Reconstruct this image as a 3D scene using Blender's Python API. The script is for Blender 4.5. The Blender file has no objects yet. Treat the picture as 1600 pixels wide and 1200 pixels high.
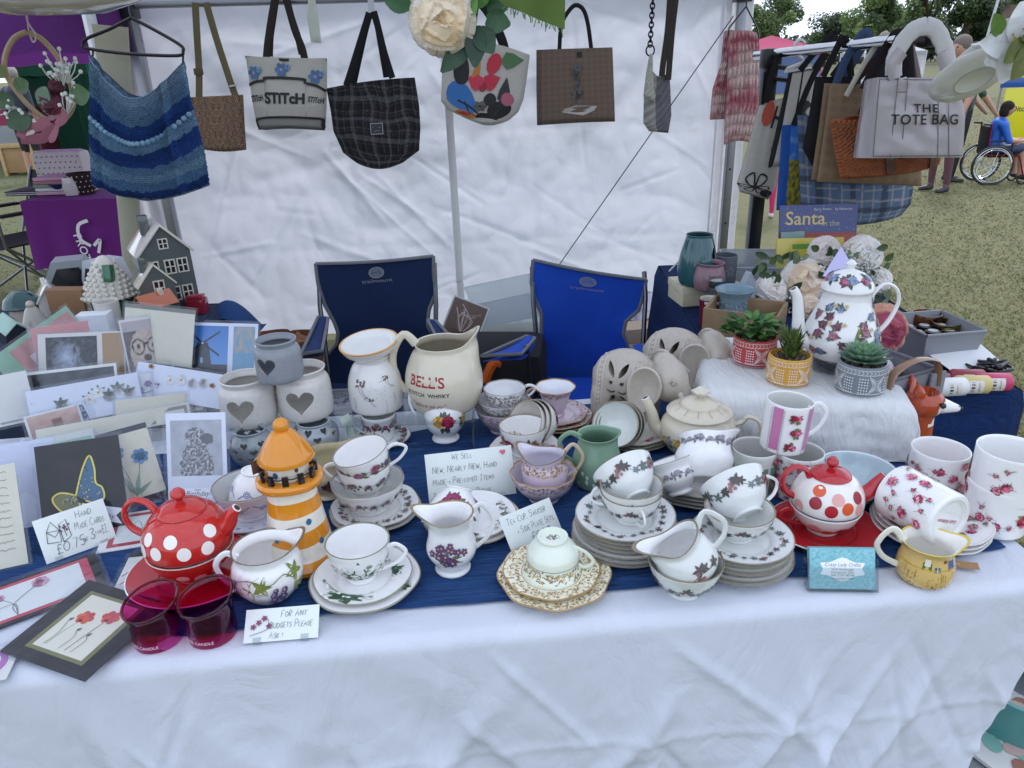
import bpy,bmesh,math,random
from math import sin,cos,pi,radians,sqrt,atan2
from mathutils import Vector,Matrix,noise
from mathutils.bvhtree import BVHTree
import numpy as np
random.seed(7)
scn=bpy.context.scene
COL=scn.collection
# ------------------------------------------------------------------ camera, world, sun, exposure
FPX,TILT,ROLL,CAMZ,TZ=1164.0,radians(23.2),radians(-1.9),1.48,0.75
camd=bpy.data.cameras.new('camera');cam=bpy.data.objects.new('camera',camd);COL.objects.link(cam)
CAMR=Matrix.Rotation(pi/2-TILT,3,'X')@Matrix.Rotation(ROLL,3,'Z')
cam.matrix_world=Matrix.Translation((0,0,CAMZ))@CAMR.to_4x4()
camd.sensor_width=36;camd.lens=36*FPX/1600;camd.clip_start=.05;camd.clip_end=2000
scn.camera=cam
SUN_EL,SUN_AZ=radians(54),radians(24)  # azimuth from north (+Y) clockwise
world=bpy.data.worlds.new('World');scn.world=world;world.use_nodes=True
wn=world.node_tree.nodes;wl=world.node_tree.links
sky=wn.new('ShaderNodeTexSky');sky.sky_type='NISHITA';sky.sun_disc=False
sky.sun_elevation=SUN_EL;sky.sun_rotation=SUN_AZ;sky.dust_density=2.5
tc=wn.new('ShaderNodeTexCoord');mp=wn.new('ShaderNodeMapping');mp.inputs['Scale'].default_value=(1.5,1.5,4)
nz=wn.new('ShaderNodeTexNoise');nz.inputs['Scale'].default_value=2.2;nz.inputs['Detail'].default_value=7
rp=wn.new('ShaderNodeValToRGB');rp.color_ramp.elements[0].position=.34;rp.color_ramp.elements[1].position=.62
rp.color_ramp.elements[0].color=(.62,.62,.62,1);rp.color_ramp.elements[1].color=(.97,.97,.97,1)
mx=wn.new('ShaderNodeMixRGB');mx.inputs[2].default_value=(6.9,7.7,9.3,1)
bg=wn['Background'];bg.inputs['Strength'].default_value=.12
wl.new(tc.outputs['Generated'],mp.inputs[0]);wl.new(mp.outputs[0],nz.inputs['Vector']);wl.new(nz.outputs['Fac'],rp.inputs[0])
wl.new(rp.outputs[0],mx.inputs[0]);wl.new(sky.outputs[0],mx.inputs[1]);wl.new(mx.outputs[0],bg.inputs[0])
sund=bpy.data.lights.new('sun','SUN');sund.energy=1.5;sund.angle=radians(14);sund.color=(1,.98,.97)
sun=bpy.data.objects.new('sun',sund);COL.objects.link(sun)
sd=Vector((sin(SUN_AZ)*cos(SUN_EL),cos(SUN_AZ)*cos(SUN_EL),sin(SUN_EL)))
sun.rotation_euler=sd.to_track_quat('Z','Y').to_euler();sun.location=(0,-5,8)
vs=scn.view_settings;vs.view_transform='Standard';vs.look='None';vs.exposure=0.78;vs.gamma=1;vs.use_curve_mapping=False
scn.cycles.max_bounces=10;scn.cycles.transparent_max_bounces=24;scn.cycles.caustics_reflective=False;scn.cycles.caustics_refractive=False
# ------------------------------------------------------------------ helpers: pixels of the photograph to places
def ray(px,py):return CAMR@Vector(((px-800)/FPX,(600-py)/FPX,-1))
def at(px,py,h=0):  # point on the plane h above the table top -> x, y, metres per pixel
 d=ray(px,py);s=(TZ+h-CAMZ)/d.z
 return d.x*s,d.y*s,s/FPX
def aty(px,py,Y):  # point at distance Y
 d=ray(px,py);s=Y/d.y
 return Vector((d.x*s,Y,CAMZ+d.z*s))
def mpy(px,py,Y):return Y/ray(px,py).y/FPX
def gnd(px,py):x,y,m=at(px,py,-TZ);return Vector((x,y,0)),m
def C(h,k=1):
 h=h.lstrip('#');o=[]
 for i in(0,2,4):
  c=int(h[i:i+2],16)/255;o.append((c/12.92 if c<=.04045 else((c+.055)/1.055)**2.4)*k)
 return tuple(o)
def mixc(a,b,t):return tuple(a[i]+(b[i]-a[i])*t for i in range(3))
def jit(c,a=.1):
 k=1+random.uniform(-a,a);return tuple(min(1,x*k)for x in c)
def fbm(x,y,z=0,o=4):
 s=0;a=.5
 for i in range(o):s+=a*noise.noise((x,y,z));x*=2.03;y*=2.03;z*=2.03;a*=.5
 return s
# ------------------------------------------------------------------ materials: one node tree per kind of surface, colour from the mesh
MATS={}
SPEC={  # roughness, metallic, coat, bump scale, bump strength, noise amount
'ceramic':(.07,0,.35,60,.02,.04),'stoneware':(.38,0,.1,120,.06,.12),'paper':(.7,0,0,300,.03,.04),'gloss':(.2,0,.4,40,.03,.03),
'cloth':(.95,0,0,420,.25,.10),'knit':(1,0,0,160,.9,.25),'plastic':(.35,0,.1,90,.04,.05),'metal':(.35,1,0,200,.03,.05),
'chrome':(.08,1,0,50,.0,.02),'gold':(.22,1,0,90,.05,.05),'leaf':(.45,0,.1,60,.1,.25),'petal':(.6,0,0,80,.1,.08),
'wood':(.55,0,.05,40,.15,.25),'skin':(.5,0,0,100,.03,.06),'soil':(1,0,0,200,.8,.5),'foliage':(.6,0,0,8,.1,.35),
'grass':(.9,0,0,50,.1,.3),'bark':(.9,0,0,20,.6,.4),'print':(.3,0,.1,60,.0,.03),'plush':(.95,0,0,200,.4,.2),'ink':(.6,0,0,60,0,0)}
def mat(k):
 if k in MATS:return MATS[k]
 m=bpy.data.materials.new(k+'_surface');m.use_nodes=True;MATS[k]=m
 N=m.node_tree.nodes;L=m.node_tree.links;P=N['Principled BSDF'];out=N['Material Output']
 A=N.new('ShaderNodeAttribute');A.attribute_name='Col'
 co=N.new('ShaderNodeTexCoord')
 if k in('clear','sleeve','tinted','frost','amber'):
  tr=N.new('ShaderNodeBsdfTransparent');gl=N.new('ShaderNodeBsdfGlossy');fr=N.new('ShaderNodeMath');lw=N.new('ShaderNodeLayerWeight');pw=N.new('ShaderNodeMath');mxs=N.new('ShaderNodeMixShader')
  fr.operation='MULTIPLY_ADD';fr.inputs[1].default_value=.9;fr.inputs[2].default_value=.04;pw.operation='POWER';pw.inputs[1].default_value=4;lw.inputs[0].default_value=.5
  L.new(lw.outputs['Facing'],pw.inputs[0]);L.new(pw.outputs[0],fr.inputs[0]);gl.inputs['Roughness'].default_value={'sleeve':.12,'frost':.3}.get(k,.04)
  nn=N.new('ShaderNodeTexNoise');nn.inputs['Scale'].default_value=25 if k=='sleeve' else 8;nn.inputs['Detail'].default_value=2
  bp=N.new('ShaderNodeBump');bp.inputs['Strength'].default_value=.5 if k=='sleeve' else.08;bp.inputs['Distance'].default_value=.01
  L.new(co.outputs['Object'],nn.inputs['Vector']);L.new(nn.outputs['Fac'],bp.inputs['Height'])
  L.new(bp.outputs[0],gl.inputs['Normal']);L.new(bp.outputs[0],lw.inputs['Normal'])
  L.new(A.outputs['Color'],tr.inputs['Color']);L.new(fr.outputs[0],mxs.inputs[0]);L.new(gl.outputs[0],mxs.inputs[2])
  if k=='frost':
   df=N.new('ShaderNodeBsdfTranslucent');d2=N.new('ShaderNodeBsdfDiffuse');a1=N.new('ShaderNodeMixShader');a2=N.new('ShaderNodeMixShader')
   a1.inputs[0].default_value=.6;a2.inputs[0].default_value=.4
   for q in(df,d2):L.new(A.outputs['Color'],q.inputs['Color'])
   L.new(df.outputs[0],a1.inputs[1]);L.new(d2.outputs[0],a1.inputs[2]);L.new(tr.outputs[0],a2.inputs[1]);L.new(a1.outputs[0],a2.inputs[2])
   L.new(a2.outputs[0],mxs.inputs[1])
  else:L.new(tr.outputs[0],mxs.inputs[1])
  L.new(mxs.outputs[0],out.inputs[0]);return m
 if k in('canvas','wall','linen','gauze','muslin','tarp'):
  # light-weight white cloth: part of the light passes through it
  n1=N.new('ShaderNodeTexNoise');n1.inputs['Scale'].default_value={'canvas':3.2,'wall':2.2,'linen':5,'gauze':7,'muslin':14}.get(k,3);n1.inputs['Detail'].default_value={'wall':5,'linen':6}.get(k,9)
  n1.inputs['Distortion'].default_value={'wall':.5,'linen':.6}.get(k,1.6)
  mpn=N.new('ShaderNodeMapping');mpn.inputs['Scale'].default_value={'gauze':(2,26,4),'muslin':(5,1.0,1.2),'linen':(1.6,1,1)}.get(k,(1,1,1))
  mpn.inputs['Rotation'].default_value={'muslin':(0,0,.5)}.get(k,(0,0,0))
  L.new(co.outputs['Object'],mpn.inputs[0]);L.new(mpn.outputs[0],n1.inputs['Vector'])
  if k in('canvas','wall','linen','tarp'):
   s1=N.new('ShaderNodeMath');s1.operation='SUBTRACT';s1.inputs[1].default_value=.5
   s2=N.new('ShaderNodeMath');s2.operation='ABSOLUTE'
   L.new(n1.outputs['Fac'],s1.inputs[0]);L.new(s1.outputs[0],s2.inputs[0]);h=s2.outputs[0]
  else:h=n1.outputs['Fac']
  wv=N.new('ShaderNodeTexNoise');wv.inputs['Scale'].default_value=500;L.new(co.outputs['Object'],wv.inputs['Vector'])
  ad=N.new('ShaderNodeMath');ad.operation='MULTIPLY_ADD';ad.inputs[1].default_value=.03;L.new(wv.outputs['Fac'],ad.inputs[0]);L.new(h,ad.inputs[2])
  bp=N.new('ShaderNodeBump');bp.inputs['Strength'].default_value={'canvas':.55,'wall':.5,'linen':.45,'gauze':1,'muslin':.45}.get(k,.4)
  bp.inputs['Distance'].default_value={'canvas':.05,'wall':.06,'linen':.03,'gauze':.012,'muslin':.012}.get(k,.04)
  L.new(ad.outputs[0],bp.inputs['Height'])
  P.inputs['Roughness'].default_value=.5 if k in('canvas','wall')else.9
  P.inputs['Specular IOR Level'].default_value=.3
  mr=N.new('ShaderNodeMixRGB');mr.blend_type='MULTIPLY';mr.inputs[0].default_value=.35 if k=='gauze' else.12
  L.new(A.outputs['Color'],mr.inputs[1]);L.new(n1.outputs['Fac'],mr.inputs[2])
  L.new(mr.outputs[0],P.inputs['Base Color']);L.new(bp.outputs[0],P.inputs['Normal'])
  tl=N.new('ShaderNodeBsdfTranslucent');L.new(mr.outputs[0],tl.inputs['Color']);L.new(bp.outputs[0],tl.inputs['Normal'])
  ms=N.new('ShaderNodeMixShader');ms.inputs[0].default_value={'canvas':.5,'wall':.40,'tarp':.4}.get(k,.15)
  L.new(P.outputs[0],ms.inputs[1]);L.new(tl.outputs[0],ms.inputs[2]);L.new(ms.outputs[0],out.inputs[0]);return m
 r,me,cc,bs,bst,na=SPEC[k]
 P.inputs['Roughness'].default_value=r;P.inputs['Metallic'].default_value=me;P.inputs['Coat Weight'].default_value=cc;P.inputs['Coat Roughness'].default_value=.05
 nn=N.new('ShaderNodeTexNoise');nn.inputs['Scale'].default_value=bs;nn.inputs['Detail'].default_value=4;L.new(co.outputs['Object'],nn.inputs['Vector'])
 mr=N.new('ShaderNodeMapRange');mr.inputs['From Min'].default_value=.25;mr.inputs['From Max'].default_value=.75
 mr.inputs['To Min'].default_value=1-na;mr.inputs['To Max'].default_value=1+na
 n2=N.new('ShaderNodeTexNoise');n2.inputs['Scale'].default_value=bs*.15;n2.inputs['Detail'].default_value=3;L.new(co.outputs['Object'],n2.inputs['Vector'])
 av=N.new('ShaderNodeMath');av.operation='MULTIPLY_ADD';av.inputs[1].default_value=.5
 hv=N.new('ShaderNodeMath');hv.operation='MULTIPLY';hv.inputs[1].default_value=.5
 L.new(n2.outputs['Fac'],hv.inputs[0]);L.new(nn.outputs['Fac'],av.inputs[0]);L.new(hv.outputs[0],av.inputs[2]);L.new(av.outputs[0],mr.inputs[0])
 mu=N.new('ShaderNodeVectorMath');mu.operation='SCALE';L.new(A.outputs['Color'],mu.inputs[0]);L.new(mr.outputs[0],mu.inputs['Scale'])
 L.new(mu.outputs[0],P.inputs['Base Color'])
 if bst>0:
  bp=N.new('ShaderNodeBump');bp.inputs['Strength'].default_value=bst;bp.inputs['Distance'].default_value=.002 if k not in('bark','foliage','knit')else.01 if k=='knit' else.05
  L.new(nn.outputs['Fac'],bp.inputs['Height']);L.new(bp.outputs[0],P.inputs['Normal'])
 if k in('ceramic','gloss'):
  rr=N.new('ShaderNodeMapRange');rr.inputs['To Min'].default_value=r*.6;rr.inputs['To Max'].default_value=r*1.8;L.new(n2.outputs['Fac'],rr.inputs[0]);L.new(rr.outputs[0],P.inputs['Roughness'])
 if k in('leaf','petal','foliage','grass'):
  tl=N.new('ShaderNodeBsdfTranslucent');L.new(mu.outputs[0],tl.inputs['Color']);ms=N.new('ShaderNodeMixShader');ms.inputs[0].default_value=.45 if k=='foliage' else.08 if k=='petal' else.3
  L.new(P.outputs[0],ms.inputs[1]);L.new(tl.outputs[0],ms.inputs[2]);L.new(ms.outputs[0],out.inputs[0])
 return m
# ------------------------------------------------------------------ mesh builder
I4=Matrix.Identity(4)
def TR(x=0,y=0,z=0):return Matrix.Translation((x,y,z))
def RX(a):return Matrix.Rotation(a,4,'X')
def RY(a):return Matrix.Rotation(a,4,'Y')
def RZ(a):return Matrix.Rotation(a,4,'Z')
def SC(x,y=None,z=None):
 if y is None:y=z=x
 return Matrix.Diagonal((x,y,z,1))
def spl(p,n=6):  # Catmull-Rom through points of any dimension
 p=[tuple(q)for q in p];o=[]
 for i in range(len(p)-1):
  a=p[max(i-1,0)];b=p[i];c=p[i+1];d=p[min(i+2,len(p)-1)]
  for k in range(n):
   t=k/n
   o.append(tuple(.5*((2*b[j])+(-a[j]+c[j])*t+(2*a[j]-5*b[j]+4*c[j]-d[j])*t*t+(-a[j]+3*b[j]-3*c[j]+d[j])*t**3)for j in range(len(b))))
 return o+[p[-1]]
class MB:
 def __init__(s):s.v=[];s.f=[];s.c=[];s.m=[];s.s=[];s.ml=[]
 def add(s,V,F,col,m='ceramic',smooth=True,M=None,vc=None):
  if m not in s.ml:s.ml.append(m)
  mi=s.ml.index(m);b=len(s.v)
  s.v+=[M@Vector(v)for v in V]if M is not None else[Vector(v)for v in V]
  for i,f in enumerate(F):
   s.f.append(tuple(b+j for j in f));s.m.append(mi);s.s.append(smooth)
   if vc:s.c.append([vc[j]for j in f])
   else:
    c=col[i]if isinstance(col,list)else col
    s.c.append(c)
  return s
 def box(s,x,y,z,M=None,col=(.5,)*3,m='plastic',bev=0,cen=False):
  if bev>0:
   bm=bmesh.new();bmesh.ops.create_cube(bm,size=1,matrix=SC(x,y,z));bmesh.ops.bevel(bm,geom=bm.edges[:],offset=bev,segments=2,affect='EDGES',profile=.6)
   bm.verts.index_update();V=[v.co.copy()for v in bm.verts];F=[[v.index for v in f.verts]for f in bm.faces];bm.free()
  else:
   V=[Vector((a*x/2,b*y/2,c*z/2))for a in(-1,1)for b in(-1,1)for c in(-1,1)]
   F=[(0,1,3,2),(4,6,7,5),(0,4,5,1),(2,3,7,6),(0,2,6,4),(1,5,7,3)]
  if not cen:V=[v+Vector((0,0,z/2))for v in V]
  return s.add(V,F,col,m,bev>0,M)
 def tube(s,P,r,col,m='plastic',seg=8,M=None,flat=1,cap=True,up=None):
  P=[Vector(p)for p in P];n=len(P);R=r if isinstance(r,(list,tuple))else[r]*n
  V=[];F=[];t0=(P[1]-P[0]).normalized()
  u=Vector(up)if up else(Vector((0,0,1))if abs(t0.z)<.9 else Vector((1,0,0)))
  for i in range(n):
   t=(P[min(i+1,n-1)]-P[max(i-1,0)])
   t=t.normalized()if t.length>1e-9 else t0
   u=(u-t*u.dot(t));u=u.normalized()if u.length>1e-6 else t.orthogonal().normalized();w=t.cross(u)
   for k in range(seg):
    a=2*pi*k/seg;V.append(P[i]+(u*cos(a)+w*sin(a)*flat)*R[i])
  for i in range(n-1):
   for k in range(seg):F.append((i*seg+k,i*seg+(k+1)%seg,(i+1)*seg+(k+1)%seg,(i+1)*seg+k))
  if cap:F+=[tuple(range(seg))[::-1],tuple((n-1)*seg+k for k in range(seg))]
  cc=col
  if isinstance(col,list):cc=[col[min(i,len(col)-1)]for i in range(n-1)for k in range(seg)]+[col[0],col[-1]]
  return s.add(V,F,cc,m,True,M)
 def lathe(s,P,col,m='ceramic',seg=40,M=None,fn=None):
  # P: list of (r, z[, colour index]); col: colour or list of colours addressed by the index
  V=[];F=[];cl=[];row=[]
  for p in P:
   r,z=p[0],p[1]
   if r<1e-6:row.append([len(V)]);V.append((0,0,z))
   else:
    row.append(list(range(len(V),len(V)+seg)))
    for k in range(seg):
     a=2*pi*k/seg;q=(r*cos(a),r*sin(a),z);V.append(fn(*q)if fn else q)
  for i in range(len(P)-1):
   a,b=row[i],row[i+1];c=col[P[i+1][2]if len(P[i+1])>2 else 0]if isinstance(col,list)else col
   for k in range(seg):
    k2=(k+1)%seg
    if len(a)==1 and len(b)==1:break
    if len(a)==1:F.append((a[0],b[k2],b[k]))
    elif len(b)==1:F.append((a[k],a[k2],b[0]))
    else:F.append((a[k],a[k2],b[k2],b[k]))
    cl.append(c)
  return s.add(V,F,cl,m,True,M)
 def grid(s,nu,nv,fn,col,m='cloth',M=None,close=False):
  V=[];F=[];vc=[]
  for j in range(nv+1):
   for i in range(nu+1):
    V.append(fn(i/nu,j/nv));vc.append(col(i/nu,j/nv)if callable(col)else col)
  for j in range(nv):
   for i in range(nu):a=j*(nu+1)+i;F.append((a,a+1,a+nu+2,a+nu+1))
  return s.add(V,F,None,m,True,M,vc)
 def ball(s,c,r,col,m='plastic',n=8,M=None):
  r=r if isinstance(r,(tuple,list))else(r,)*3
  V=[];F=[]
  rows=n//2+1
  for j in range(rows+1):
   for i in range(n):t=pi*j/rows;a=2*pi*i/n;V.append((c[0]+r[0]*sin(t)*cos(a),c[1]+r[1]*sin(t)*sin(a),c[2]-r[2]*cos(t)))
  for j in range(rows):
   for i in range(n):F.append((j*n+i,j*n+(i+1)%n,(j+1)*n+(i+1)%n,(j+1)*n+i))
  return s.add(V,F,col,m,True,M)
 def build(s,name,parent=None,loc=None,M=None,sharp=40):
  me=bpy.data.meshes.new(name);me.from_pydata([tuple(v)for v in s.v],[],s.f)
  for k in s.ml:me.materials.append(mat(k))
  me.polygons.foreach_set('material_index',s.m);me.polygons.foreach_set('use_smooth',s.s)
  ca=me.attributes.new('Col','FLOAT_COLOR','CORNER');buf=[]
  for f,c in zip(s.f,s.c):
   if isinstance(c,list):
    for q in c:buf+=[q[0],q[1],q[2],1]
   else:buf+=[c[0],c[1],c[2],1]*len(f)
  ca.data.foreach_set('color',buf)
  if sharp:me.set_sharp_from_angle(angle=radians(sharp))
  me.update()
  o=bpy.data.objects.new(name,me);COL.objects.link(o)
  if parent:o.parent=parent
  if loc is not None:o.location=loc
  if M is not None:o.matrix_world=M
  return o
def tag(o,label=None,cat=None,group=None,kind=None):
 if label:o['label']=label
 if cat:o['category']=cat
 if group:o['group']=group
 if kind:o['kind']=kind
 return o
def thing(name,label,cat,loc=(0,0,0),rz=0,group=None,M=None):
 o=bpy.data.objects.new(name,None);o.empty_display_size=.05;COL.objects.link(o)
 if M is not None:o.matrix_world=M
 else:o.location=loc;o.rotation_euler=(0,0,rz)
 return tag(o,label,cat,group)
def copytree(o,parent=None):
 c=o.copy();COL.objects.link(c);c.parent=parent
 for ch in list(o.children):copytree(ch,c)
 return c
def evalmesh(o):
 dg=bpy.context.evaluated_depsgraph_get();dg.update()
 return bpy.data.meshes.new_from_object(o.evaluated_get(dg))
def boolcut(o,cutter_mbs):  # cut real holes, solver exact
 co=[]
 for c in cutter_mbs:
  q=c.build('cutter',sharp=0);q.matrix_world=I4;co.append(q)
  md=o.modifiers.new('cut','BOOLEAN');md.operation='DIFFERENCE';md.object=q;md.solver='EXACT'
 par=o.parent;mw=o.matrix_basis.copy();o.parent=None;o.matrix_basis=I4
 me=evalmesh(o);o.modifiers.clear();old=o.data;nm=old.name;o.data=me;bpy.data.meshes.remove(old);me.name=nm
 for q in co:d=q.data;bpy.data.objects.remove(q);bpy.data.meshes.remove(d)
 o.parent=par;o.matrix_basis=mw
 return o
def capsule_mesh(p0,r0,p1,r1,n=10):
 a=Vector(p0);b=Vector(p1);d=b-a;L=d.length
 t=d.normalized()if L>1e-6 else Vector((0,0,1));pts=[];rs=[]
 for k in range(5):th=pi/2*(1-k/4);pts.append(a-t*r0*sin(th));rs.append(max(r0*cos(th),r0*.03))
 for k in range(1,5):th=pi/2*(k/4);pts.append(b+t*r1*sin(th));rs.append(max(r1*cos(th),r1*.03))
 return pts,rs
def organic(name,blobs,vox,parent=None,m='ceramic',smooth=6,extra=None,sub=0):
 # blobs: ('c', p0, r0, p1, r1, colour) tapered limbs or ('e', centre, radii, colour[, rotation]) ellipsoids; grown into ONE continuous skin
 mb=MB()
 for b in blobs:
  if b[0]=='c':p,r=capsule_mesh(*b[1:5]);mb.tube(p,r,(1,1,1),seg=12)
  else:
   M=TR(*b[1])@(b[4]if len(b)>4 else I4);mb.ball((0,0,0),b[2],(1,1,1),n=16,M=M)
 o=mb.build(name,sharp=0)
 md=o.modifiers.new('r','REMESH');md.mode='VOXEL';md.voxel_size=vox
 ms=o.modifiers.new('s','SMOOTH');ms.iterations=smooth;ms.factor=.5
 me=evalmesh(o);d=o.data;bpy.data.objects.remove(o);bpy.data.meshes.remove(d)
 V=[v.co.copy()for v in me.vertices];F=[tuple(p.vertices)for p in me.polygons];bpy.data.meshes.remove(me)
 def dist(b,p):
  if b[0]=='c':
   a=Vector(b[1]);q=Vector(b[3])-a;t=max(0,min(1,(p-a).dot(q)/max(q.length_squared,1e-12)))
   return(p-a-q*t).length-(b[2]+(b[4]-b[2])*t)
  q=p-Vector(b[1])
  if len(b)>4:q=b[4].to_3x3().inverted()@q
  k=Vector((q.x/b[2][0],q.y/b[2][1],q.z/b[2][2])).length
  return(k-1)*min(b[2])
 cols=[]
 for f in F:
  c=sum((V[i]for i in f),Vector())/len(f)
  cols.append(bc(min(blobs,key=lambda b:dist(b,c)),c))
 g=MB();g.add(V,F,cols,m)
 if extra:extra(g)
 return g.build(name,parent,sharp=0)
def bc(b,p):
 c=b[5]if b[0]=='c' else b[3]
 return c(p)if callable(c)else c
# ------------------------------------------------------------------ flat print: lists of (points, faces, colour)
def ell(cx,cy,rx,ry,col,rot=0,n=12):
 V=[(cx,cy)];c,s=cos(rot),sin(rot)
 for k in range(n):a=2*pi*k/n;x,y=rx*cos(a),ry*sin(a);V.append((cx+x*c-y*s,cy+x*s+y*c))
 return[(V,[(0,k+1,(k+1)%n+1)for k in range(n)],col)]
def poly(P,col):
 from mathutils.geometry import tessellate_polygon
 t=tessellate_polygon([[Vector((p[0],p[1],0))for p in P]])
 F=[]
 for a,b,c in t:
  ar=(P[b][0]-P[a][0])*(P[c][1]-P[a][1])-(P[c][0]-P[a][0])*(P[b][1]-P[a][1])
  F.append((a,b,c)if ar>0 else(a,c,b))
 return[(list(P),F,col)]
def rect(x0,y0,x1,y1,col,n=1):
 V=[];F=[]
 for i in range(n+1):x=x0+(x1-x0)*i/n;V+=[(x,y0),(x,y1)]
 for i in range(n):F.append((2*i,2*i+2,2*i+3,2*i+1))
 return[(V,F,col)]
def stroke(P,w,col):
 V=[];F=[];n=len(P);w=w/2
 for i in range(n):
  a=P[max(i-1,0)];b=P[min(i+1,n-1)];dx,dy=b[0]-a[0],b[1]-a[1];L=sqrt(dx*dx+dy*dy)or 1
  V+=[(P[i][0]-dy/L*w,P[i][1]+dx/L*w),(P[i][0]+dy/L*w,P[i][1]-dx/L*w)]
 for i in range(n-1):F.append((2*i,2*i+1,2*i+3,2*i+2))
 return[(V,F,col)]
def leaf2(x,y,L,w,a,col):
 P=[(0,0),(.25,-.5),(.55,-.42),(1,0),(.55,.42),(.25,.5)];c,s=cos(a),sin(a)
 return[([(x+p[0]*L*c-p[1]*w*s,y+p[0]*L*s+p[1]*w*c)for p in P],[(0,1,2),(0,2,4),(2,3,4),(0,4,5)],col)]
def vineleaf(x,y,r,a,col):
 V=[(x,y)]
 for k in range(20):
  t=2*pi*k/20;q=r*(.42+.68*(abs(((t*5/(2*pi))%1)-.5)*2)**1.3)*(1 if abs(t-pi)<2.2 else.85);V.append((x+q*cos(t+a),y+q*sin(t+a)))
 o=[(V,[(0,k+1,(k+1)%20+1)for k in range(20)],col)]
 for k in(-1,0,1):o+=stroke([(x,y),(x+r*.8*cos(a+k*1.2),y+r*.8*sin(a+k*1.2))],r*.05,mixc(col,(0,0,0),.35))
 return o
def blossom(x,y,r,col,cen,n=5,a0=0):
 o=[]
 for k in range(n):a=a0+2*pi*k/n;o+=ell(x+r*.55*cos(a),y+r*.55*sin(a),r*.48,r*.36,jit(col,.18),a,8)
 return o+ell(x,y,r*.24,r*.24,cen,0,6)
def rose2(x,y,r,pal):
 o=[]
 for ring,(q,n)in enumerate(((.72,7),(.48,6),(.26,4),(.08,1))):
  for k in range(n):a=2*pi*k/n+ring*.5+random.uniform(-.2,.2);o+=ell(x+r*q*cos(a),y+r*q*sin(a),r*.36,r*.25,jit(random.choice(pal),.2),a+pi/2,8)
 return o
def xf(pr,dx=0,dy=0,rot=0,s=1,sx=None):
 c,q=cos(rot),sin(rot);sx=s if sx is None else sx
 return[([(dx+(x*sx)*c-(y*s)*q,dy+(x*sx)*q+(y*s)*c)for x,y in V],F,col)for V,F,col in pr]
_TX={}
def txt(s,size,col,align='CENTER',bold=0,shear=0,space=1):
 k=(s,align,bold,shear,space)
 if k not in _TX:
  cu=bpy.data.curves.new('t','FONT');cu.body=s;cu.align_x=align;cu.offset=bold;cu.shear=shear;cu.space_character=space;cu.resolution_u=3;cu.size=1
  o=bpy.data.objects.new('t',cu);COL.objects.link(o);me=evalmesh(o)
  _TX[k]=([(v.co.x,v.co.y)for v in me.vertices],[tuple(p.vertices)for p in me.polygons])
  bpy.data.objects.remove(o);bpy.data.curves.remove(cu);bpy.data.meshes.remove(me)
 V,F=_TX[k]
 return[([(x*size,y*size)for x,y in V],F,col)]
G={'A':'0,0 3,10 6,0;1,4 5,4','B':'0,0 0,10 4,9 4,6 0,5 5,4 5,1 0,0','C':'6,9 3,10 0,6 0,3 3,0 6,1','D':'0,0 0,10 4,9 6,5 4,1 0,0','E':'5,0 0,0 0,10 5,10;0,5 4,5',
'F':'0,0 0,10 5,10;0,5 4,5','G':'6,9 3,10 0,6 0,3 3,0 6,1 6,4 4,4','H':'0,0 0,10;0,5 6,5;6,10 6,0','I':'0,0 4,0;2,0 2,10;0,10 4,10','K':'0,0 0,10;5,10 0,4 5,0','L':'0,10 0,0 5,0',
'M':'0,0 1,10 4,3 7,10 8,0','N':'0,0 0,10 6,0 6,10','O':'3,10 0,7 0,3 3,0 6,3 6,7 3,10','P':'0,0 0,10 4,10 5,7 4,5 0,5','R':'0,0 0,10 4,10 5,7 4,5 0,5 5,0','S':'5,9 3,10 0,8 1,6 4,5 5,3 3,0 0,1',
'T':'0,10 6,10;3,10 3,0','U':'0,10 0,3 3,0 6,3 6,10','V':'0,10 3,0 6,10','W':'0,10 2,0 4,7 6,0 8,10','Y':'0,10 3,5 6,10;3,5 3,0','0':'3,10 0,7 0,3 3,0 6,3 6,7 3,10','2':'0,8 3,10 5,8 4,5 0,0 6,0',
'3':'0,9 4,10 5,8 2,5 5,3 4,0 0,1','5':'5,10 1,10 0,6 4,6 5,3 3,0 0,1','7':'0,10 5,10 2,0','£':'6,8 4,10 2,8 2,0 0,0 6,0;0,5 5,5','+':'2,2 2,7;0,4.5 4,4.5',',':'1,1 0,-2','.':'0,0 .8,.8','!':'0,10 0,3;0,0 0,.6','-':'0,5 4,5','?':'0,8 3,10 5,8 2,5 2,3;2,0 2,.6'}
def hand(s,h,col,w=None,seed=1,slant=.12):  # handwriting in single pen strokes, small caps
 rr=random.Random(seed);x=0;o=[];w=w or h*.07
 for word in s.split(' '):
  for i,ch in enumerate(word):
   g=G.get(ch.upper());k=h/10*(1 if(i==0 or ch.isdigit()or ch=='£')and ch.isupper()or ch in '£0123456789' else.72)*rr.uniform(.93,1.07)
   if not g:x+=h*.3;continue
   dy=rr.uniform(-.04,.04)*h;mxw=0
   for st in g.split(';'):
    P=[tuple(map(float,q.split(',')))for q in st.split()];mxw=max(mxw,max(p[0]for p in P))
    P=[(p[0]*.8+rr.uniform(-.25,.25),p[1]+rr.uniform(-.3,.3))for p in P]
    if len(P)>3:P=spl(P,3)
    o+=stroke([(x+p[0]*k+slant*p[1]*k,dy+p[1]*k)for p in P],w,col)
   x+=(mxw*.8+2.2)*k
  x+=h*.38
 return o,x
def squiggle(w,h,col,seed=1,n=40,t=None):
 rr=random.Random(seed);P=[(w*i/n,h*rr.uniform(-.5,.5)*(0 if rr.random()<.15 else 1))for i in range(n+1)]
 return stroke(P,t or h*.25,col)
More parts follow.
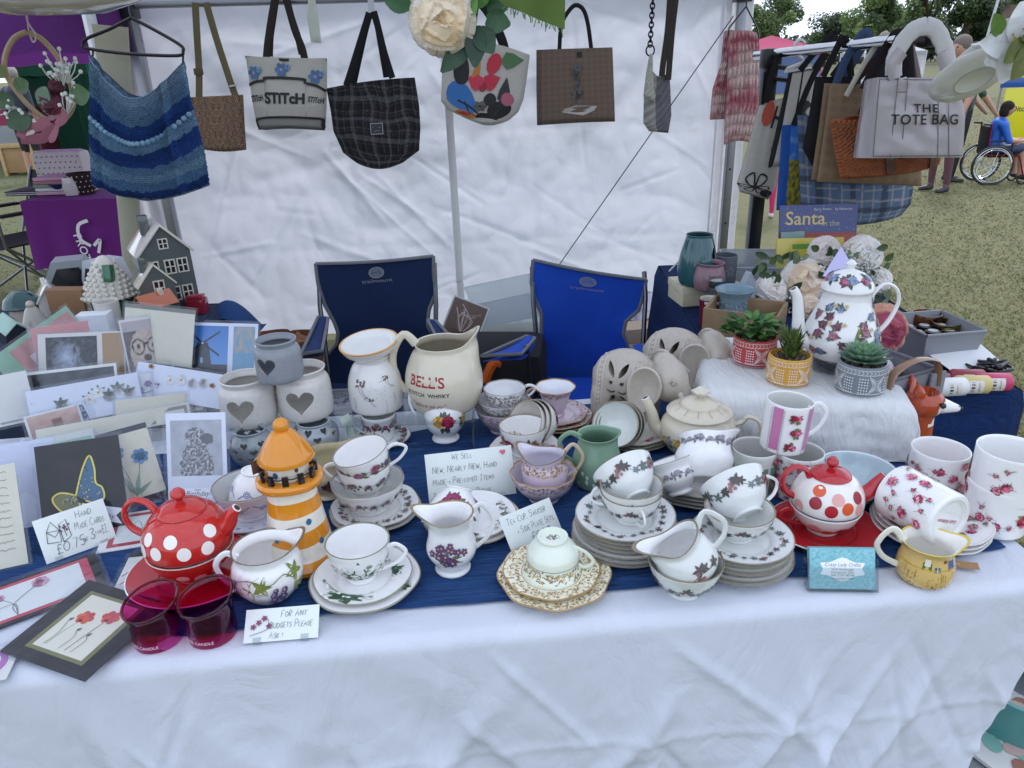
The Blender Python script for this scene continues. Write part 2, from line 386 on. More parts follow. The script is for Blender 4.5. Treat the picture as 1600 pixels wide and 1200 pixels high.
def flat(mb,pr,M=None,e0=.0004,de=.00006,m='print'):
 for i,(V,F,col)in enumerate(pr):mb.add([(x,y,e0+de*min(i,40))for x,y in V],F,col,m,False,M)
class Surf:  # outer surface of a turned body, for print that follows it
 def __init__(s,P,fn=None,flip=1):
  s.P=P;s.fn=fn;s.flip=flip;s.L=[0]
  for a,b in zip(P,P[1:]):s.L.append(s.L[-1]+sqrt((a[0]-b[0])**2+(a[1]-b[1])**2))
 def rz(s,t):
  t=max(0,min(s.L[-1],t))
  for i in range(len(s.L)-1):
   if t<=s.L[i+1]:
    k=(t-s.L[i])/max(1e-9,s.L[i+1]-s.L[i]);a,b=s.P[i],s.P[i+1]
    return a[0]+(b[0]-a[0])*k,a[1]+(b[1]-a[1])*k
  return s.P[-1][:2]
 def raw(s,th,t):
  r,z=s.rz(t);q=(r*cos(th),r*sin(th),z);return Vector(s.fn(*q)if s.fn else q)
 def pt(s,th,t,e):
  p=s.raw(th,t);a=s.raw(th+.02,t)-s.raw(th-.02,t);b=s.raw(th,t+.0008)-s.raw(th,t-.0008);n=a.cross(b)*s.flip
  return p+(n.normalized()if n.length>1e-12 else Vector((0,0,1)))*e
def wrap(mb,surf,pr,th,t0,M=None,e0=.00035,de=.00006,m='print'):  # th in degrees; t0: distance along the profile
 th=radians(th);r0=max(.004,surf.rz(t0)[0])
 for i,(V,F,col)in enumerate(pr):
  e=e0+de*min(i,40)
  mb.add([surf.pt(th+x/r0,t0+y,e)for x,y in V],F,col,m,True,M)
# ================================================================== the field, trees, sky-side things
WHITE=C('#e4e7f0');STEEL=C('#8d8f94');BLACK=C('#141416')
def field(u,v):
 k=fbm(u*40,v*40,2);q=fbm(u*7,v*7,9)
 c=mixc(C('#5f603f'),C('#434d30'),.5+k*.9);return mixc(c,C('#6f6a48'),max(0,min(1,.35+q*1.4)))
g=MB()
def gpos(u,v):
 x=(u-.5);y=v;return(x*abs(x)*4*900,-30+y*y*930,.012*noise.noise((x*300,y*300,0)))
g.grid(120,120,gpos,field,'grass');tag(g.build('ground',sharp=0),kind='structure')
# blades of dry grass in the parts of the field one can see into
rs=np.random.RandomState(3)
def blades(n,name,hgt):
 yy=1.5*(26/1.5)**rs.rand(n);k=rs.rand(n);side=rs.rand(n)<.72
 xx=np.where(side,.30*yy+.5+k*(.55*yy+.6),-(.26*yy+.55+k*(.75*yy+.3)));P=np.stack([xx,yy],1)
 m=len(P);h=hgt*(.4+rs.rand(m));a=rs.rand(m)*6.283;w=.0022+.0018*rs.rand(m);w*=1+P[:,1]*.12
 lean=h*(.5+1.6*rs.rand(m));b=rs.rand(m)*6.283
 V=np.zeros((m,3,3));V[:,0,:2]=P+np.stack([np.cos(a)*w,np.sin(a)*w],1);V[:,1,:2]=P-np.stack([np.cos(a)*w,np.sin(a)*w],1)
 V[:,2,:2]=P+np.stack([np.cos(b)*lean,np.sin(b)*lean],1);V[:,2,2]=h*.8
 me=bpy.data.meshes.new(name);me.vertices.add(m*3);me.vertices.foreach_set('co',V.ravel());me.loops.add(m*3);me.loops.foreach_set('vertex_index',np.arange(m*3))
 me.polygons.add(m);me.polygons.foreach_set('loop_start',np.arange(m)*3);me.polygons.foreach_set('loop_total',np.full(m,3))
 pal=np.array([C('#62643f'),C('#566238'),C('#777351'),C('#4e5e34'),C('#8f8760')]);q=pal[rs.randint(0,5,m)]*(.75+.5*rs.rand(m,1))
 cl=np.ones((m,3,4));cl[:,:,:3]=q[:,None,:]
 at_=me.attributes.new('Col','FLOAT_COLOR','CORNER');at_.data.foreach_set('color',cl.ravel());me.materials.append(mat('grass'));me.update();me.validate()
 o=bpy.data.objects.new(name,me);COL.objects.link(o);return tag(o,kind='stuff')
blades(120000,'dry_grass',.020)
def tree(px,base_y,top_y,wpx,Y,label,dark,n=2600,seed=1,lean=0):
 rr=random.Random(seed);b=aty(px,base_y,Y);m=mpy(px,base_y,Y);b.z=0
 H=(92-top_y)*m+1.48;W=wpx*m/2
 t=thing('broadleaf_tree',label,'tree',(b.x,Y,0),0,'trees along the far side of the field')
 tr=MB();tr.tube([(0,0,0),(lean*.3,0,H*.3),(lean,0,H*.62)],[H*.035,H*.025,H*.012],C('#4a3f33'),'bark',7)
 cl=[]
 for k in range(16):
  a=rr.uniform(0,6.28);e=rr.uniform(-.5,1);rad=rr.uniform(.35,.8)
  c=Vector((cos(a)*W*rad*sqrt(max(0,1-e*e*.6)),sin(a)*W*rad*.8,H*(.6+.33*e)));cl.append((c,rr.uniform(.22,.42)*W))
  tr.tube([(lean*.5,0,H*rr.uniform(.3,.5)),c*.6+Vector((0,0,H*.2)),c],[H*.014,H*.008,H*.003],C('#4a3f33'),'bark',5)
 tr.build('trunk',t)
 V=[];F=[];cc=[];s=.056*W
 pal=[C('#687b48'),C('#788c52'),C('#84985c'),C('#52653c')]if not dark else[C('#495c3a'),C('#566b42'),C('#3e5034'),C('#62774a')]
 for c,r in cl:
  base=rr.choice(pal)
  for i in range(n*2//16):
   d=Vector((rr.gauss(0,1),rr.gauss(0,1),rr.gauss(0,1))).normalized();p=c+d*r*(rr.random()**.4)*Vector((1,1,.8)).length/1.62
   u=Vector((rr.gauss(0,1),rr.gauss(0,1),rr.gauss(0,1))).normalized()*s*rr.uniform(.5,1.3);w=u.orthogonal().normalized()*s*rr.uniform(.4,.9)
   k=len(V);V+=[p-u,p+w,p+u,p-w];F.append((k,k+1,k+2,k+3));cc.append(jit(base,.3))
 mb=MB();mb.add(V,F,cc,'foliage',False);mb.build('crown',t,sharp=0)
 return t
for a in[(1203,92,2,92,95,'rounded pale green tree standing alone just behind the pink scarf',0,3200,1),(1288,92,38,80,100,'low dark bush-like tree above the chrome clothes rail',1,2200,2),
  (1352,90,0,100,90,'broad mid-green tree behind the middle of the clothes rail',0,3200,3),(1440,90,-14,90,96,'tall light tree with thin sky-filled crown above the tote bag',0,2200,4),
  (1500,90,-40,110,92,'tallest dark green tree behind the hanging saucers',1,3800,5),(1590,88,-30,110,98,'dark tree at far right behind the white garland flower',1,3400,6),
  (1420,90,30,130,110,'dense dark tree low behind the tote bag handles',1,3000,7),(1550,90,34,120,112,'dense shadowy tree low behind the hanging saucers',1,3000,8)]:tree(*a)
hd=MB();V=[];F=[];cc=[];rr=random.Random(5)
for i in range(14000):
 x=rr.uniform(-70,110);y=rr.uniform(118,126);z=rr.uniform(0,4.2+1.2*noise.noise((x*.15,0,0)));s=rr.uniform(.25,.6)
 u=Vector((rr.gauss(0,1),rr.gauss(0,1),rr.gauss(0,1))).normalized()*s;w=u.orthogonal().normalized()*s*.7;p=Vector((x,y,z));k=len(V)
 V+=[p-u,p+w,p+u,p-w];F.append((k,k+1,k+2,k+3));cc.append(jit(C('#35432a'),.4))
hd.add(V,F,cc,'foliage',False);tag(hd.build('far_hedge',sharp=0),kind='stuff')
# ================================================================== the tent
WL,WR=Vector((-1.86,4.2,0)),Vector((1.20,4.42,0))
wd=(WR-WL).normalized();wnrm=Vector((wd.y,-wd.x,0));WLEN=(WR-WL).length
cw=random.Random(12);CREASE=[]
for k in range(46):
 x_,z_=cw.uniform(0,WLEN),cw.uniform(.1,1.8);a_=cw.choice((.7,-.8,2.4,.2,1.4))+cw.uniform(-.4,.4);l_=cw.uniform(.25,1.1);CREASE.append((x_,z_,cos(a_)*l_,sin(a_)*l_,cw.uniform(.008,.02),cw.uniform(.006,.015)*cw.choice((1,1,-1))))
def creases(x,z,L):
 d=0
 for ax,az,px,pz,w,k in L:
  t=((x-ax)*px+(z-az)*pz)/(px*px+pz*pz)
  if 0<t<1:
   e=((x-ax)*pz-(z-az)*px)**2/(px*px+pz*pz)/(w*w)
   if e<6:d+=k*math.exp(-e)*min(1,t*5,(1-t)*5)
 return d
def wallp(u,v):
 x=u*WLEN;z=v*1.82
 d=1.1*(.030*fbm(x*1.1+z*.9,z*1.6-x*.5,1)+.022*(.5-abs(noise.noise((x*1.7+z*1.2,z*2.2-x*1.1,4))))*2+.010*(.5-abs(noise.noise((x*3.7-z*2.2,z*4.2+x*2.1,9))))*2+.006*(.5-abs(noise.noise((x*8-z*5,z*7+x*5,3))))*2)
 for cx,cz,sx,sz in((.33,1,1,0),(.66,0,1,0),(0,.62,0,1),(0,.28,0,1)):
  e=abs(u-cx)*WLEN if sx else abs(v-cz)*1.82
  d+=.006*max(0,1-e/.04)
 for(ax,az,bx,bz,wdt,k)in((2.95,1.7,2.0,.7,.06,.03),(2.8,1.75,1.2,.75,.05,.022),(.1,1.7,1.1,.6,.07,.028),(.2,1.3,1.5,1.5,.05,.018),(1.4,1.6,2.3,1.15,.08,.02),(.5,.9,1.4,1.1,.04,.015)):
  px,pz=bx-ax,bz-az;L2=px*px+pz*pz;t=max(0,min(1,((x-ax)*px+(z-az)*pz)/L2));e=sqrt((x-ax-t*px)**2+(z-az-t*pz)**2);d+=k*math.exp(-(e/wdt)**2)*(1-t*.5)
 d+=creases(x,z,CREASE)
 d*=min(1,u*12+.2,(1-u)*12+.2)
 p=WL+wd*x+wnrm*d;return(p.x,p.y,z+.03)
t=thing('tent_back_wall','creased white fabric back wall of the market tent','tent wall',(0,0,0))
mb=MB();mb.grid(300,170,wallp,WHITE,'wall');mb.build('wall_panel',t,sharp=0)
def wp(px,py,off=.03):  # point on the back wall under a pixel
 d=ray(px,py);o=Vector((0,0,CAMZ));s=(WL-o).dot(wnrm)/d.dot(wnrm);return o+d*s+wnrm*off
a=wp(703,195);b=wp(724,520);ex=(a-b);mb=MB()
mb.tube([b-ex*.3,a+ex*.55],.021,C('#dcdcdc'),'plastic',8,flat=.5,up=wd);mb.build('centre_seam',t)
fr=thing('tent_poles','grey steel posts and crossbars holding up the market tent','tent frame')
def post(x,y,name='post'):
 mb=MB();mb.box(.045,.045,1.86,TR(x,y,0),STEEL,'metal',.004);mb.box(.034,.05,.02,TR(x,y,.9),STEEL,'metal')
 for z in(.3,.6,.9,1.2,1.35):mb.box(.012,.003,.012,TR(x,y-.024,z),C('#4a4b50'),'metal')
 mb.box(.085,.085,.12,TR(x,y,1.74),C('#222327'),'plastic',.006);mb.box(.16,.16,.008,TR(x,y,0),STEEL,'metal');return mb.build(name,fr)
PBL=(-1.80,4.05);PBR=(1.255,4.30);PFL=(-2.25,1.15);PFR=(1.75,1.2)
for p in(PBL,PBR,PFL,PFR):post(*p)
def bar(a,b,r=.017):mb=MB();mb.tube([a,b],r,STEEL,'metal',8,flat=.7);return mb.build('crossbar',fr)
for(A,B)in((PBL,PBR),(PFL,PFR),(PBL,PFL),(PBR,PFR)):
 bar((A[0],A[1],1.80),(B[0],B[1],1.80))
 mid=((A[0]+B[0])/2,(A[1]+B[1])/2)
 bar((A[0],A[1],1.84),(mid[0],mid[1],2.05),.011);bar((B[0],B[1],1.84),(mid[0],mid[1],2.05),.011)
cn=thing('tent_canopy','white fabric roof canopy over the market stall','canopy')
apex=Vector((-.25,2.7,2.75));cr=[Vector((-1.95,4.25,1.86)),Vector((1.35,4.5,1.86)),Vector((1.85,1.1,1.86)),Vector((-2.35,1.05,1.86))]
for i in range(4):
 A,B=cr[i],cr[(i+1)%4]
 def roofp(u,v,A=A,B=B):
  p=A.lerp(B,u).lerp(apex,v);p.z-=.05*sin(pi*v)*sin(pi*u);return p
 mb=MB();mb.grid(14,10,roofp,WHITE,'canvas');mb.build('roof_panel',cn,sharp=0)
 mb=MB();mb.grid(30,3,lambda u,v,A=A,B=B:(A.lerp(B,u)+Vector((0,0,.10*v-.02))),WHITE,'canvas');mb.build('valance',cn,sharp=0)
bar((-1.99,2.45,1.84),(-.30,4.02,1.84),.011)
# gathered side wall folded back against the left and right rear posts
for(x0,x1,y,lab)in((-2.08,-1.80,4.12,'white side curtain gathered behind the hanging blue crochet'),(1.19,1.36,4.40,'narrow white curtain fold beside the right rear tent post')):
 mb=MB();mb.grid(40,12,lambda u,v:(x0+(x1-x0)*u,y+.028*sin(u*19+v*1.5)+.01*sin(v*9),.03+1.8*v),C('#d9dade'),'canvas')
 tag(mb.build('side_curtain',sharp=0),lab,'curtain')
cd=MB();a=aty(1146,25,4.15);b=aty(875,412,3.9);cd.tube([a,b,a+(b-a)*1.45],.0028,C('#2b2b2e'),'cloth',6)
tag(cd.build('guy_cord'),'thin dark cord running diagonally down across the white tent wall','cord')
# ================================================================== tables
YAW=radians(4.8);FE=Matrix.Translation((0,.822,0))@RZ(YAW)  # table frame: u along the front edge, v to the back
U0,U1,DEP=-1.25,.795,.745
tb=thing('trestle_table','trestle table hidden under the white cloth at the front of the stall','table',M=FE)
mb=MB();mb.box(U1-U0-.03,DEP-.03,.03,TR((U0+U1)/2,DEP/2,TZ-.036),C('#c9c6bf'),'plastic',.008);mb.build('table_top',tb)
for u in(U0+.15,U1-.15):
 for v in(.1,DEP-.1):mb=MB();mb.tube([(u,v,0),(u,v,TZ-.03)],.014,STEEL,'metal',8);mb.build('leg',tb)
LIN=C('#dfe3ee')
cw=random.Random(5);CRF=[(cw.uniform(-1.2,.8),cw.uniform(0,.6),(lambda a,l:(cos(a)*l,sin(a)*l))(cw.choice((.9,1.1,2.2,1.6,.1))+cw.uniform(-.3,.3),cw.uniform(.12,.5)),cw.uniform(.005,.010),cw.uniform(.003,.007)*cw.choice((1,1,-1)))for k in range(70)];CRF=[(a,b,c[0],c[1],d,e)for a,b,c,d,e in CRF]
cloth=MB()
E0=.022  # rounded front edge
cpr=[(DEP+.02,TZ-.002)]+[(DEP*(1-k/16),TZ)for k in range(17)]
cpr=[(v,z)for v,z in cpr if v>E0]+[(E0-E0*sin(a*pi/2/6),TZ-E0+E0*cos(a*pi/2/6))for a in range(7)]+[(-.0-.012*(k/100),TZ-E0-(TZ-.06)*(k/100))for k in range(1,101)]
NP=len(cpr)
def clothp(u,v):
 i=v*(NP-1);k=int(min(i,NP-2));f=i-k;y=cpr[k][0]+(cpr[k+1][0]-cpr[k][0])*f;z=cpr[k][1]+(cpr[k+1][1]-cpr[k][1])*f
 dz=max(0,TZ-z);x1=U1+.02-.30*max(0,dz-.08)*1.0
 x=U0+(x1-U0)*u
 if dz>.01:
  a=min(1,dz/.25)
  d=a*(.026*noise.noise((x*2.4+z*2.0,z*.9,3))+.012*noise.noise((x*6+z*4.5,z*1.5,8))+.007*(.5-abs(noise.noise((x*9+z*8,z*4-x*2,5))))+.0035*(.5-abs(noise.noise((x*22-z*9,z*19,2))))+.0009*noise.noise((x*50-z*30,z*42,3)))
  for cx,sl,wv,am in((-.62,-.25,.02,.02),(-.25,.5,.03,.012),(.05,.75,.03,.016),(.22,.1,.018,.014),(.40,-.2,.015,.011),(.52,.55,.014,.014),(.63,.62,.013,.015),(.72,.55,.016,.010),(.33,.7,.02,.010),(-.45,.35,.02,.009)):
   e=x-(cx-sl*dz);d+=1.5*am*a*.8*math.exp(-(e/wv)**2)*min(1,dz*4)
  d+=creases(x,dz,CRF)
  y-=d+.02*dz*(.5+.5*noise.noise((x*1.3,7,0)))
  for zz in(.22,.47):y-=.0025*math.exp(-((dz-zz)/.006)**2)
 else:z+=.0012*noise.noise((x*9,y*9,2))-.0008
 return(x,y,z)
cloth.grid(460,NP-1,clothp,LIN,'linen')
def clothside(u,v):  # the right-hand end hanging down
 y=DEP*u+.0;dz=v*.66;x=U1+.018-.02*v+.018*noise.noise((y*8,dz*2,5))*min(1,v*4)
 return(x-.27*max(0,dz-.1)*(1-u),y,TZ-.001-dz)
cloth.grid(24,20,clothside,LIN,'linen')
o=cloth.build('tablecloth',sharp=0);o.matrix_world=FE;tag(o,'white cotton tablecloth with fold creases hanging over the front table','tablecloth')
# blue gauze runner lying over the middle of the cloth
rf=[(-100,925),(0,925),(170,985),(300,1000),(510,962),(800,942),(1010,920),(1240,905),(1450,880),(1640,845)]
FI=FE.inverted()
def toUV(px,py):x,y,m=at(px,py);q=FI@Vector((x,y,TZ));return q.x,q.y
re=[toUV(*p)for p in rf]
def runv(x):
 for a,b in zip(re,re[1:]):
  if x<=b[0]:return a[1]+(b[1]-a[1])*max(0,(x-a[0])/(b[0]-a[0]))
 return re[-1][1]
run=MB()
def runp(u,v):
 x=-1.2+(U1+1.19)*u;y0=runv(x)+.006*noise.noise((x*14,0,1));y1=DEP-.02-.10*max(0,min(1,(.1-x)*3));y=y0+(y1-y0)*v
 return(x,y,TZ+.0032+.0010*noise.noise((x*5,y*70,3))+.0006*noise.noise((x*11,y*150,6)))
run.grid(150,130,runp,lambda u,v:mixc(C('#3a66a4'),C('#274f8c'),.5+.5*noise.noise((u*9,v*60,0))),'gauze')
o=run.build('table_runner',sharp=0);o.matrix_world=FE;tag(o,'blue crinkled gauze runner laid across the white tablecloth','table runner')
# side tables
def sidetable(name,lab,x0,x1,y0,y1,M,col,m,drop=.62):
 t=thing(name,lab,'table',M=M)
 mb=MB();mb.box(x1-x0-.02,y1-y0-.02,.03,TR((x0+x1)/2,(y0+y1)/2,TZ-.038),C('#c9c6bf'),'plastic');mb.build('table_top',t)
 for x in(x0+.06,x1-.06):
  for y in(y0+.06,y1-.06):mb=MB();mb.tube([(x,y,0),(x,y,TZ-.03)],.013,STEEL,'metal',6);mb.build('leg',t)
 mb=MB()
 per=[(x0,y0),(x1,y0),(x1,y1),(x0,y1),(x0,y0)]
 mb.grid(24,24,lambda u,v:(x0+(x1-x0)*u,y0+(y1-y0)*v,TZ-.002+.003*noise.noise((u*9,v*9,1))),col,m)
 def skirt(u,v):
  k=min(3,int(u*4));f=u*4-k;a,b=per[k],per[k+1];x=a[0]+(b[0]-a[0])*f;y=a[1]+(b[1]-a[1])*f;n=Vector((b[1]-a[1],a[0]-b[0])).normalized()
  d=.004+v*(.03+.035*noise.noise((u*22,v*2,4)));r=.012*(1-(1-min(1,v*14))**2);return(x+n.x*(d+r),y+n.y*(d+r),TZ-.001-drop*v)
 mb.grid(96,16,skirt,col,m);mb.build('cloth',t,sharp=0)
 return t
def navy(u,v):return mixc(C('#1c3f7a'),C('#122a56'),.5+.6*noise.noise((u*12,v*12,2)))
sidetable('side_table','side table under navy gauze behind the right end of the stall',0,.66,0,1.22,Matrix.Translation((.52,1.60,0))@RZ(radians(-3)),navy,'gauze')
sidetable('side_table','side table under dark cloth at the left carrying the ceramic houses',0,.86,0,.80,Matrix.Translation((-1.86,1.70,0)),C('#23304a'),'cloth',.5)
# ================================================================== china: builders
CHINA=C('#e6e5e2');WHT=C('#ecebea');CREAM=C('#ddd6c4');GOLD=C('#b08a4a');GREYR=C('#77746c');DKG=C('#4c5550')
RUN=.0042  # top of the gauze runner over the table
CUPP={'tea':[(.44,0),(.47,.02),(.43,.07),(.5,.13),(.72,.32),(.9,.62),(.97,.85),(1,1)],'bell':[(.44,0),(.45,.04),(.38,.1),(.46,.17),(.6,.4),(.7,.68),(.84,.88),(1,1)],
  'can':[(.68,0),(.74,.04),(.84,.16),(.92,.5),(1,1)],'mug':[(.9,0),(.95,.025),(.975,.1),(.98,.5),(1,1)],'bowl':[(.46,0),(.48,.07),(.45,.12),(.62,.25),(.86,.58),(1,1)],
  'tulip':[(.5,0),(.52,.05),(.46,.1),(.62,.2),(.86,.42),(.88,.62),(.86,.8),(1,1)]}
def cupprof(style,R,H,t=.0026):
 o=spl([(r*R,z*H)for r,z in CUPP[style]],5);n=len(o)
 P=[(0,.0035),(o[0][0]*.82,.0035),(o[0][0]*.86,0)]+[(r,z,0)for r,z in o]
 P+=[(R-.0004,H+.0008,1),(R-t*.6,H+.001,1),(R-t,H-.001,1)]
 P+=[(max(.001,r-t),z,2)for r,z in reversed(o)if z>H*.16 and z<H-.0015]
 b=min(P[-1][0],o[0][0]);P+=[(b*.6,H*.12,2),(0,H*.115,2)]
 return P,o
def scal(n,a,H):return(lambda x,y,z:(x*(1+a*cos(n*atan2(y,x))*(max(0,z)/H)**2),y*(1+a*cos(n*atan2(y,x))*(max(0,z)/H)**2),z))if n else None
def handle(mb,R0,z0,z1,out,col,r=.0035,M=None,m='ceramic',flat=.65,kick=.25,n=7):
 # ear-shaped handle in the +X half plane between heights z1 (top) and z0 (bottom); R0 = (bottom radius, top radius)
 P=spl([(R0[1]-.003,0,z1),(R0[1]+out*.45,0,z1+(z1-z0)*kick*.6),(R0[1]+out,0,z1-(z1-z0)*.18),(R0[1]*.5+R0[0]*.5+out*.72,0,z0+(z1-z0)*.32),(R0[0]+out*.12,0,z0+(z1-z0)*.04),(R0[0]-.003,0,z0)],5)
 k=len(P);mb.tube(P,[r*(1.15-.3*sin(pi*i/(k-1)))for i in range(k)],col,m,8,M,flat)
def cup(label,x,y,z,R,H,style='tea',col=WHT,rim=GREYR,inner=None,prints=(),hd=None,hcol=None,hout=.5,group=None,M=None,sc=None,cat='cup',name='teacup',m='ceramic',hr=.0034,hz=(.22,.82),t=.0026,cutters=None):
 P,o=cupprof(style,R,H,t);fn=scal(sc[0],sc[1],H)if sc else None
 root=thing(name,label,cat,(x,y,z),0,group,M)
 mb=MB();mb.lathe(P,[col,rim,inner or WHT],m,48,None,fn);sf=Surf(o,fn)
 for th,s,pr in prints:wrap(mb,sf,pr,th,s*sf.L[-1])
 mb.build('bowl',root,sharp=50)
 if hd is not None:
  def rad(zz):
   for a,b in zip(o,o[1:]):
    if b[1]>=zz*H:return b[0]
   return R
  h=MB();handle(h,(rad(hz[0]),rad(hz[1])),hz[0]*H,hz[1]*H,R*hout,hcol or col,hr,RZ(radians(hd)));h.build('handle',root)
 return root
def plate(label,x,y,z,R,col=WHT,rim=GREYR,prints=(),group=None,M=None,sc=None,rise=.13,well=.55,name='saucer',cat='saucer',rz=0,extra=None):
 h=R*rise
 o=spl([(well*R*.3,.0035),(well*R*.85,.0036),(well*R,.0045),(well*R*1.12,.0045+h*.25),(R*.85,.004+h*.72),(R,.004+h)],5)
 P=[(0,.0015),(well*R*.75,.0015),(well*R*.8,0),(well*R*.88,.0003),(R*.8,h*.6),(R,h+.0018),(R+.0006,h+.0035,1),(R-.0012,h+.0042,1)]+[(r,zz,0)for r,zz in reversed(o[:-1])]+[(0,.0035,0)]
 fn=(lambda x,y,zz:(x*(1+sc[1]*cos(sc[0]*atan2(y,x))*(sqrt(x*x+y*y)/R)**3),y*(1+sc[1]*cos(sc[0]*atan2(y,x))*(sqrt(x*x+y*y)/R)**3),zz))if sc else None
 mb=MB();mb.lathe(P,[col,rim],'ceramic',64,None,fn)
 sf=Surf(o,fn,-1)
 for th,s,pr in prints:wrap(mb,sf,xf(pr,0,0,0,1,-1),th,s*R-o[0][0])
 if extra:extra(mb,sf)
 ob=mb.build(name,None,(x,y,z),sharp=50)
 ob.rotation_euler=(0,0,rz)
 if M is not None:ob.matrix_world=M
 return tag(ob,label,cat,group)
def jug(label,x,y,z,prof,H,col,rim,prints=(),spout=180,hd=0,lift=.012,pout=.35,dip=.0,ribs=None,group=None,inner=None,hcol=None,M=None,hz=(.3,.9),hout=.03,hr=.004,t=.003,name='jug',cat='jug',width=.5,m='ceramic',kick=.25,flat=.65,after=None):
 # prof: (r, z) control points in metres, foot to rim. Spout: the rim is pulled out and up around angle `spout`
 o=spl(prof,5);sp=radians(spout);Rm=o[-1][0]
 def fn(x,y,zz):
  a=atan2(y,x);d=abs((a-sp+pi)%(2*pi)-pi);k=max(0,(zz/H-.62)/.38)**1.6;w=math.exp(-(d/width)**2)
  r=1+pout*w*k;b=math.exp(-((pi-d)/.9)**2)*dip*k
  zz2=zz+lift*w*k-dip*.6*k*math.exp(-((d-1.3)/.6)**2)+b
  if ribs:r*=1+ribs[1]*cos(ribs[0]*a)*min(1,1.3-zz/H)
  return(x*r,y*r,zz2)
 P=[(0,.004),(o[0][0]*.85,.004),(o[0][0]*.9,0)]+[(r,q,0)for r,q in o]+[(Rm-.0006,H+.0014,1),(Rm-t,H,1)]+[(max(.004,r-t),q,2)for r,q in reversed(o[1:-1])if q>H*.12]+[(0,H*.1,2)]
 root=thing(name,label,cat,(x,y,z),0,group,M);mb=MB();mb.lathe(P,[col,rim,inner or WHT],m,56,None,fn);sf=Surf(o,fn)
 for th,s,pr in prints:wrap(mb,sf,pr,th,s*sf.L[-1])
 if after:after(mb,sf)
 mb.build('body',root,sharp=50)
 if hd is not None:
  def rad(q):
   for a,b in zip(o,o[1:]):
    if b[1]>=q*H:return b[0]
   return Rm
  h=MB();handle(h,(rad(hz[0]),rad(hz[1])),hz[0]*H,hz[1]*H,hout,hcol or col,hr,RZ(radians(hd)),m,flat,kick);h.build('handle',root)
 return root
def teapot(name,label,x,y,z,prof,H,col,lidcol,knobcol,sp,hdl,prints=(),rimcol=None,spcol=None,hcol=None,lidprof=None,knob=.012,group=None,lidprints=(),rz=0,ribs=None,spr=(.016,.007),spm=None,knobfn=None):
 # sp: spout path in the x-z plane, hdl: handle path in the x-z plane
 root=thing(name,label,'teapot',(x,y,z),rz,group);o=spl(prof,5)
 fn=(lambda a,b,c:(a*(1+ribs[1]*abs(cos(ribs[0]*atan2(b,a)/2))),b*(1+ribs[1]*abs(cos(ribs[0]*atan2(b,a)/2))),c))if ribs else None
 P=[(0,.003),(o[0][0]*.9,.002),(o[0][0],0)]+[(r,q,0)for r,q in o]+[(o[-1][0]-.003,H,1),(o[-1][0]-.004,H-.004,1),(0,H-.006,1)]
 mb=MB();mb.lathe(P,[col,rimcol or col],'ceramic',56,None,fn);sf=Surf(o,fn)
 for th,s,pr in prints:wrap(mb,sf,pr,th,s*sf.L[-1])
 mb.build('body',root,sharp=50)
 lp=spl(lidprof,5);lm=MB();lm.lathe([(0,lp[0][1]-.001)]+[(r,q)for r,q in lp],lidcol,'ceramic',40,TR(0,0,H))
 ls=Surf(lp)
 for th,s,pr in lidprints:wrap(lm,ls,xf(pr,0,0,0,1,1),th,s*ls.L[-1],TR(0,0,H))
 lo=lm.build('lid',root,sharp=50);top=lp[-1][1]
 km=MB()
 if knobfn:knobfn(km,H+top)
 else:km.lathe([(knob*.5,0),(knob*.45,knob*.3),(knob,knob*1.0),(knob*.95,knob*1.5),(knob*.5,knob*2),(0,knob*2.05)],knobcol,'ceramic',20,TR(0,0,H+top-.001))
 km.build('knob',lo)
 s=spl(sp,5);n=len(s);sm=MB()
 sm.tube([(q[0],0,q[1])for q in s],[spr[0]+(spr[1]-spr[0])*(i/(n-1))**.7 for i in range(n)],spcol or col,'ceramic',14,None,1,True,up=(0,1,0))
 e=Vector((s[-1][0],0,s[-1][1]));d=(e-Vector((s[-2][0],0,s[-2][1]))).normalized()
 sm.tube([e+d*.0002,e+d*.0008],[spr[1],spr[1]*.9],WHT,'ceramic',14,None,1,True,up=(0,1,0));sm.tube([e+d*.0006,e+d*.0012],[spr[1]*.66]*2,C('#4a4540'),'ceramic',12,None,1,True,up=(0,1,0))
 sm.build('spout',root)
 h=spl(hdl,5);hm=MB();k=len(h)
 hm.tube([(q[0],0,q[1])for q in h],[.0058*(1.2-.3*sin(pi*i/(k-1)))for i in range(k)],hcol or col,'ceramic',10,None,.8,up=(0,1,0));hm.build('handle',root)
 return root
# ------------------------------------------------------------------ transfer patterns (metres)
rd=random.Random(11)
LFG=[C('#5d6a66'),C('#6f7d80'),C('#59504f'),C('#7d8a84'),C('#4d4648')]
def vst(x0,y0,x1,y1,col,n=8):return sum([rect(x0,y0+(y1-y0)*k/n,x1,y0+(y1-y0)*(k+1)/n,col,3)for k in range(n)],[])
def leafspray(w=.07,s=1,seed=1):  # grey-green vine leaves with small red berries
 r=random.Random(seed);o=[];n=int(w/.013)
 P=[(-w/2+w*i/n,.004*s*sin(i*1.4))for i in range(n+1)];o+=stroke(spl(P,3),.0007*s,C('#6d7470'))
 for i,p in enumerate(P):
  if i%4==1:
   for k in range(5):o+=ell(p[0]+r.uniform(-.004,.004)*s,p[1]+r.uniform(-.006,.004)*s,.0021*s,.0021*s,jit(C('#98686a'),.2))
   o+=vineleaf(p[0]+.006*s,p[1]+.004*s,.0075*s,r.uniform(0,6),LFG[2])
  else:o+=vineleaf(p[0],p[1]+r.uniform(-.003,.005)*s,r.uniform(.0055,.0085)*s,r.uniform(0,6),r.choice(LFG))
 return o
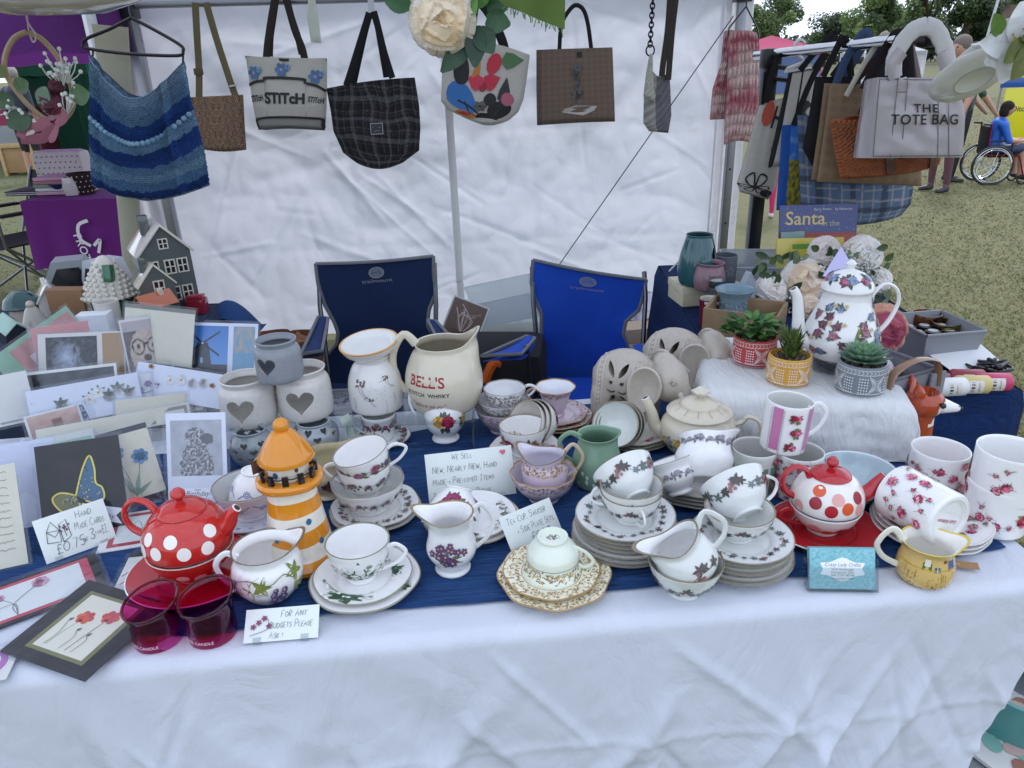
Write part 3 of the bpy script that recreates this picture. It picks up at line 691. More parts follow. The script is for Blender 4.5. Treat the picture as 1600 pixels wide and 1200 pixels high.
def lilyspray(s=1):
 o=[]
 for a,L in((.9,.022),(1.6,.024),(2.2,.02),(.5,.018),(2.7,.017)):o+=leaf2(0,0,L*s,L*.36*s,a,jit(C('#2c5138'),.25))
 for k in range(16):
  a=rd.uniform(.1,3.0);q=rd.uniform(.006,.024)*s;x,y=q*cos(a)*1.3,q*sin(a)*.75
  o+=stroke([(x*.4,y*.3),(x,y)],.0005*s,C('#55705a'))
  o+=ell(x,y,.0019*s,.0017*s,C('#f3f3ee')if k%3 else C('#6f8f70'),0,7)
 return o
def rosebunch(s,pal,lc=(C('#4f6244'),C('#3c5140')),n=3,seed=1):
 r=random.Random(seed);o=[]
 for k in range(9):a=r.uniform(0,6.28);o+=leaf2(.006*s*cos(a),.005*s*sin(a),.011*s,.006*s,a,jit(r.choice(lc),.2))
 for k in range(n):o+=rose2((k-(n-1)/2)*.011*s,r.uniform(-.003,.003)*s,.0085*s,pal[k%len(pal)])
 return o
PINKS=[C('#b23a5e'),C('#d0688a'),C('#e3a3b4'),C('#8f2344')];REDS=[C('#8e1f3c'),C('#b0304e'),C('#6d1830')];YELS=[C('#c9a14a'),C('#dcc07a'),C('#a87f35')]
def twig(w,s=1,pal=(C('#66505a'),C('#86707a')),lc=C('#4d5a46'),seed=1):  # thin rose twig
 r=random.Random(seed);P=spl([(-w/2,0),(-w/4,.004*s),(0,-.001*s),(w/4,.004*s),(w/2,.001*s)],5);o=stroke(P,.0006*s,C('#55504a'))
 for i,p in enumerate(P[::2]):
  o+=leaf2(p[0],p[1],.007*s,.0038*s,r.uniform(.3,2.6)*(1 if i%2 else-1),jit(lc,.25))
  if i%4==1:o+=rose2(p[0],p[1]+.004*s,.005*s,pal)
 return o
def ditsy(w,h,n,seed=1):  # scattered pink roses and buds with sprigs
 r=random.Random(seed);o=[]
 for k in range(n):
  x,y=r.uniform(-w/2,w/2),r.uniform(-h/2,h/2);big=k%4==0
  for j in range(5 if big else 3):o+=leaf2(x,y,.010 if big else.006,.004,r.uniform(0,6.28),jit(C('#5b6b4c'),.3))
  for j in range(3):a=r.uniform(0,6.28);o+=stroke([(x,y),(x+.011*cos(a),y+.011*sin(a))],.0004,C('#5d5a52'))
  o+=rose2(x,y,.008 if big else.0035,PINKS)
 return o
def filigree(w,h,n,col,seed=1):  # fine gold or silver lace print
 r=random.Random(seed);o=[]
 for k in range(n):
  x,y=r.uniform(-w/2,w/2),r.uniform(-h/2,h/2)*r.uniform(.6,1);a=r.uniform(0,6.28)
  o+=ell(x,y,.0016,.0008,jit(col,.25),a,5)+ell(x+.0022*cos(a),y+.0022*sin(a),.0012,.0006,jit(col,.25),a+1,5)
 return o
def band(sf_r,t0,t1,col,n=64):return rect(-pi*sf_r,t0,pi*sf_r,t1,col,n)
def ringband(mb,sf,s,wd_,col,M=None):  # thin painted line round a turned body
 t=s*sf.L[-1];V=[];F=[]
 for k in range(64):
  a=2*pi*k/64;V+=[sf.pt(a,t-wd_/2,.0003),sf.pt(a,t+wd_/2,.0003)]
 for k in range(64):F.append((2*k,2*((k+1)%64),2*((k+1)%64)+1,2*k+1))
 mb.add(V,F,col,'print',True,M)
def lace(mb,sf,s0,s1,n,cols,seed=1,M=None):  # dense filigree all the way round between two heights (fractions)
 r=random.Random(seed);L=sf.L[-1]
 for k in range(n):
  th=360*k/n+r.uniform(-4,4);s=r.uniform(s0,s1);c=jit(r.choice(cols),.25);a=r.uniform(0,6.28)
  wrap(mb,sf,ell(0,0,.0021,.0010,c,a,5)+ell(.0024*cos(a+.8),.0024*sin(a+.8),.0015,.0008,c,a+1.5,5),th,s*L,M)
def tilt(x,y,z,az,ang,off=(0,0,0)):  # lean a thing by ang degrees so that its top falls towards compass azimuth az (0 = +X), about its foot centre
 return TR(x,y,z)@RZ(radians(az))@RY(radians(ang))@RZ(radians(-az))@TR(*off)
# ================================================================== china: on the table
R0=RUN
# --- magenta glass votives at the front left
MAG=C('#c9308e')
for i,(px,py,lab)in enumerate(((250,997,'magenta glass candle holder beside the poppy card, left of its pair'),(334,990,'magenta glass candle holder nearest to the grape milk jug'))):
 x,y,m=at(px,py);R=.0335;H=.066
 fn=lambda a,b,c:(a,b,c+max(0,(c/H-.45))*(.30*b*1.0+.16*a)*1.2)
 o=spl([(R*.93,0),(R,.004),(R*1.0,.03),(R*1.0,.053),(R*1.08,.0625),(R*1.12,.065)],4)
 P=[(0,.0)]+o+[(R*1.09,.0665),(R*1.02,.064)]+[(R*.95,.055),(R*.93,.03),(R*.90,.016),(R*.7,.0135),(0,.0128)]
 t=thing('glass_candle_holder',lab,'candle holder',(x,y,TZ),0,'magenta glass candle holders')
 mb=MB();mb.lathe(P,C('#ea8cc8'),'tinted',48,None,fn);sf=Surf(o,fn)
 wrap(mb,sf,txt('YANKEE CANDLE',.0068,C('#f2dcec'),'CENTER'),-112,.010);mb.build('glass_body',t)
 mb=MB();q=[fn(R*1.10*cos(a*pi/18),R*1.10*sin(a*pi/18),.0655)for a in range(37)];mb.tube(q,.0021,C('#c64a98'),'tinted',6,cap=False);mb.build('rim',t)
# --- grape milk jug
x,y,m=at(425,925,R0)
def grapes():
 o=vineleaf(0,0,.017,-1.57,C('#8b9347'))+vineleaf(.013,.004,.011,0,C('#7d8a3f'))+vineleaf(.050,.010,.011,.8,C('#7f8b3e'))
 for cx,cy in((-.024,-.004),(.028,-.010)):
  for k in range(22):a,b=rd.uniform(-1,1),rd.uniform(-1,1);o+=ell(cx+a*.0065,cy+b*.011,.0026,.0026,jit(C('#5f4a6c'),.3))+ell(cx+a*.0065-.0007,cy+b*.011+.0007,.0009,.0009,C('#b5a4be'),0,6)
 for k in range(8):o+=ell(.052+rd.uniform(-.005,.005),-.006+rd.uniform(-.008,.008),.0023,.0023,jit(C('#8f9a55'),.2))
 o+=stroke(spl([(-.02,.006),(0,.012),(.02,.006),(.036,.012),(.045,.004)],4),.0008,C('#6d6a3c'));return o
jug('white ribbed milk jug painted with green vine leaves and purple grapes',x,y,TZ+R0,[(.028,0),(.034,.003),(.047,.022),(.052,.040),(.049,.058),(.042,.068),(.043,.076),(.047,.083)],.083,WHT,C('#6b6558'),[(-96,.52,xf(grapes(),-.006,0,0,1.45))],spout=14,hd=188,lift=.016,pout=.34,ribs=(22,.012),hz=(.16,.84),hout=.030,hr=.0052)
# --- lily of the valley cup and its two plates
x,y,m=at(572,913,R0);GL=C('#8c8a74')
plate('white side plate with gilt edge, lowest under the lily of the valley cup',x,y,TZ+R0,.0835,WHT,GL,[(-20,.8,lilyspray(.6))],sc=(6,.012),name='side_plate',cat='plate')
plate('white saucer with lily of the valley spray under its cup',x-.003,y+.002,TZ+R0+.0072,.0745,WHT,GL,[(-110,.62,xf(lilyspray(1.6),0,0,.2)),(15,.6,lilyspray(.9))],sc=(6,.01))
cup('white teacup with lily of the valley sprays, upright on its saucer',x-.006,y+.006,TZ+R0+.0072+.0037,.0485,.066,'tea',WHT,C('#7d7d66'),None,[(-78,.33,lilyspray(1.85)),(-170,.4,lilyspray(1.2)),(20,.4,lilyspray(1.2))],hd=-4,hout=.52,hr=.0036)
# --- violets jug
x,y,m=at(708,888,R0)
def violets(s=1):
 o=[]
 for k in range(12):a=rd.uniform(0,6.28);o+=stroke([(0,-.004),(.022*cos(a)*s,.018*sin(a)*s)],.0007,C('#5d6b55'))+leaf2(.007*cos(a),.006*sin(a),.012*s,.005,a,jit(C('#56604e'),.3))
 for k in range(16):o+=blossom(rd.gauss(0,.008)*s,rd.gauss(0,.007)*s,.0048*s,C('#5b3a62'),C('#c9b15a'),5,rd.random()*6)
 return o
jug('white scallop-edged milk jug with a posy of purple violets',x,y,TZ+R0,[(.026,0),(.028,.004),(.025,.012),(.036,.03),(.039,.045),(.034,.066),(.031,.08),(.035,.095),(.038,.102)],.102,C('#dfe0df'),C('#8d7a50'),[(-95,.50,xf(violets(1.25),0,0))],spout=176,hd=14,lift=.010,pout=.55,dip=.003,width=.42,hz=(.32,.90),hout=.034,hr=.0042,kick=.5)
# --- cream and gold cup upside down on two gold lace plates
x,y,m=at(866,906,R0);GL=C('#a78450');GF=[C('#a5854f'),C('#8d6f40'),C('#c2a569')]
CR2=C('#e9e4cd')
plate('cream plate with broad gold lace rim, lowest under the upturned cup',x,y,TZ+R0,.0855,CR2,GL,(),sc=(8,.022),name='side_plate',cat='plate',rise=.11,extra=lambda mb,sf:lace(mb,sf,.70,.985,420,GF,3))
plate('cream saucer with gold lace rim holding the upturned cup',x-.004,y+.004,TZ+R0+.0068,.073,CR2,GL,(),sc=(8,.015),rise=.11,extra=lambda mb,sf:(lace(mb,sf,.62,.98,360,GF,4),ringband(mb,sf,.55,.0009,C('#8d8268'))))
t=thing('teacup','pale mint teacup with gold lace band turned upside down','cup',M=TR(x-.001,y+.012,TZ+R0+.0108+.062)@RX(pi)@RZ(radians(0)))
P,o=cupprof('tulip',.0455,.062);mb=MB();mb.lathe(P,[C('#dfe6d6'),GL,WHT],'ceramic',48,None,scal(8,.02,.062));sf=Surf(o,scal(8,.02,.062))
lace(mb,sf,.70,.96,260,GF,5);ringband(mb,sf,.66,.0009,C('#55584c'))
wrap(mb,Surf([(.001,.0035),(.0186,.0035)]),[],0,0)
for k in range(60):a=rd.uniform(0,6.28);q=sqrt(rd.random())*.0095;mb.add(*[(lambda V,F:([(p[0],p[1],.0031)for p in V],[f[::-1]for f in F]))(*ell(q*cos(a)*1.1,q*sin(a)*.7,.0011,.0007,C('#5d4a45'),a,5)[0][:2])][0],C('#5d4a45'),'print')
mb.build('bowl',t,sharp=50);h=MB();handle(h,(.030,.039),.018,.050,.022,C('#dfe6d6'),.0033,RZ(radians(8)));h.build('handle',t)
# --- price tickets, the milk jug in its bowl, and the two leaf-pattern stacks
def leafplate(lab,x,y,z,R,rz,nm,ct):return plate(lab,x,y,z,R,C('#dcdddb'),C('#8a8272'),[(a,.76,leafspray(.06*R/.08,.8,i))for i,a in enumerate(range(0,360,60))],name=nm,cat=ct,rz=rz,group='grey leaf pattern plates and saucers',rise=.13)
ORD=['lowest','second lowest','third lowest','fourth lowest','third from the top','second from the top','topmost']
LG='grey leaf pattern cups'
def leafcup(lab,x,y,z,R,H,st,hd,M=None,big=1.0,th=-90):return cup(lab,x,y,z,R,H,st,C('#dcdedb'),C('#83765c'),C('#d4d5d2'),[(th+i*72,.62,leafspray(.055*big,big,3+i))for i in range(5)],hd=hd,M=M,group=LG)
for px,py,R,side,n in((976,847,.087,'left',7),(1152,874,.084,'right',6)):
 x,y,m=at(px,py,R0);z=TZ+R0
 for i in range(n):
  k=i if n==7 else(i if i<4 else i+1);sm=i>=n-4
  leafplate('%s grey leaf %s in the %s stack of leaf pattern china'%(ORD[k].capitalize()if False else ORD[k],'saucer' if sm else 'plate',side),x+rd.uniform(-.002,.002),y+rd.uniform(-.002,.002),z,R*(.94 if sm else 1)-.0003*i,rd.uniform(0,6),'saucer' if sm else 'side_plate','saucer' if sm else 'plate');z+=.0072
 zt=z-.0072+.0037
 if side=='left':
  cx,cy,_=at(985,800,zt-TZ+.012)
  leafcup('grey leaf teacup standing lowest in the left stack, handle to the front',cx,cy,zt,.049,.052,'tea',-82)
  leafcup('grey leaf cup nested in the middle of the left stack',cx,cy+.001,zt+.012,.050,.053,'tea',80)
  fx,fy,_=at(996,776,zt-TZ+.040)
  leafcup('grey leaf cup tipped on its side at the top of the left stack',0,0,0,.051,.060,'tea',150,M=TR(fx,fy,zt+.036)@RZ(radians(112))@RY(radians(58))@RZ(radians(-112)),big=1.25,th=-80)
 else:
  cx,cy,_=at(1152,828,zt-TZ+.010)
  leafcup('grey leaf bowl standing on the right stack of saucers',cx,cy,zt,.0535,.050,'bowl',None)
  fx,fy,_=at(1170,801,zt-TZ+.034)
  leafcup('grey leaf cup tipped into the bowl on the right stack',0,0,0,.0535,.064,'tea',20,M=TR(fx,fy,zt+.028)@RZ(radians(108))@RY(radians(56))@RZ(radians(-108)),big=1.3,th=-80)
x,y,m=at(1068,922,0)
cup('grey leaf sugar bowl at the front holding the milk jug',x,y,TZ,.0555,.056,'bowl',C('#d9dcd8'),C('#83765c'),C('#c9c8c4'),[(-90+i*60,.55,leafspray(.055,1.1,9+i))for i in range(6)],group=LG,name='sugar_bowl',cat='bowl')
jug('grey leaf milk jug tipped sideways inside the sugar bowl',0,0,0,[(.026,0),(.029,.004),(.043,.022),(.046,.038),(.040,.056),(.034,.066),(.036,.076)],.076,C('#d9dcd8'),C('#83765c'),[(-70,.45,xf(leafspray(.05,1.5,4),0,0,.3)),(-130,.35,leafspray(.05,1.2,7))],spout=180,hd=8,lift=.012,pout=.75,dip=.010,width=.5,M=TR(x+.014,y-.004,TZ+.026)@RY(radians(-24)),hz=(.45,1.0),hout=.036,hr=.0046,kick=.8)
# --- polka dot tea-for-one sets
def dots(cols,rows,r):
 o=[]
 for th,s,c in rows:o.append((th,s,ell(0,0,r,r*1.05,cols[c],0,18)))
 return o
def teaforone(px,py,lab,gcol,lidc,dotc,rows,crows,sauc,hside,rimc,spc,hc,S=1,cupcol=None,dr=.0094):
 x,y,m=at(px,py,R0);z=TZ+R0;sl='red' if sauc else ''
 plate(lab+' tea-for-one saucer, glossy and oval',x+.002,y-.004,z,.093*S,C('#b5202a'),WHT,(),rise=.12,sc=(2,.04))
 c0=z+.004;R=.0612*S
 cp=cup(lab+' cup under the matching teapot',x,y,c0,R,.050*S,'bowl',cupcol or gcol,rimc,WHT,dots(dotc,crows,dr*.95*S),hd=(hside+6 if hside else None),hcol=hc,hout=.42,hz=(.25,.86),hr=.0042)
 tz=c0+.0500*S
 prof=[(.046*S,0),(.059*S,.003*S),(.062*S,.014*S),(.058*S,.034*S),(.046*S,.052*S),(.034*S,.060*S)]
 sp=[(.050*S,.014*S),(.070*S,.022*S),(.083*S,.040*S),(.095*S,.056*S)]if spc else[(.05*S,.026*S),(.062*S,.036*S),(.07*S,.05*S),(.079*S,.060*S)]
 teapot('teapot',lab+' teapot with round knob, sitting on its cup',x,y,tz,prof,.060*S,gcol,lidc,lidc,sp,[(-.034*S,.053*S),(-.046*S,.073*S),(-.066*S,.078*S),(-.082*S,.060*S),(-.078*S,.034*S),(-.056*S,.018*S)]if hc else None,dots(dotc,rows,dr*S),WHT,spc or gcol,hc,[(.035*S,.001),(.033*S,.004*S),(.024*S,.010*S),(.012*S,.0135*S),(.003,.0145*S)],knob=.0105*S,spr=(.019*S,.0075*S)if spc else(.018*S,.0072*S))
RDC=[C('#b01c28'),C('#d9572c'),C('#e0a49c'),C('#9c1f2e')]
teaforone(1284,828,'white teaset with red, orange and pink spots:',C('#e8e3dd'),RDC[0],RDC,[(-132,.80,1),(-132,.52,3),(-96,.66,2),(-56,.64,3),(-106,.40,0),(-80,.46,1),(-56,.38,2),(-160,.3,2),(30,.5,0)],[(-130,.62,2),(-104,.44,1),(-78,.56,3),(-52,.46,0)],1,180,WHT,RDC[0],RDC[0],.92,None,.0108)
RED=C('#c02a26')
teaforone(308,898,'red teaset with white polka dots:',RED,RED,[C('#efe9e2')],[(-128,.64,0),(-88,.66,0),(-150,.42,0),(-110,.44,0),(-72,.42,0),(-138,.38,0),(-30,.66,0),(-42,.4,0),(-168,.6,0)],[(-150,.7,0),(-84,.6,0),(-58,.5,0),(-112,.34,0),(-30,.6,0)],1,0,C('#e8cfc2'),None,RED,1.06)
# --- cottage jug and its paper tag
x,y,m=at(1441,900,0)
def cottage(mb,sf):
 for k in range(70):th=rd.uniform(-180,180);wrap(mb,sf,rect(-.0006,-.006,.0006,.006,jit(C('#b9924f'),.25)),th,rd.uniform(.2,.55)*sf.L[-1])
 for th,s,p in((-118,.66,rect(-.006,-.006,.006,.006,C('#3d6b3f'))+rect(-.004,.001,.004,.012,C('#e6e2d4'))),(-96,.62,rect(-.004,-.004,.004,.004,C('#2f6a86'))+rect(-.0004,-.004,.0004,.004,C('#e8e6de'))),(-60,.68,rect(-.006,-.008,.006,.008,C('#4a63a0'))),(-78,.78,ell(0,0,.003,.003,C('#7a5a3a')))):wrap(mb,sf,p,th,s*sf.L[-1])
 for k in range(50):wrap(mb,sf,ell(0,0,.0016,.0012,rd.choice([C('#6b4a35'),C('#3f4a33'),C('#54423a')]),rd.random()*3,5),rd.uniform(-180,180),rd.uniform(.10,.24)*sf.L[-1])
 ringband(mb,sf,.60,.002,C('#c9a02f'));ringband(mb,sf,.97,.006,C('#dcc23c'))
jug('small yellow cottage-shaped cream jug with painted thatched house',x,y,TZ,[(.026,0),(.036,.003),(.040,.016),(.039,.030),(.036,.042),(.034,.052),(.037,.060),(.041,.064)],.064,C('#d6b673'),C('#d9c04a'),(),spout=-6,hd=172,lift=.004,pout=.32,width=.4,hz=(.32,1.0),hout=.032,hr=.0052,hcol=C('#e6e1d2'),inner=C('#e9e6df'),after=cottage,kick=.7)
tx,ty,_=at(1511,888,.002)
g=MB();g.box(.030,.013,.0008,TR(tx,ty,TZ+.0075)@RZ(radians(-14))@RX(radians(14)),C('#a07a55'),'paper');o=g.build('card');tt=thing('price_tag','small brown card price tag tied beside the cottage jug','tag',(0,0,0));o.parent=tt
g=MB();q=at(1493,862,.055);g.tube(spl([(q[0]-.004,q[1],TZ+.057),(q[0]+.002,q[1]-.006,TZ+.03),(tx-.022,ty+.002,TZ+.012),(tx-.012,ty,TZ+.009)],5),.0006,C('#d8d2c4'),'cloth',5);g.build('string',tt)
# --- rose mugs at the right
x,y,m=at(1449,828,R0);z=TZ+R0
for i,l in enumerate(('lowest','middle','top')):
 plate('%s rose-sprigged plate under the tipped rose mug'%l,x+.002*i,y,z,.0885-.001*i,WHT,C('#d8d4cf'),[(a,.72,ditsy(.05,.03,6,i*9+a))for a in range(0,360,45)],name='side_plate',cat='plate',group='rose sprigged plates',sc=(10,.008));z+=.0075
def mugof(lab,x,y,z,R,H,seed,hd,M=None,hout=.62,under=None,n=7,big=0):
 pr=[(a,.52,ditsy(.040,H*.72,n,seed+a))for a in range(0,360,50)]
 if big:pr=[(a,.55,ditsy(.03,H*.6,3,seed+a))for a in(-150,-110,20,90,150)]+[(-62,.45,xf(rosebunch(1.5,[PINKS,PINKS],(C('#9aa04e'),C('#7d8a3c'),C('#b5ad52')),2,seed),0,0))]
 t=cup(lab,x,y,z,R,H,'mug',WHT,WHT,WHT,pr,hd=hd,M=M,hout=hout,cat='mug',name='mug',hr=.0048,hz=(.2,.82),t=.0034)
 return t
fx,fy,_=at(1484,814,.076)
Mm=TR(fx,fy,TZ+.076)@RZ(radians(112))@RY(radians(91))@RZ(radians(-112))
t=mugof('rose-sprigged mug lying tipped on plates, its marked base showing',0,0,0,.0455,.098,4,60,M=Mm)
g=MB();pr=txt('Cath Kidston',.0085,C('#b5324a'),'CENTER',.01,.25)+xf(squiggle(.018,.0012,C('#b9c4bf'),4,24),-.009,-.012)
Mb=RX(pi)@RZ(radians(90-112+180-20))
flat(g,pr,TR(0,0,.0032)@Mb);
for q in(.030,):g.add([(q*cos(a*pi/24)+0,q*sin(a*pi/24),.0031)for a in range(48)]+[((q+.0006)*cos(a*pi/24),(q+.0006)*sin(a*pi/24),.0031)for a in range(48)],[(a,a+48,(a+1)%48+48,(a+1)%48)for a in range(48)],C('#c5cbc8'),'print')
g.build('base_mark',t)
x,y,m=at(1549,820,R0)
mugof('lower rose mug of the two stacked at the right table end',x,y,TZ+R0,.049,.082,20,-18,big=1)
mugof('upper rose mug stacked on another at the right table end',x+.003,y,TZ+R0+.058,.051,.084,31,-20,big=1)
x,y,m=at(1470,703,.086);mugof('rose mug standing behind the tipped mug, near the fox',x,y,TZ+R0,.0475,.084,51,None,n=9)
g=MB();x,y,m=at(1503,752,.03)
g.grid(14,14,lambda u,v:(x+(u-.5)*.09,y+.035*(v-.5),TZ+.006+.055*sin(pi*u)**.5*sin(pi*min(1,v*1.2))**.6),lambda u,v:C('#e8d8da')if(int(u*14)+int(v*14)*3)%5==0 else C('#b8455e'),'cloth');tag(g.build('spotted_pouch'),'pink spotted cloth pouch tucked between the rose mugs','pouch')
x,y,m=at(1338,742,.05);cup('plain pale blue bowl behind the spotted teapot spout',x,y,TZ+R0,.066,.058,'bowl',C('#b4c5cc'),C('#dfe6e8'),C('#b4c5cc'),name='bowl',cat='bowl')
# --- mugs in front of the muslin covered box
def pinkmug():
 out=[]
 for th in(-90,90):
  p=[]
  for k in range(3):p+=rosebunch(.8,[PINKS,REDS],(C('#66744b'),),2,k+3)if False else xf(rosebunch(.75,[REDS,PINKS],(C('#66744b'),),2,k+3),rd.uniform(-.004,.004),-.028+.028*k)
  out.append((th,.5,p))
 for th in(-136,-44,44,136):
  out.append((th,.5,vst(-.0085,-.0435,.0085,.0435,C('#c77ba6'))+sum([ell(sx*.0105,-.04+.0042*k,.0014,.0014,C('#9aa0a0'),0,6)for k in range(20)for sx in(-1,1)],[])))
 return out
x,y,m=at(1180,702,.085);cup('green floral mug left of the two under the pink striped mug',x,y,TZ+R0,.041,.085,'mug',C('#dfe5dc'),WHT,C('#cfcfca'),[(a,.5,rect(-.013,-.035,.013,.02,C('#6f9a80'),4)+ditsy(.024,.06,5,a))for a in range(0,360,45)],name='mug',cat='mug')
x,y,m=at(1250,708,.085);cup('ditsy floral mug right of the two under the pink striped mug',x,y,TZ+R0,.041,.085,'mug',C('#e3e2df'),WHT,C('#cfcfca'),[(a,.5,ditsy(.026,.07,14,70+a))for a in range(0,360,36)],name='mug',cat='mug')
x,y,m=at(1221,702,.0845);cup('tall white mug with pink stripes and roses, stacked on two mugs',x,y,TZ+R0+.0835,.0400,.092,'mug',WHT,WHT,C('#d5d5d0'),pinkmug(),hd=4,hout=.75,name='mug',cat='mug',M=TR(x,y,TZ+R0+.0855)@RY(radians(3)),hr=.0046)
# --- cream teapot
x,y,m=at(1088,706,R0)
def leafline():return xf(rosebunch(1.5,[YELS,[C('#8f8a94'),C('#b0a9a0')]],(C('#7d8a58'),C('#6a7350')),2,5),0,0)
def fin(mb,z0):
 mb.lathe([(.006,0),(.0055,.004),(.016,.010),(.0165,.014),(.010,.018),(.004,.023),(0,.0235)],C('#d8d0bd'),'ceramic',12,TR(0,0,z0-.001),lambda a,b,c:(a*(1+.12*cos(6*atan2(b,a))),b*(1+.12*cos(6*atan2(b,a))),c))
teapot('teapot','cream ribbed teapot with fine dark lines and faded flower spray',x,y,TZ+R0,[(.042,0),(.048,.004),(.066,.025),(.074,.048),(.070,.070),(.058,.082),(.056,.088)],.088,C('#d3cab5'),C('#d3cab5'),C('#d3cab5'),[(.066,.035),(.082,.045),(.088,.070),(.108,.104)]and[(.064,.040),(.084,.050),(.092,.078),(.106,.108)],[(-.064,.068),(-.082,.076),(-.092,.088),(-.112,.080),(-.118,.054),(-.104,.028),(-.068,.026)],[(72,.5,leafline()),(40,.5,xf(leafline(),0,0,.3,.8))]+[(a,.55,rect(-.0004,-.03,.0004,.036,C('#6d6455'),1))for a in range(0,360,30)],C('#6d6455'),lidprof=[(.060,0),(.064,.004),(.056,.009),(.040,.014),(.036,.022),(.020,.030),(.006,.033)],lidprints=[(a,.38,rect(-.0004,-.009,.0004,.009,C('#6d6455')))for a in range(0,360,30)],rz=pi-.30,ribs=(24,.012),knobfn=fin,spr=(.018,.0085))
# --- stacked cups lying in front of the elephants and the cups between the leaf stacks
x,y,m=at(985,690,R0);SG='small floral saucers behind the green jug'
for i in range(3):plate('%s small flowered saucer behind the green jug'%('lowest','middle','topmost')[i],x+.006,y+.004,TZ+R0+.007*i,.074-.001*i,C('#d8d5cd'),C('#8f8571'),[(a,.75,ditsy(.03,.02,2,a))for a in range(0,360,60)],sc=(8,.02),group=SG)
fx,fy,_=at(984,676,.055)
for i in range(3):cup(('white cup lying on its side, mouth open to the camera','second white cup nested behind the open-mouthed one','last white cup nested behind the open-mouthed one')[i],0,0,0,.0465,.048,'tea',C('#dcdcd6'),C('#8f8571'),C('#e3e6e2'),M=TR(fx-.016+.008*i,fy+.028+.008*i,TZ+.052-.004*i)@RZ(radians(-112))@RY(radians(56))@RZ(radians(112)),group='white cups lying nested behind the green jug')
x,y,m=at(932,752,R0)
def snow():
 o=[]
 for k in range(9):a=rd.uniform(.9,2.2);L=rd.uniform(.02,.045);bx=rd.uniform(-.03,.03);o+=stroke([(bx,-.028),(bx+L*cos(a),-.028+L*sin(a))],.0014,C('#2f4a34'))+leaf2(bx+L*cos(a),-.028+L*sin(a),.010,.006,-1.4,C('#dfe3da'))
 return o
jug('sage green jug with white snowdrops behind the pink creamer',x,y,TZ+R0,[(.036,0),(.042,.003),(.046,.03),(.044,.055),(.036,.08),(.034,.092),(.037,.1)],.1,C('#7f9f86'),C('#86a58c'),[(-90,.3,snow()),(-40,.3,snow()),(-140,.3,snow())],spout=0,hd=172,lift=.004,pout=.2,inner=C('#6f8f78'),hz=(.42,.93),hout=.034,hr=.0052,m='stoneware')
x,y,m=at(1085,768,R0)
for i in range(4):plate('%s in the stack between the two leaf stacks'%('lowest white saucer','second white saucer','third white saucer','top white saucer')[i],x,y,TZ+R0+.0068*i,.079-.001*i,C('#d9dad8'),C('#9a9488'),[(a,.78,twig(.04,.7,seed=a))for a in range(0,360,72)],sc=(8,.02),group='white saucers between the leaf stacks')
GRT=lambda s:twig(.05,s,(C('#8d8794'),C('#a29ca6')),C('#77797c'),5)
fx,fy,_=at(1068,768,.046)
cup('white cup with grey sprigs lying between the leaf stacks',0,0,0,.042,.060,'tulip',WHT,C('#8f8a80'),None,[(a,.6,GRT(1))for a in(-120,-60,0,60)],hd=None,M=TR(fx-.004,fy,TZ+.044)@RZ(radians(125))@RY(radians(30))@RZ(radians(-125)))
fx,fy,_=at(1098,754,.066)
jug('white milk jug with grey band tipped over between the leaf stacks',0,0,0,[(.030,0),(.034,.003),(.046,.022),(.050,.040),(.044,.058),(.040,.066),(.044,.078)],.078,WHT,C('#a8a49a'),[(a,.78,GRT(1.2))for a in(-140,-90,-40,10)],spout=-25,hd=None,lift=.012,pout=.4,M=TR(fx+.004,fy+.008,TZ+.064)@RZ(radians(80))@RY(radians(46))@RZ(radians(-80)))
# --- lavender pink china
LAV=C('#cdbcc8');LAVI=C('#d6d0da')
x,y,m=at(850,778,R0)
t=cup('lavender sugar bowl with scalloped gold rim holding the creamer',x,y,TZ+R0,.060,.056,'bowl',LAV,GOLD,LAVI,name='sugar_bowl',cat='bowl',sc=(10,.03))
P,o=cupprof('bowl',.060,.056);sf=Surf(o,scal(10,.03,.056));g=MB();lace(g,sf,.76,.97,260,[C('#8d7a6b'),C('#b99a62'),C('#6d5f58')],5);g.build('gold_border',t)
def glace(mb,sf):lace(mb,sf,.70,.93,300,[C('#9c7a50'),C('#c0a070'),C('#846447')],8)
jug('lavender creamer with gold lace band and gilt handle standing in its bowl',x+.002,y+.002,TZ+R0+.010,[(.022,0),(.028,.004),(.037,.02),(.041,.04),(.041,.055),(.036,.068),(.038,.078)],.078,LAV,C('#7d6a50'),(),spout=158,hd=8,lift=.014,pout=.42,dip=.006,hz=(.38,.98),hout=.032,hr=.0038,hcol=C('#cdb9a0'),inner=LAVI,after=glace,kick=.6)
x,y,m=at(868,660,R0)
for i in range(3):plate('%s lavender plate with gold lace under the lavender cup'%('lowest','middle','topmost')[i],x+.002,y,TZ+R0+.0075*i,(.078,.077,.068)[i],LAV,GOLD,(),sc=(8,.02),group='lavender plates',extra=lambda mb,sf:lace(mb,sf,.72,.97,260,[C('#a08462'),C('#8a7060')],6))
t=cup('lavender teacup with gold lace rim standing on its plates',x,y+.002,TZ+R0+.019,.044,.066,'bell',LAV,GOLD,C('#dfe0e6'),hd=170,hcol=C('#cbb6a8'),hout=.6,sc=(8,.02),hr=.003)
P,o=cupprof('bell',.044,.066);g=MB();lace(g,Surf(o,scal(8,.02,.066)),.74,.97,220,[C('#a08462'),C('#7a6055')],6);g.build('gold_border',t)
x,y,m=at(785,672,R0);GS=[C('#77716d'),C('#5d5855'),C('#98918a')]
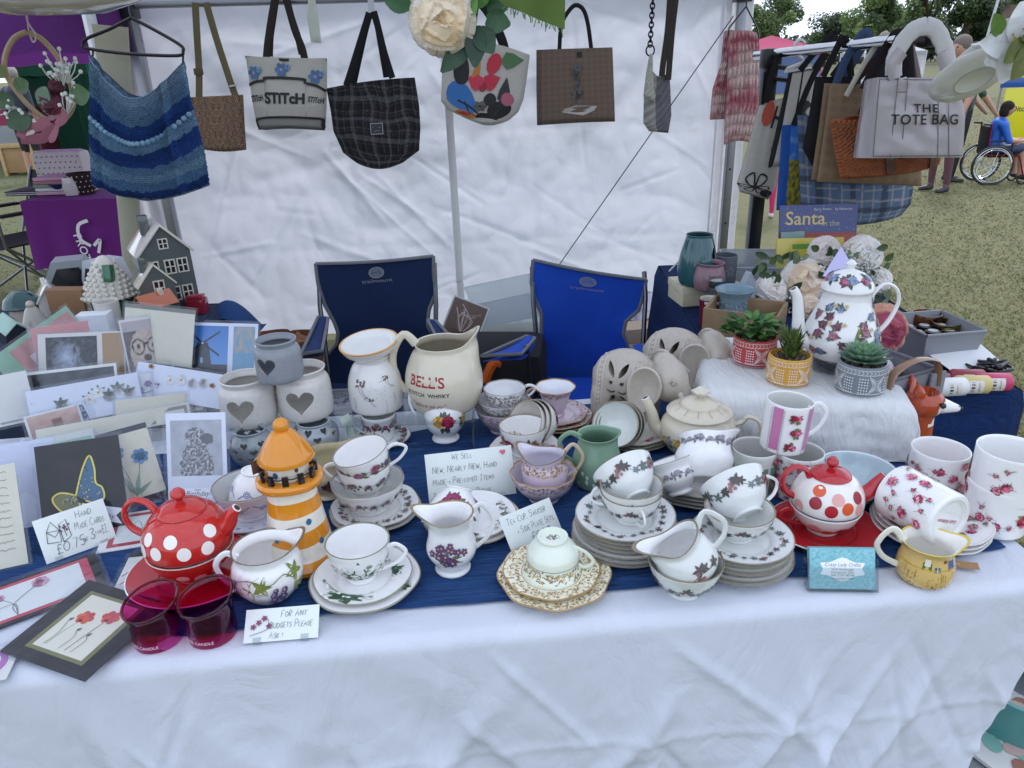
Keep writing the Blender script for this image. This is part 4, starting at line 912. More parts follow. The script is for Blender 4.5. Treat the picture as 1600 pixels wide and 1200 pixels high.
for i,(lab,dz,R,H,st,hd)in enumerate((('lavender footed sugar bowl with silver lace at the stack base',0,.056,.056,'bowl',None),('plain silver-rimmed bowl in the middle of the lavender stack',.030,.054,.046,'bowl',None),('silver-lace creamer cup at the top of the lavender stack',.052,.045,.048,'tea',20))):
 t=cup(lab,x+.004*i,y,TZ+R0+dz,R,H,st,(LAV,C('#d6d1d2'),WHT)[i],C('#8a8078'),C('#dcdde0'),hd=hd,hout=.6,sc=(8,.015))
 P,o=cupprof(st,R,H);g=MB();lace(g,Surf(o,scal(8,.015,H)),.45,.95,420,GS,9+i);g.build('silver_border',t)
# --- rose cups leaning together beside sign, on plates
x,y,m=at(822,722,R0)
for i in range(4):plate('%s rose plate under the leaning rose cups'%('lowest','second','third','topmost')[i],x,y,TZ+R0+.007*i,.076-.0015*i,C('#dfdcd8'),C('#8d7a5a'),[(a,.75,rosebunch(.7,[REDS,PINKS],n=2,seed=a))for a in range(0,360,72)],sc=(8,.02),group='rose plates')
RB=lambda s:rosebunch(1.2,[REDS,[C('#b06a6a'),C('#8f3f4a')],REDS],(C('#7a7350'),C('#5d6445')),3,s)
cup('rose bunch teacup upright on plates behind the lavender creamer',x-.004,y-.008,TZ+R0+.025,.047,.062,'tea',WHT,C('#8d7a5a'),None,[(-78,.6,RB(1)),(-150,.6,RB(2)),(0,.6,RB(3))],hd=100)
for i in range(3):cup(('first white cup leaning on edge behind the rose bunch cup','second white cup leaning behind the rose bunch cup','third white cup leaning behind the rose bunch cup')[i],0,0,0,.045,.046,'tea',C('#dad7d1'),C('#8f8571'),C('#d0ccc4'),[(a,.5,RB(a))for a in(0,90,180)],M=TR(x+.030+.010*i,y+.030+.006*i,TZ+.068-.002*i)@RZ(radians(-140))@RY(radians(62))@RZ(radians(140)),group='white cups leaning behind the rose bunch cup')
# --- cup lying on its saucers beside price sign
x,y,m=at(738,818,R0)
for i in range(2):plate(('lower white saucer with gilt ring under the peony cup','upper white saucer under the peony cup lying on it')[i],x,y,TZ+R0+.0075*i,.083-.007*i,WHT,C('#9a8d6f'),[(-20,.7,twig(.05,1,(C('#d8d6d0'),),C('#54664d'))),(20,.75,twig(.04,1,(C('#d8d6d0'),),C('#54664d')))],sc=(6,.012))
fx,fy,_=at(742,800,.05)
peo=blossom(-.012,.006,.019,C('#8a2f55'),C('#d8b04c'),8)+rose2(-.012,.006,.011,[C('#7a2548'),C('#a04a70')])+ell(-.012,.006,.0026,.0026,C('#d8b04c'))+blossom(.014,-.008,.015,C('#e6e3dd'),C('#b7653c'),7)
peo=sum([leaf2(-.012+.016*cos(a),.006+.014*sin(a),.012,.006,a,jit(C('#5d7049'),.25))for a in(0.4,1.2,2.2,3.4,4.2,5.4)],[])+sum([leaf2(.014+.012*cos(a),-.008+.011*sin(a),.011,.006,a,jit(C('#4d6a44'),.25))for a in(5.8,.5,1.4,4.5,3.9)],[])+peo
cup('white teacup with large magenta peony, lying on its saucers',0,0,0,.050,.068,'tea',WHT,C('#8a7d60'),None,[(86,.52,xf(peo,0,0,pi)),(0,.4,xf(peo,0,0,pi,.6))],hd=-20,hout=.55,M=TR(fx-.026,fy+.030,TZ+R0+.076)@RY(radians(16))@RX(radians(146)))
# --- rose twig stack
x,y,m=at(588,803,R0);TW=[(a,.6,twig(.055,1.1,seed=a))for a in range(0,360,72)];tg='rose twig teacups stacked on saucers'
for i in range(2):plate(('lower white saucer with rose twigs under the cup stack','upper white saucer with rose twigs under the cup stack')[i],x,y,TZ+R0+.0075*i,.080-.003*i,C('#e2e2e0'),C('#8d867a'),[(a,.74,twig(.05,1,seed=a+i))for a in range(0,360,60)],sc=(8,.012))
xx,yy,_=at(579,790,.02)
cup('wide rose twig bowl lowest in the stack of three',xx,yy,TZ+R0+.0115,.064,.058,'bowl',C('#e4e4e2'),C('#8d867a'),C('#d9d9d6'),TW,name='sugar_bowl',cat='bowl',sc=(10,.012))
cup('rose twig teacup in the middle of the stack, handle left',xx-.004,yy,TZ+R0+.0115+.030,.047,.060,'tea',C('#e6e6e4'),C('#8d867a'),None,TW,hd=168,hout=.6,sc=(6,.01))
cup('rose twig teacup tilted on top of the stack, handle right',0,0,0,.048,.060,'tea',C('#e8e8e6'),C('#8d867a'),None,[(-95,.6,twig(.07,1.6,(C('#7d3f55'),C('#a0627a')),C('#5d7048'),3)),(-20,.6,twig(.05,1.3,seed=8))],hd=6,hout=.62,M=TR(xx+.006,yy,TZ+R0+.0115+.060)@RZ(radians(0))@RY(radians(-11))@RX(radians(6)),sc=(6,.01))
# --- demitasse and rose creamer
x,y,m=at(598,688,R0)
IV=lambda s:twig(.05,1.2,(C('#7d2f42'),C('#a0627a')),C('#44543a'),s)
plate('small white saucer with dark ivy rose wreath under the coffee cup',x,y,TZ+R0,.060,WHT,C('#8d867a'),[(a,.74,IV(a))for a in range(0,360,60)])
cup('small straight coffee cup with ivy rose wreath on its saucer',x-.004,y+.004,TZ+R0+.0038,.036,.058,'can',WHT,C('#b9b4a6'),None,[(a,.62,xf(IV(a),0,0,.2))for a in range(0,360,60)],hd=180,hout=.62,hr=.003)
x,y,m=at(697,688,.0)
jug('white creamer with yellow and red roses, gilt scroll handle',x,y,TZ+R0,[(.027,0),(.029,.004),(.022,.012),(.036,.028),(.043,.048),(.041,.070),(.036,.086),(.038,.104),(.041,.114)],.114,WHT,C('#8a6d3c'),[(-88,.52,rosebunch(1.7,[YELS,REDS,YELS],(C('#55634a'),C('#3f4f3b')),2,4)),(-20,.5,rosebunch(1.2,[YELS],n=1,seed=5))],spout=18,hd=176,lift=.020,pout=.5,dip=.004,hz=(.34,.93),hout=.032,hr=.0034,kick=.6)
# --- cream gravy jug behind the lighthouse
x,y,m=at(515,768,R0)
jug('cream sauce jug with dark rose print half hidden behind the lighthouse',x,y,TZ+R0,[(.034,0),(.038,.004),(.032,.012),(.044,.03),(.052,.05),(.050,.066),(.052,.076)],.076,C('#cfc5a8'),C('#8f7d58'),[(-70,.5,rosebunch(1.2,[[C('#4d3a3a'),C('#6d4f4a')]],(C('#4c5340'),),2,4))],spout=26,hd=None,lift=.018,pout=.4,inner=C('#b8ad8e'))
# --- blue medallion bowl with an upturned cup inside, on saucers
x,y,m=at(398,812,R0)
def medal(s=1):return sum([ell(0,0,q*s,q*s,c,0,16)for q,c in((.006,C('#6d7fb5')),(.0046,C('#dfe0ea')),(.0034,C('#4d63a8')),(.0018,C('#dfe0ea')))],[])
def swag(w):return stroke(spl([(-w/2,.006),(-w/4,-.001),(0,-.003),(w/4,-.001),(w/2,.006)],4),.0022,C('#8d93b0'))
MD=[(a,.70,swag(.036)+xf(medal(),0,-.006))for a in range(-90,270,45)]
for i in range(2):plate(('lower blue patterned saucer under the medallion bowl','upper blue patterned saucer under the medallion bowl')[i],x,y,TZ+R0+.0075*i,.075-.004*i,C('#dadce4'),C('#8f90a0'),[(a,.76,stroke(squiggle(.03,.008,C('#6d7fb5'),a)[0][0][:20:2],.0016,C('#6d84bd')))for a in range(0,360,24)])
cup('white bowl with blue medallions and garlands, silver rim',x-.002,y,TZ+R0+.0115,.059,.062,'bowl',C('#e2dfe6'),C('#8a8781'),C('#c6c6c4'),MD,name='sugar_bowl',cat='bowl')
cup('white cup with blue medallion upturned inside the medallion bowl',0,0,0,.042,.060,'tea',WHT,C('#8a8781'),None,[(a,.60,swag(.03)+xf(medal(),0,-.004))for a in range(-90,270,60)],M=TR(x+.010,y+.008,TZ+R0+.096)@RX(radians(180))@RY(radians(-8)))
# --- riser of clear acrylic with the large pieces
ac=C('#f2f5f6')
def acryl(mb,a,b,z,y0,y1,leg=True):
 mb.box(b-a,y1-y0,.004,TR((a+b)/2,(y0+y1)/2,z-.004),ac,'clear',.0008)
rx0,rx1=at(348,668,.06)[0],at(742,650,.06)[0]
t=thing('display_riser','clear acrylic two-step riser holding burners and large jug','stand',(0,0,TZ+R0))
mb=MB();acryl(mb,rx0,rx1,.06,1.365,1.56);mb.build('upper_shelf',t)
mb=MB();mb.box(rx1-rx0-.01,.003,.012,TR((rx0+rx1)/2,1.367,.001),ac,'clear');mb.build('front_bar',t)
for x in(rx0+.004,(rx0+rx1)/2,rx1-.004):
 mb=MB();mb.box(.004,.19,.0545,TR(x,1.4625,.001),ac,'clear');mb.build('side_panel',t)
def heart(cx,cz,s):
 P=[]
 for k in range(28):a=2*pi*k/28;P.append((cx+s*16*sin(a)**3/16,cz+s*(13*cos(a)-5*cos(2*a)-2*cos(3*a)-cos(4*a))/16))
 return P
def prism(P2,y0,y1,M=None):
 if sum(P2[k][0]*P2[(k+1)%len(P2)][1]-P2[(k+1)%len(P2)][0]*P2[k][1]for k in range(len(P2)))>0:P2=P2[::-1]
 n=len(P2);V=[(p[0],y0,p[1])for p in P2]+[(p[0],y1,p[1])for p in P2]
 F=[tuple(range(n))[::-1],tuple(range(n,2*n))]+[(k,(k+1)%n,n+(k+1)%n,n+k)for k in range(n)]
 b=MB();b.add(V,F,C('#a39a8e'),'stoneware',False,M);
 return b
def pot(lab,px,py,h,R,H,col,hearts,prof,inner,group,m='ceramic',hz=0):
 x,y,_=at(px,py,h)
 o=spl([(r*R,q*H)for r,q in prof],5);t_=.0045
 P=[(0,.002),(o[0][0]*.9,0)]+o+[(o[-1][0]-t_*.5,H+.0015),(o[-1][0]-t_,H-.001)]+[(max(.005,r-t_),q)for r,q in reversed(o[1:-1])if q>.10*H]+[(0,H*.09)]
 mb=MB();mb.lathe([(r,q,0)for r,q in[p[:2]for p in P]],[col],m,48)
 ob=mb.build('candle_pot',None,None,sharp=0)
 cu=[prism(heart(0,cz,s),-R*1.4,-R*.35,RZ(radians(az+90)))for az,cz,s in hearts]
 boolcut(ob,cu);ob.data.set_sharp_from_angle(angle=radians(45));ob.location=(x,y,TZ+h)
 return tag(ob,lab,'candle holder',group),x,y
PP=[(.82,0),(.94,.03),(1,.2),(.99,.6),(.93,.78),(.80,.86),(.80,.90),(.86,.97),(.87,1)]
PV=[(.66,0),(.72,.03),(.95,.28),(1,.5),(.94,.72),(.72,.88),(.66,.95),(.70,1)]
pot('white heart candle pot, left one of the pair on the riser',393,657,.0645,.056,.098,C('#cfccc6'),[(-88,.047,.027)],PP,None,'heart candle pots','stoneware')
pot('white heart candle pot, right one of the pair on the riser',481,646,.0645,.056,.105,C('#d5d2cb'),[(-86,.050,.028)],PP,None,'heart candle pots','stoneware')
pot('grey heart candle pot standing on top of the white pair',440,590,.1665,.046,.082,C('#8b9097'),[(-108,.040,.0205)],PP,None,'heart candle pots','stoneware')
VH=[(-150,.055,.006),(-120,.042,.007),(-95,.055,.0075),(-70,.042,.008),(-45,.055,.007),(-108,.028,.006),(-80,.027,.0065),(-140,.030,.006),(-20,.044,.007),(90,.05,.007),(60,.05,.007),(120,.05,.007)]
pot('pale grey votive pierced with small hearts, beside the birthday card',400,722,R0,.045,.074,C('#8f999b'),VH,PV,None,'pierced heart votives')
pot('pale grey votive pierced with small hearts, behind the lighthouse roof',496,702,R0,.049,.066,C('#9aa2a8'),VH,PV,None,'pierced heart votives')
# --- oil burner
x,y,m=at(590,634,.0645)
def mush(s):
 o=stroke(spl([(.002,.012),(.004,0),(.012,-.010)],4),.001,C('#8a7d86'))+stroke(spl([(-.004,.010),(-.002,0),(.006,-.008)],4),.001,C('#8a7d86'))
 for k in range(16):o+=ell(rd.uniform(-.010,.008),.014+rd.uniform(-.005,.006),.0028,.002,jit(C('#6f5a56'),.35),rd.random()*3,7)
 for k in range(10):o+=ell(.010+rd.uniform(-.003,.008),-.010+rd.uniform(-.004,.003),.0012,.0009,jit(C('#8a6f9a'),.3),0,5)
 return xf(o,0,0,0,s)
t=thing('oil_burner','white oil burner with dried mushroom print and yellow-edged dish','oil burner',(x,y,TZ+.0645));t.scale=(1.07,)*3
bp_=spl([(.046,0),(.052,.004),(.054,.03),(.052,.06),(.043,.085),(.034,.098),(.034,.104)],5)
mb=MB();mb.lathe([(0,.002)]+bp_+[(.020,.1042),(0,.1045)],C('#e0dfdb'),'ceramic',48);sf=Surf(bp_)
for th,s,p in((-112,.5,mush(1.1)),(-52,.62,mush(.7)),(-90,.3,mush(.5)),(-70,.55,xf(sum([ell(rd.gauss(0,.008),rd.gauss(0,.012),.0009,.0007,C('#7d746c'),0,5)for k in range(16)],[]),0,0)),(-130,.25,stroke(spl([(0,-.01),(.002,0),(-.001,.014)],4),.003,C('#b9bcc0'))),(-40,.3,stroke(spl([(0,-.01),(.002,0),(-.001,.014)],4),.003,C('#b9bcc0'))),(-62,.22,stroke(spl([(0,-.02),(.004,-.004),(.001,.012)],4),.0007,C('#8f9a80')))):wrap(mb,sf,p,th,s*sf.L[-1])
mb.build('body',t)
dm=MB();dp=spl([(.034,0),(.037,.008),(.050,.019),(.0575,.032)],5)
dm.lathe([(0,.001)]+[(r,q,0)for r,q in dp]+[(.0575,.0345,1),(.0535,.0345,1),(.0525,.031,2),(.043,.018,2),(.02,.010,2),(0,.009,2)],[C('#e0dfdb'),C('#c9923c'),C('#dcdcd8')],'ceramic',48,TR(0,0,.1045)@RX(radians(7))@RY(radians(-5)));dm.build('dish',t)
# --- big whisky water jug
x,y,m=at(697,632,.0645)
lab=txt("BELL'S",.0195,C('#a01f2a'),'CENTER',.02)+xf(txt('SCOTCH  WHISKY',.0075,C('#26221f'),'CENTER',.015),0,-.013)+xf(txt('"Afore ye go"',.0088,C('#a5464e'),'CENTER',0,.3),.001,-.029)+stroke([(-.014,-.034),(.016,-.033)],.0007,C('#a5464e'))
t=jug('large cream whisky water jug with red lettering on the riser',x,y,TZ+.0645,[(.056,0),(.064,.004),(.074,.03),(.077,.055),(.073,.082),(.062,.108),(.053,.122),(.053,.132)],.132,C('#d2cab4'),C('#d6cfbb'),[(-114,.52,xf(lab,0,0,0,1.5))],spout=6,hd=182,lift=.026,pout=.42,width=.45,hz=(.28,1.0),hout=.042,hr=.0082,inner=C('#b5ad98'),kick=.35,flat=.8);t.scale=(1.07,)*3
# --- lighthouse biscuit jar
x,y,m=at(474,872,R0);ORG=C('#d98a1e')
t=thing('lighthouse_jar','orange and white striped ceramic lighthouse jar with orange roof','jar',(x,y,TZ+R0))
lp=[(.056,0,0),(.061,.004,0),(.062,.012,0),(.058,.018,0),(.0530,.024,0)]
def lr(z):return.0525-(z-.02)*.135
zz=[.024,.050,.074,.100,.124,.142];cc=[1,0,1,0,1]
prof=[(0,0,0)]+lp
for i in range(5):
 a,b=zz[i],zz[i+1]
 for k in range(1,5):q=a+(b-a)*k/4;prof.append((lr(q),q,cc[i]))
prof+=[(.048,.144,0),(.051,.148,0),(.051,.153,0),(.047,.157,0),(.034,.158,0),(0,.158,0)]
wob=lambda a,b,c:(a,b,c+.0012*sin(3*atan2(b,a)+c*40))
mb=MB();mb.lathe(prof,[ORG,C('#e6e0d2')],'ceramic',56,None,wob);sf=Surf([(lr(q),q)for q in zz],wob)
win=ell(0,0,.0048,.0052,C('#2f6f98'))+rect(-.0048,-.0005,.0048,.0005,C('#1d2a33'))+rect(-.0005,-.0052,.0005,.0052,C('#1d2a33'))
for th,s in((-118,.33),(-48,.55),(-30,.22),(30,.4),(-80,.50)):wrap(mb,sf,win if s!=.5 else ell(0,0,.0026,.004,C('#5fa3c4')),th,s*sf.L[-1])
mb.build('tower',t)
ld=MB();rp_=[(.0315,.1585),(.0315,.186)]
ld.lathe([(.0315,.1585,1),(.0315,.186,1),(.042,.185,0),(.0435,.188,0),(.040,.195,0),(.030,.212,0),(.020,.226,0),(.013,.233,0),(0,.234,0)],[ORG,C('#e6e0d2')],'ceramic',44,None,lambda a,b,c:(a*(1+(.03*sin(9*atan2(b,a)+c*200)if c>.188 else 0)),b*(1+(.03*sin(9*atan2(b,a)+c*200)if c>.188 else 0)),c))
wrap(ld,Surf(rp_),win,-110,.012);wrap(ld,Surf(rp_),ell(0,0,.003,.004,C('#4a5a44')),-50,.018)
lo=ld.build('lid',t,sharp=60);kb=MB();kb.ball((0,0,.240),.0125,ORG,'ceramic',16);kb.build('knob',lo)
for k in range(11):
 a=2*pi*k/11+.3;b=MB();b.box(.0095,.006,.0165,TR(.0405*cos(a),.0405*sin(a),.157)@RZ(a+pi/2),C('#17171a'),'ceramic',.0012);b.build('railing_post',t)
b=MB();b.tube([(.0405*cos(2*pi*k/44+.3),.0405*sin(2*pi*k/44+.3),.171-.003*abs(sin(11*pi*k/44)))for k in range(45)],.0012,C('#17171a'),'ceramic',6,cap=False);b.build('railing',t)
g=MB();g.box(.012,.0008,.022,TR(x-.048,y-.004,TZ+.166)@RZ(.8),C('#6d4a38'),'paper');g.tube([(x-.048,y-.004,TZ+.188),(x-.040,y,TZ+.196),(x-.030,y+.004,TZ+.187)],.0006,C('#cfc7b5'),'cloth',4);tag(g.build('price_tag'),'dark brown price tag hanging at the lighthouse jar railing','tag')
# ================================================================== cards and hand-written signs
def quad(BL,BR,TL,hL,hR,ang):  # lean: ang degrees up from the horizontal; returns frame, width, height
 a=Vector((*at(*BL,hL)[:2],TZ+hL));b=Vector((*at(*BR,hR)[:2],TZ+hR));ex=(b-a);W=ex.length;ex.normalize()
 n=Vector((-ex.y,ex.x,0)).normalized();ey=n*cos(radians(ang))+Vector((0,0,1))*sin(radians(ang));ey=(ey-ex*ey.dot(ex)).normalized();ez=ex.cross(ey)
 o=Vector((0,0,CAMZ));d=ray(*TL);s=(a-o).dot(ez)/d.dot(ez);H=(o+d*s-a).dot(ey)
 M=Matrix((ex,ey,ez)).transposed().to_4x4();M.translation=a
 return M,W,H
def pic(x0,y0,x1,y1,nx,ny,fn):return('pic',x0,y0,x1,y1,nx,ny,fn)
def card(name,lab,cat,BL,BR,TL,hL,hR,ang,col,art,sleeve=True,group=None,th=.0016,edge=None,H=None):
 M,W,Hh=quad(BL,BR,TL,hL,hR,ang);Hh=H or Hh
 t=thing(name,lab,cat,M=M,group=group)
 g=MB();g.box(W,Hh,th,TR(W/2,Hh/2,0),col,'paper',.0003)
 its=art(W,Hh)if art else[];k=0
 for it in its:
  if it[0]=='pic':
   _,x0,y0,x1,y1,nx,ny,fn=it;e=th+.0003+.00005*k
   g.grid(nx,ny,lambda u,v:(x0+(x1-x0)*u,y0+(y1-y0)*v,e),fn,'print')
  else:flat(g,[it],None,th+.0003+.00005*min(k,30),0)
  k+=1
 g.build('card',t,sharp=30)
 if sleeve:
  s=MB();p=.006
  s.grid(8,8,lambda u,v:(-p+(W+2*p)*u,-p+(Hh+2*p)*v,th+.0026+.0012*noise.noise((u*4+W*90,v*4,Hh*70))),C('#f6f8fb'),'sleeve')
  s.grid(4,4,lambda u,v:(-p+(W+2*p)*u,-p+(Hh+2*p)*v,-.0008),C('#f6f8fb'),'sleeve');s.build('cellophane_sleeve',t,sharp=0)
 return t,W,Hh
CG='handmade greeting cards'
def card2(lab,*a,**k):return card('greeting_card',lab,'card',*a,group=CG,**k)
INKP=C('#f4f4ee')
def park(u,v):
 d=sqrt(((u-.42)*1.1)**2+((v-.55)*.9)**2);l=max(0,1-d*2.6)+.25*noise.noise((u*9,v*12,1));tr=.5 if abs(noise.noise((u*22,v*3,4)))<.10 and u>.5 else 0
 l=l-tr*.9+.22*noise.noise((u*34,v*40,6))-(.35 if v<.28 else 0)+(.2 if abs(u-.52)<.10*(1-v*3)and v<.3 else 0);return mixc(C('#20242e'),C('#aab4c8'),max(0,min(1,l)))
def dogface(u,v):
 c=mixc(C('#9c8474'),C('#d6c6b8'),.5+.8*fbm(u*14,v*14,3));d=(u-.5)**2*1.2+(v-.42)**2
 if d>.20:c=mixc(C('#3d3438'),C('#8a7d78'),.3+.5*noise.noise((u*5,v*5,0)))
 if v>.82:c=C('#b3a7a8')
 for ex in(.3,.66):
  if(u-ex)**2+((v-.56)*1.1)**2<.0022:c=C('#2b2522')
  r=sqrt((u-ex)**2+((v-.56)*1.15)**2)
  if abs(r-.14)<.016:c=C('#221d22')
 if abs(v-.60)<.015 and abs(u-.48)<.06:c=C('#221d22')
 if((u-.47)/.09)**2+((v-.36)/.06)**2<1:c=C('#3d3230')
 if abs(v-.24-.03*cos((u-.47)*9))<.012 and abs(u-.47)<.16:c=C('#5d4a44')
 return c
def windm(W,H):
 w=W*.66;o=[pic(W*.03,H*.04,w,H*.95,16,16,lambda u,v:mixc(C('#6ea5dc'),C('#3878c4'),v)),pic(W*.72,H*.04,W*.97,H*.95,14,30,lambda u,v:mixc(mixc(C('#5a9cc0'),C('#b9a58f'),(.5+.9*noise.noise((u*7,v*9,2)))if v>.5 else.15+.3*noise.noise((u*20,v*20,1))),C('#8a5f4a'),.6 if v<.14 and noise.noise((u*9,v*30,0))>.05 else 0))]
 st=C('#3b3f4a');o+=poly([(W*.24,H*.30),(W*.27,H*.60),(W*.32,H*.66),(W*.40,H*.66),(W*.44,H*.60),(W*.47,H*.30)],st)+ell(W*.36,H*.64,W*.07,H*.05,st)+rect(W*.03,H*.04,w,H*.31,C('#343840'))
 for a in(.72,2.35,3.85,5.55):o+=stroke([(W*.36,H*.66),(W*.36+W*.27*cos(a),H*.66+H*.30*sin(a))],W*.020,C('#20242e'))
 return o+ell(W*.36,H*.66,W*.012,W*.012,C('#cfd4da'))+rect(W*.34,H*.33,W*.37,H*.42,C('#8fb0d4'))
CW=C('#e4e3dc');CWB=C('#dfe3f0');CRM=C('#ded9c4');INK=C('#26262a');KRAFT=C('#a58560')
card2('cream card in a clear box standing tallest, behind the dog photo card',(192,560),(300,575),(200,474),.12,.12,70,CRM,lambda W,H:rect(W*.0,H*.93,W,H,C('#77736a')))
card2('pale green and pink card fanned at the far left edge of the card rack',(30,610),(140,520),(-14,560),.10,.12,62,C('#9fc8ac'),lambda W,H:rect(W*.18,H*.06,W*.97,H*.86,C('#d49a98'))+rect(W*.3,0,W*.55,H*.5,C('#e3e4ea')))
card2('salmon pink card with a black notch poking up behind the park photo',(60,575),(150,560),(40,515),.125,.125,66,C('#d08f8e'),lambda W,H:ell(W*.62,H*.62,W*.12,H*.10,INK))
card2('windmill photo card on a white mount with a blue beach strip',(268,596),(400,601),(271,503),.085,.085,66,CWB,windm)
card2('photo card of a curly dog wearing glasses',(205,600),(276,588),(192,500),.085,.085,66,C('#d9d2cc'),lambda W,H:[pic(W*.04,H*.03,W*.96,H*.96,40,44,dogface)])
card2('park avenue photo card with plain brown kraft panel',(62,606),(198,600),(48,523),.085,.085,66,C('#d9d4cd'),lambda W,H:[pic(W*.09,H*.05,W*.68,H*.93,44,36,park)]+rect(W*.74,H*.0,W*.985,H*.97,KRAFT))
card2('dark grey landscape photo card in a white border',(38,640),(188,622),(27,584),.07,.07,64,CW,lambda W,H:[pic(W*.03,H*.06,W*.97,H*.92,40,20,lambda u,v:mixc(C('#20242a'),C('#59616b'),.45+1.1*fbm(u*5,v*3,8)))])
def daisies(W,H):
 o=[]
 for cx,n in((.62,3),(.80,3),(.28,1)):
  for k in range(n):
   x=W*(cx+(k-(n-1)/2)*.09);y=H*(.5+.14*(k%2));o+=sum([leaf2(x,y,.018,.009,a,jit(C('#4d7a4a'),.3))for a in(.6,1.5,2.4)],[])+blossom(x,y,.0125,C('#d9dadd'),C('#d09a30'),12)
 return o+blossom(W*.28,H*.42,.012,C('#8f9498'),C('#c9ccd0'),8)+sum([ell(W*rd.random(),H*rd.uniform(.3,.9),.0012,.0009,C('#555'*1 if False else '#555555'),.5,5)for k in range(6)],[])
card2('white card with sparkling daisies and a jewelled beetle',(52,672),(226,638),(42,612),.058,.058,62,CWB,daisies)
def jewel(W,H):
 o=[]
 for k in range(4):x=W*(.40+.12*k);y=H*.60+.004*(k%2);o+=leaf2(x,y,.012,.007,1.4,C('#4d7a4a'))+blossom(x,y,.0125,C('#d8d8da'),C('#c98a2e'),12)
 for k in range(26):o+=ell(W*.28+rd.gauss(0,.006),H*.42+rd.gauss(0,.004),.0014,.0014,rd.choice([C('#c98aa8'),C('#7d5a68'),C('#dfd4da')]),0,6)
 return o+sum([leaf2(W*x,H*y,.011,.008,a,c)for x,y in((.86,.58),(.16,.86))for a,c in((.6,C('#c07a28')),(2.2,C('#a8621f')),(1.4,C('#221d1a')))],[])
card2('white card tilted at the front with jewelled flowers and orange butterflies',(206,616),(346,640),(224,566),.072,.060,60,CWB,jewel)
def xmas(W,H):return[pic(W*.03,H*.05,W*.60,H*.93,30,14,lambda u,v:mixc(mixc(C('#a56f63'),C('#d0b2a4'),v+.3*noise.noise((u*6,v*5,0))),C('#6d2a28'),.8 if abs(u-.55)<.09 and v<.7 else 0)),pic(W*.63,H*.05,W*.97,H*.93,18,14,lambda u,v:mixc(C('#1d2c58'),C('#b9c4d8'),max(0,noise.noise((u*9,v*9,3))*1.6)))]
card2('candle-lit Christmas card with a dusky pink scene strip',(48,690),(182,655),(44,650),.045,.045,60,CW,xmas)
card2('plain cream card with a grey corner mount, third row of the rack',(60,700),(300,655),(56,672),.04,.04,58,CRM,lambda W,H:poly([(W*.72,H*.1),(W*.86,H*.9),(W*.98,H*.9),(W*.98,H*.1)],C('#8b8790'))+rect(W*.76,H*.1,W*.96,H*.7,CRM))
card2('plain cream card with rust square at its end, behind the corner-mount card',(182,655),(318,640),(176,626),.05,.05,60,C('#d9d4bf'),lambda W,H:rect(W*.84,H*.3,W*.93,H*.8,C('#a8543a')))
def gbfly(W,H):
 o=[]
 A=[(0,0),(.10,.30),(.20,.47),(.24,.30),(.235,.12),(.30,.05),(.31,-.08),(.22,-.14),(.10,-.08)]
 L=[(0,0),(-.16,.06),(-.26,.0),(-.20,-.14),(-.08,-.24),(.02,-.20),(.03,-.10)]
 X,Y,S=W*.42,H*.42,W*1.05
 o+=poly([(X+x*S,Y+y*S)for x,y in A],C('#2f5f80'))+poly([(X+x*S,Y+y*S)for x,y in L],C('#6d6a3a'))
 for k in range(60):
  q=rd.choice([A,L]);a,b=rd.sample(q,2);t=rd.uniform(.2,.8);s=rd.uniform(.3,.9);o+=ell(X+(a[0]+(b[0]-a[0])*t)*S*s,Y+(a[1]+(b[1]-a[1])*t)*S*s,.0016,.0012,rd.choice([C('#14202c'),C('#b39a3a'),C('#4f86a8'),C('#d0bc5a')]),rd.random()*3,6)
 for q in(A,L):o+=stroke(spl([(X+x*S,Y+y*S)for x,y in q],4),.0028,C('#e0cf4e'))
 o+=poly([(W*.42,H*.20),(W*.92,H*.04),(W*.86,H*.14),(W*.96,H*.20),(W*.48,H*.33)],C('#e6e7ee'))
 return o+xf(txt('happy',.006,INK,'CENTER',0,.3),W*.66,H*.20,-.28)+xf(txt('Birthday',.012,INK,'CENTER',0,.35),W*.68,H*.145,-.28)
card2('black birthday card with large gold and blue foil butterfly',(70,846),(203,822),(57,698),.008,.006,60,C('#1b1b20'),gbfly)
def bluefl(W,H):
 o=rect(0,H*.93,W,H,C('#272b3a'))+rect(0,0,W,H*.09,C('#272b3a'))
 for x,y,s in((.25,.72,1.1),(.70,.60,1)):
  o+=stroke(spl([(W*.42,H*.12),(W*(x*.5+.24),H*.4),(W*x,H*y)],5),.0012,C('#5d7a68'))
  for r_ in(.012,.008,.004):o+=blossom(W*x,H*y,r_*s*1.2,rd.choice([C('#3f7fae'),C('#5a9cc6'),C('#2c5f90')]),C('#274f78'),7,r_*90)
 for a,L in((1.2,.045),(1.9,.05),(.5,.035)):o+=leaf2(W*.42,H*.14,L,.008,a,C('#7d9a88'))
 return o+sum([ell(W*rd.random(),H*rd.uniform(.1,.9),.0006,.0006,C('#55606c'),0,5)for k in range(30)],[])
card2('cream watercolour card with two blue flowers and navy edges',(186,800),(263,775),(180,672),.010,.010,66,CRM,bluefl)
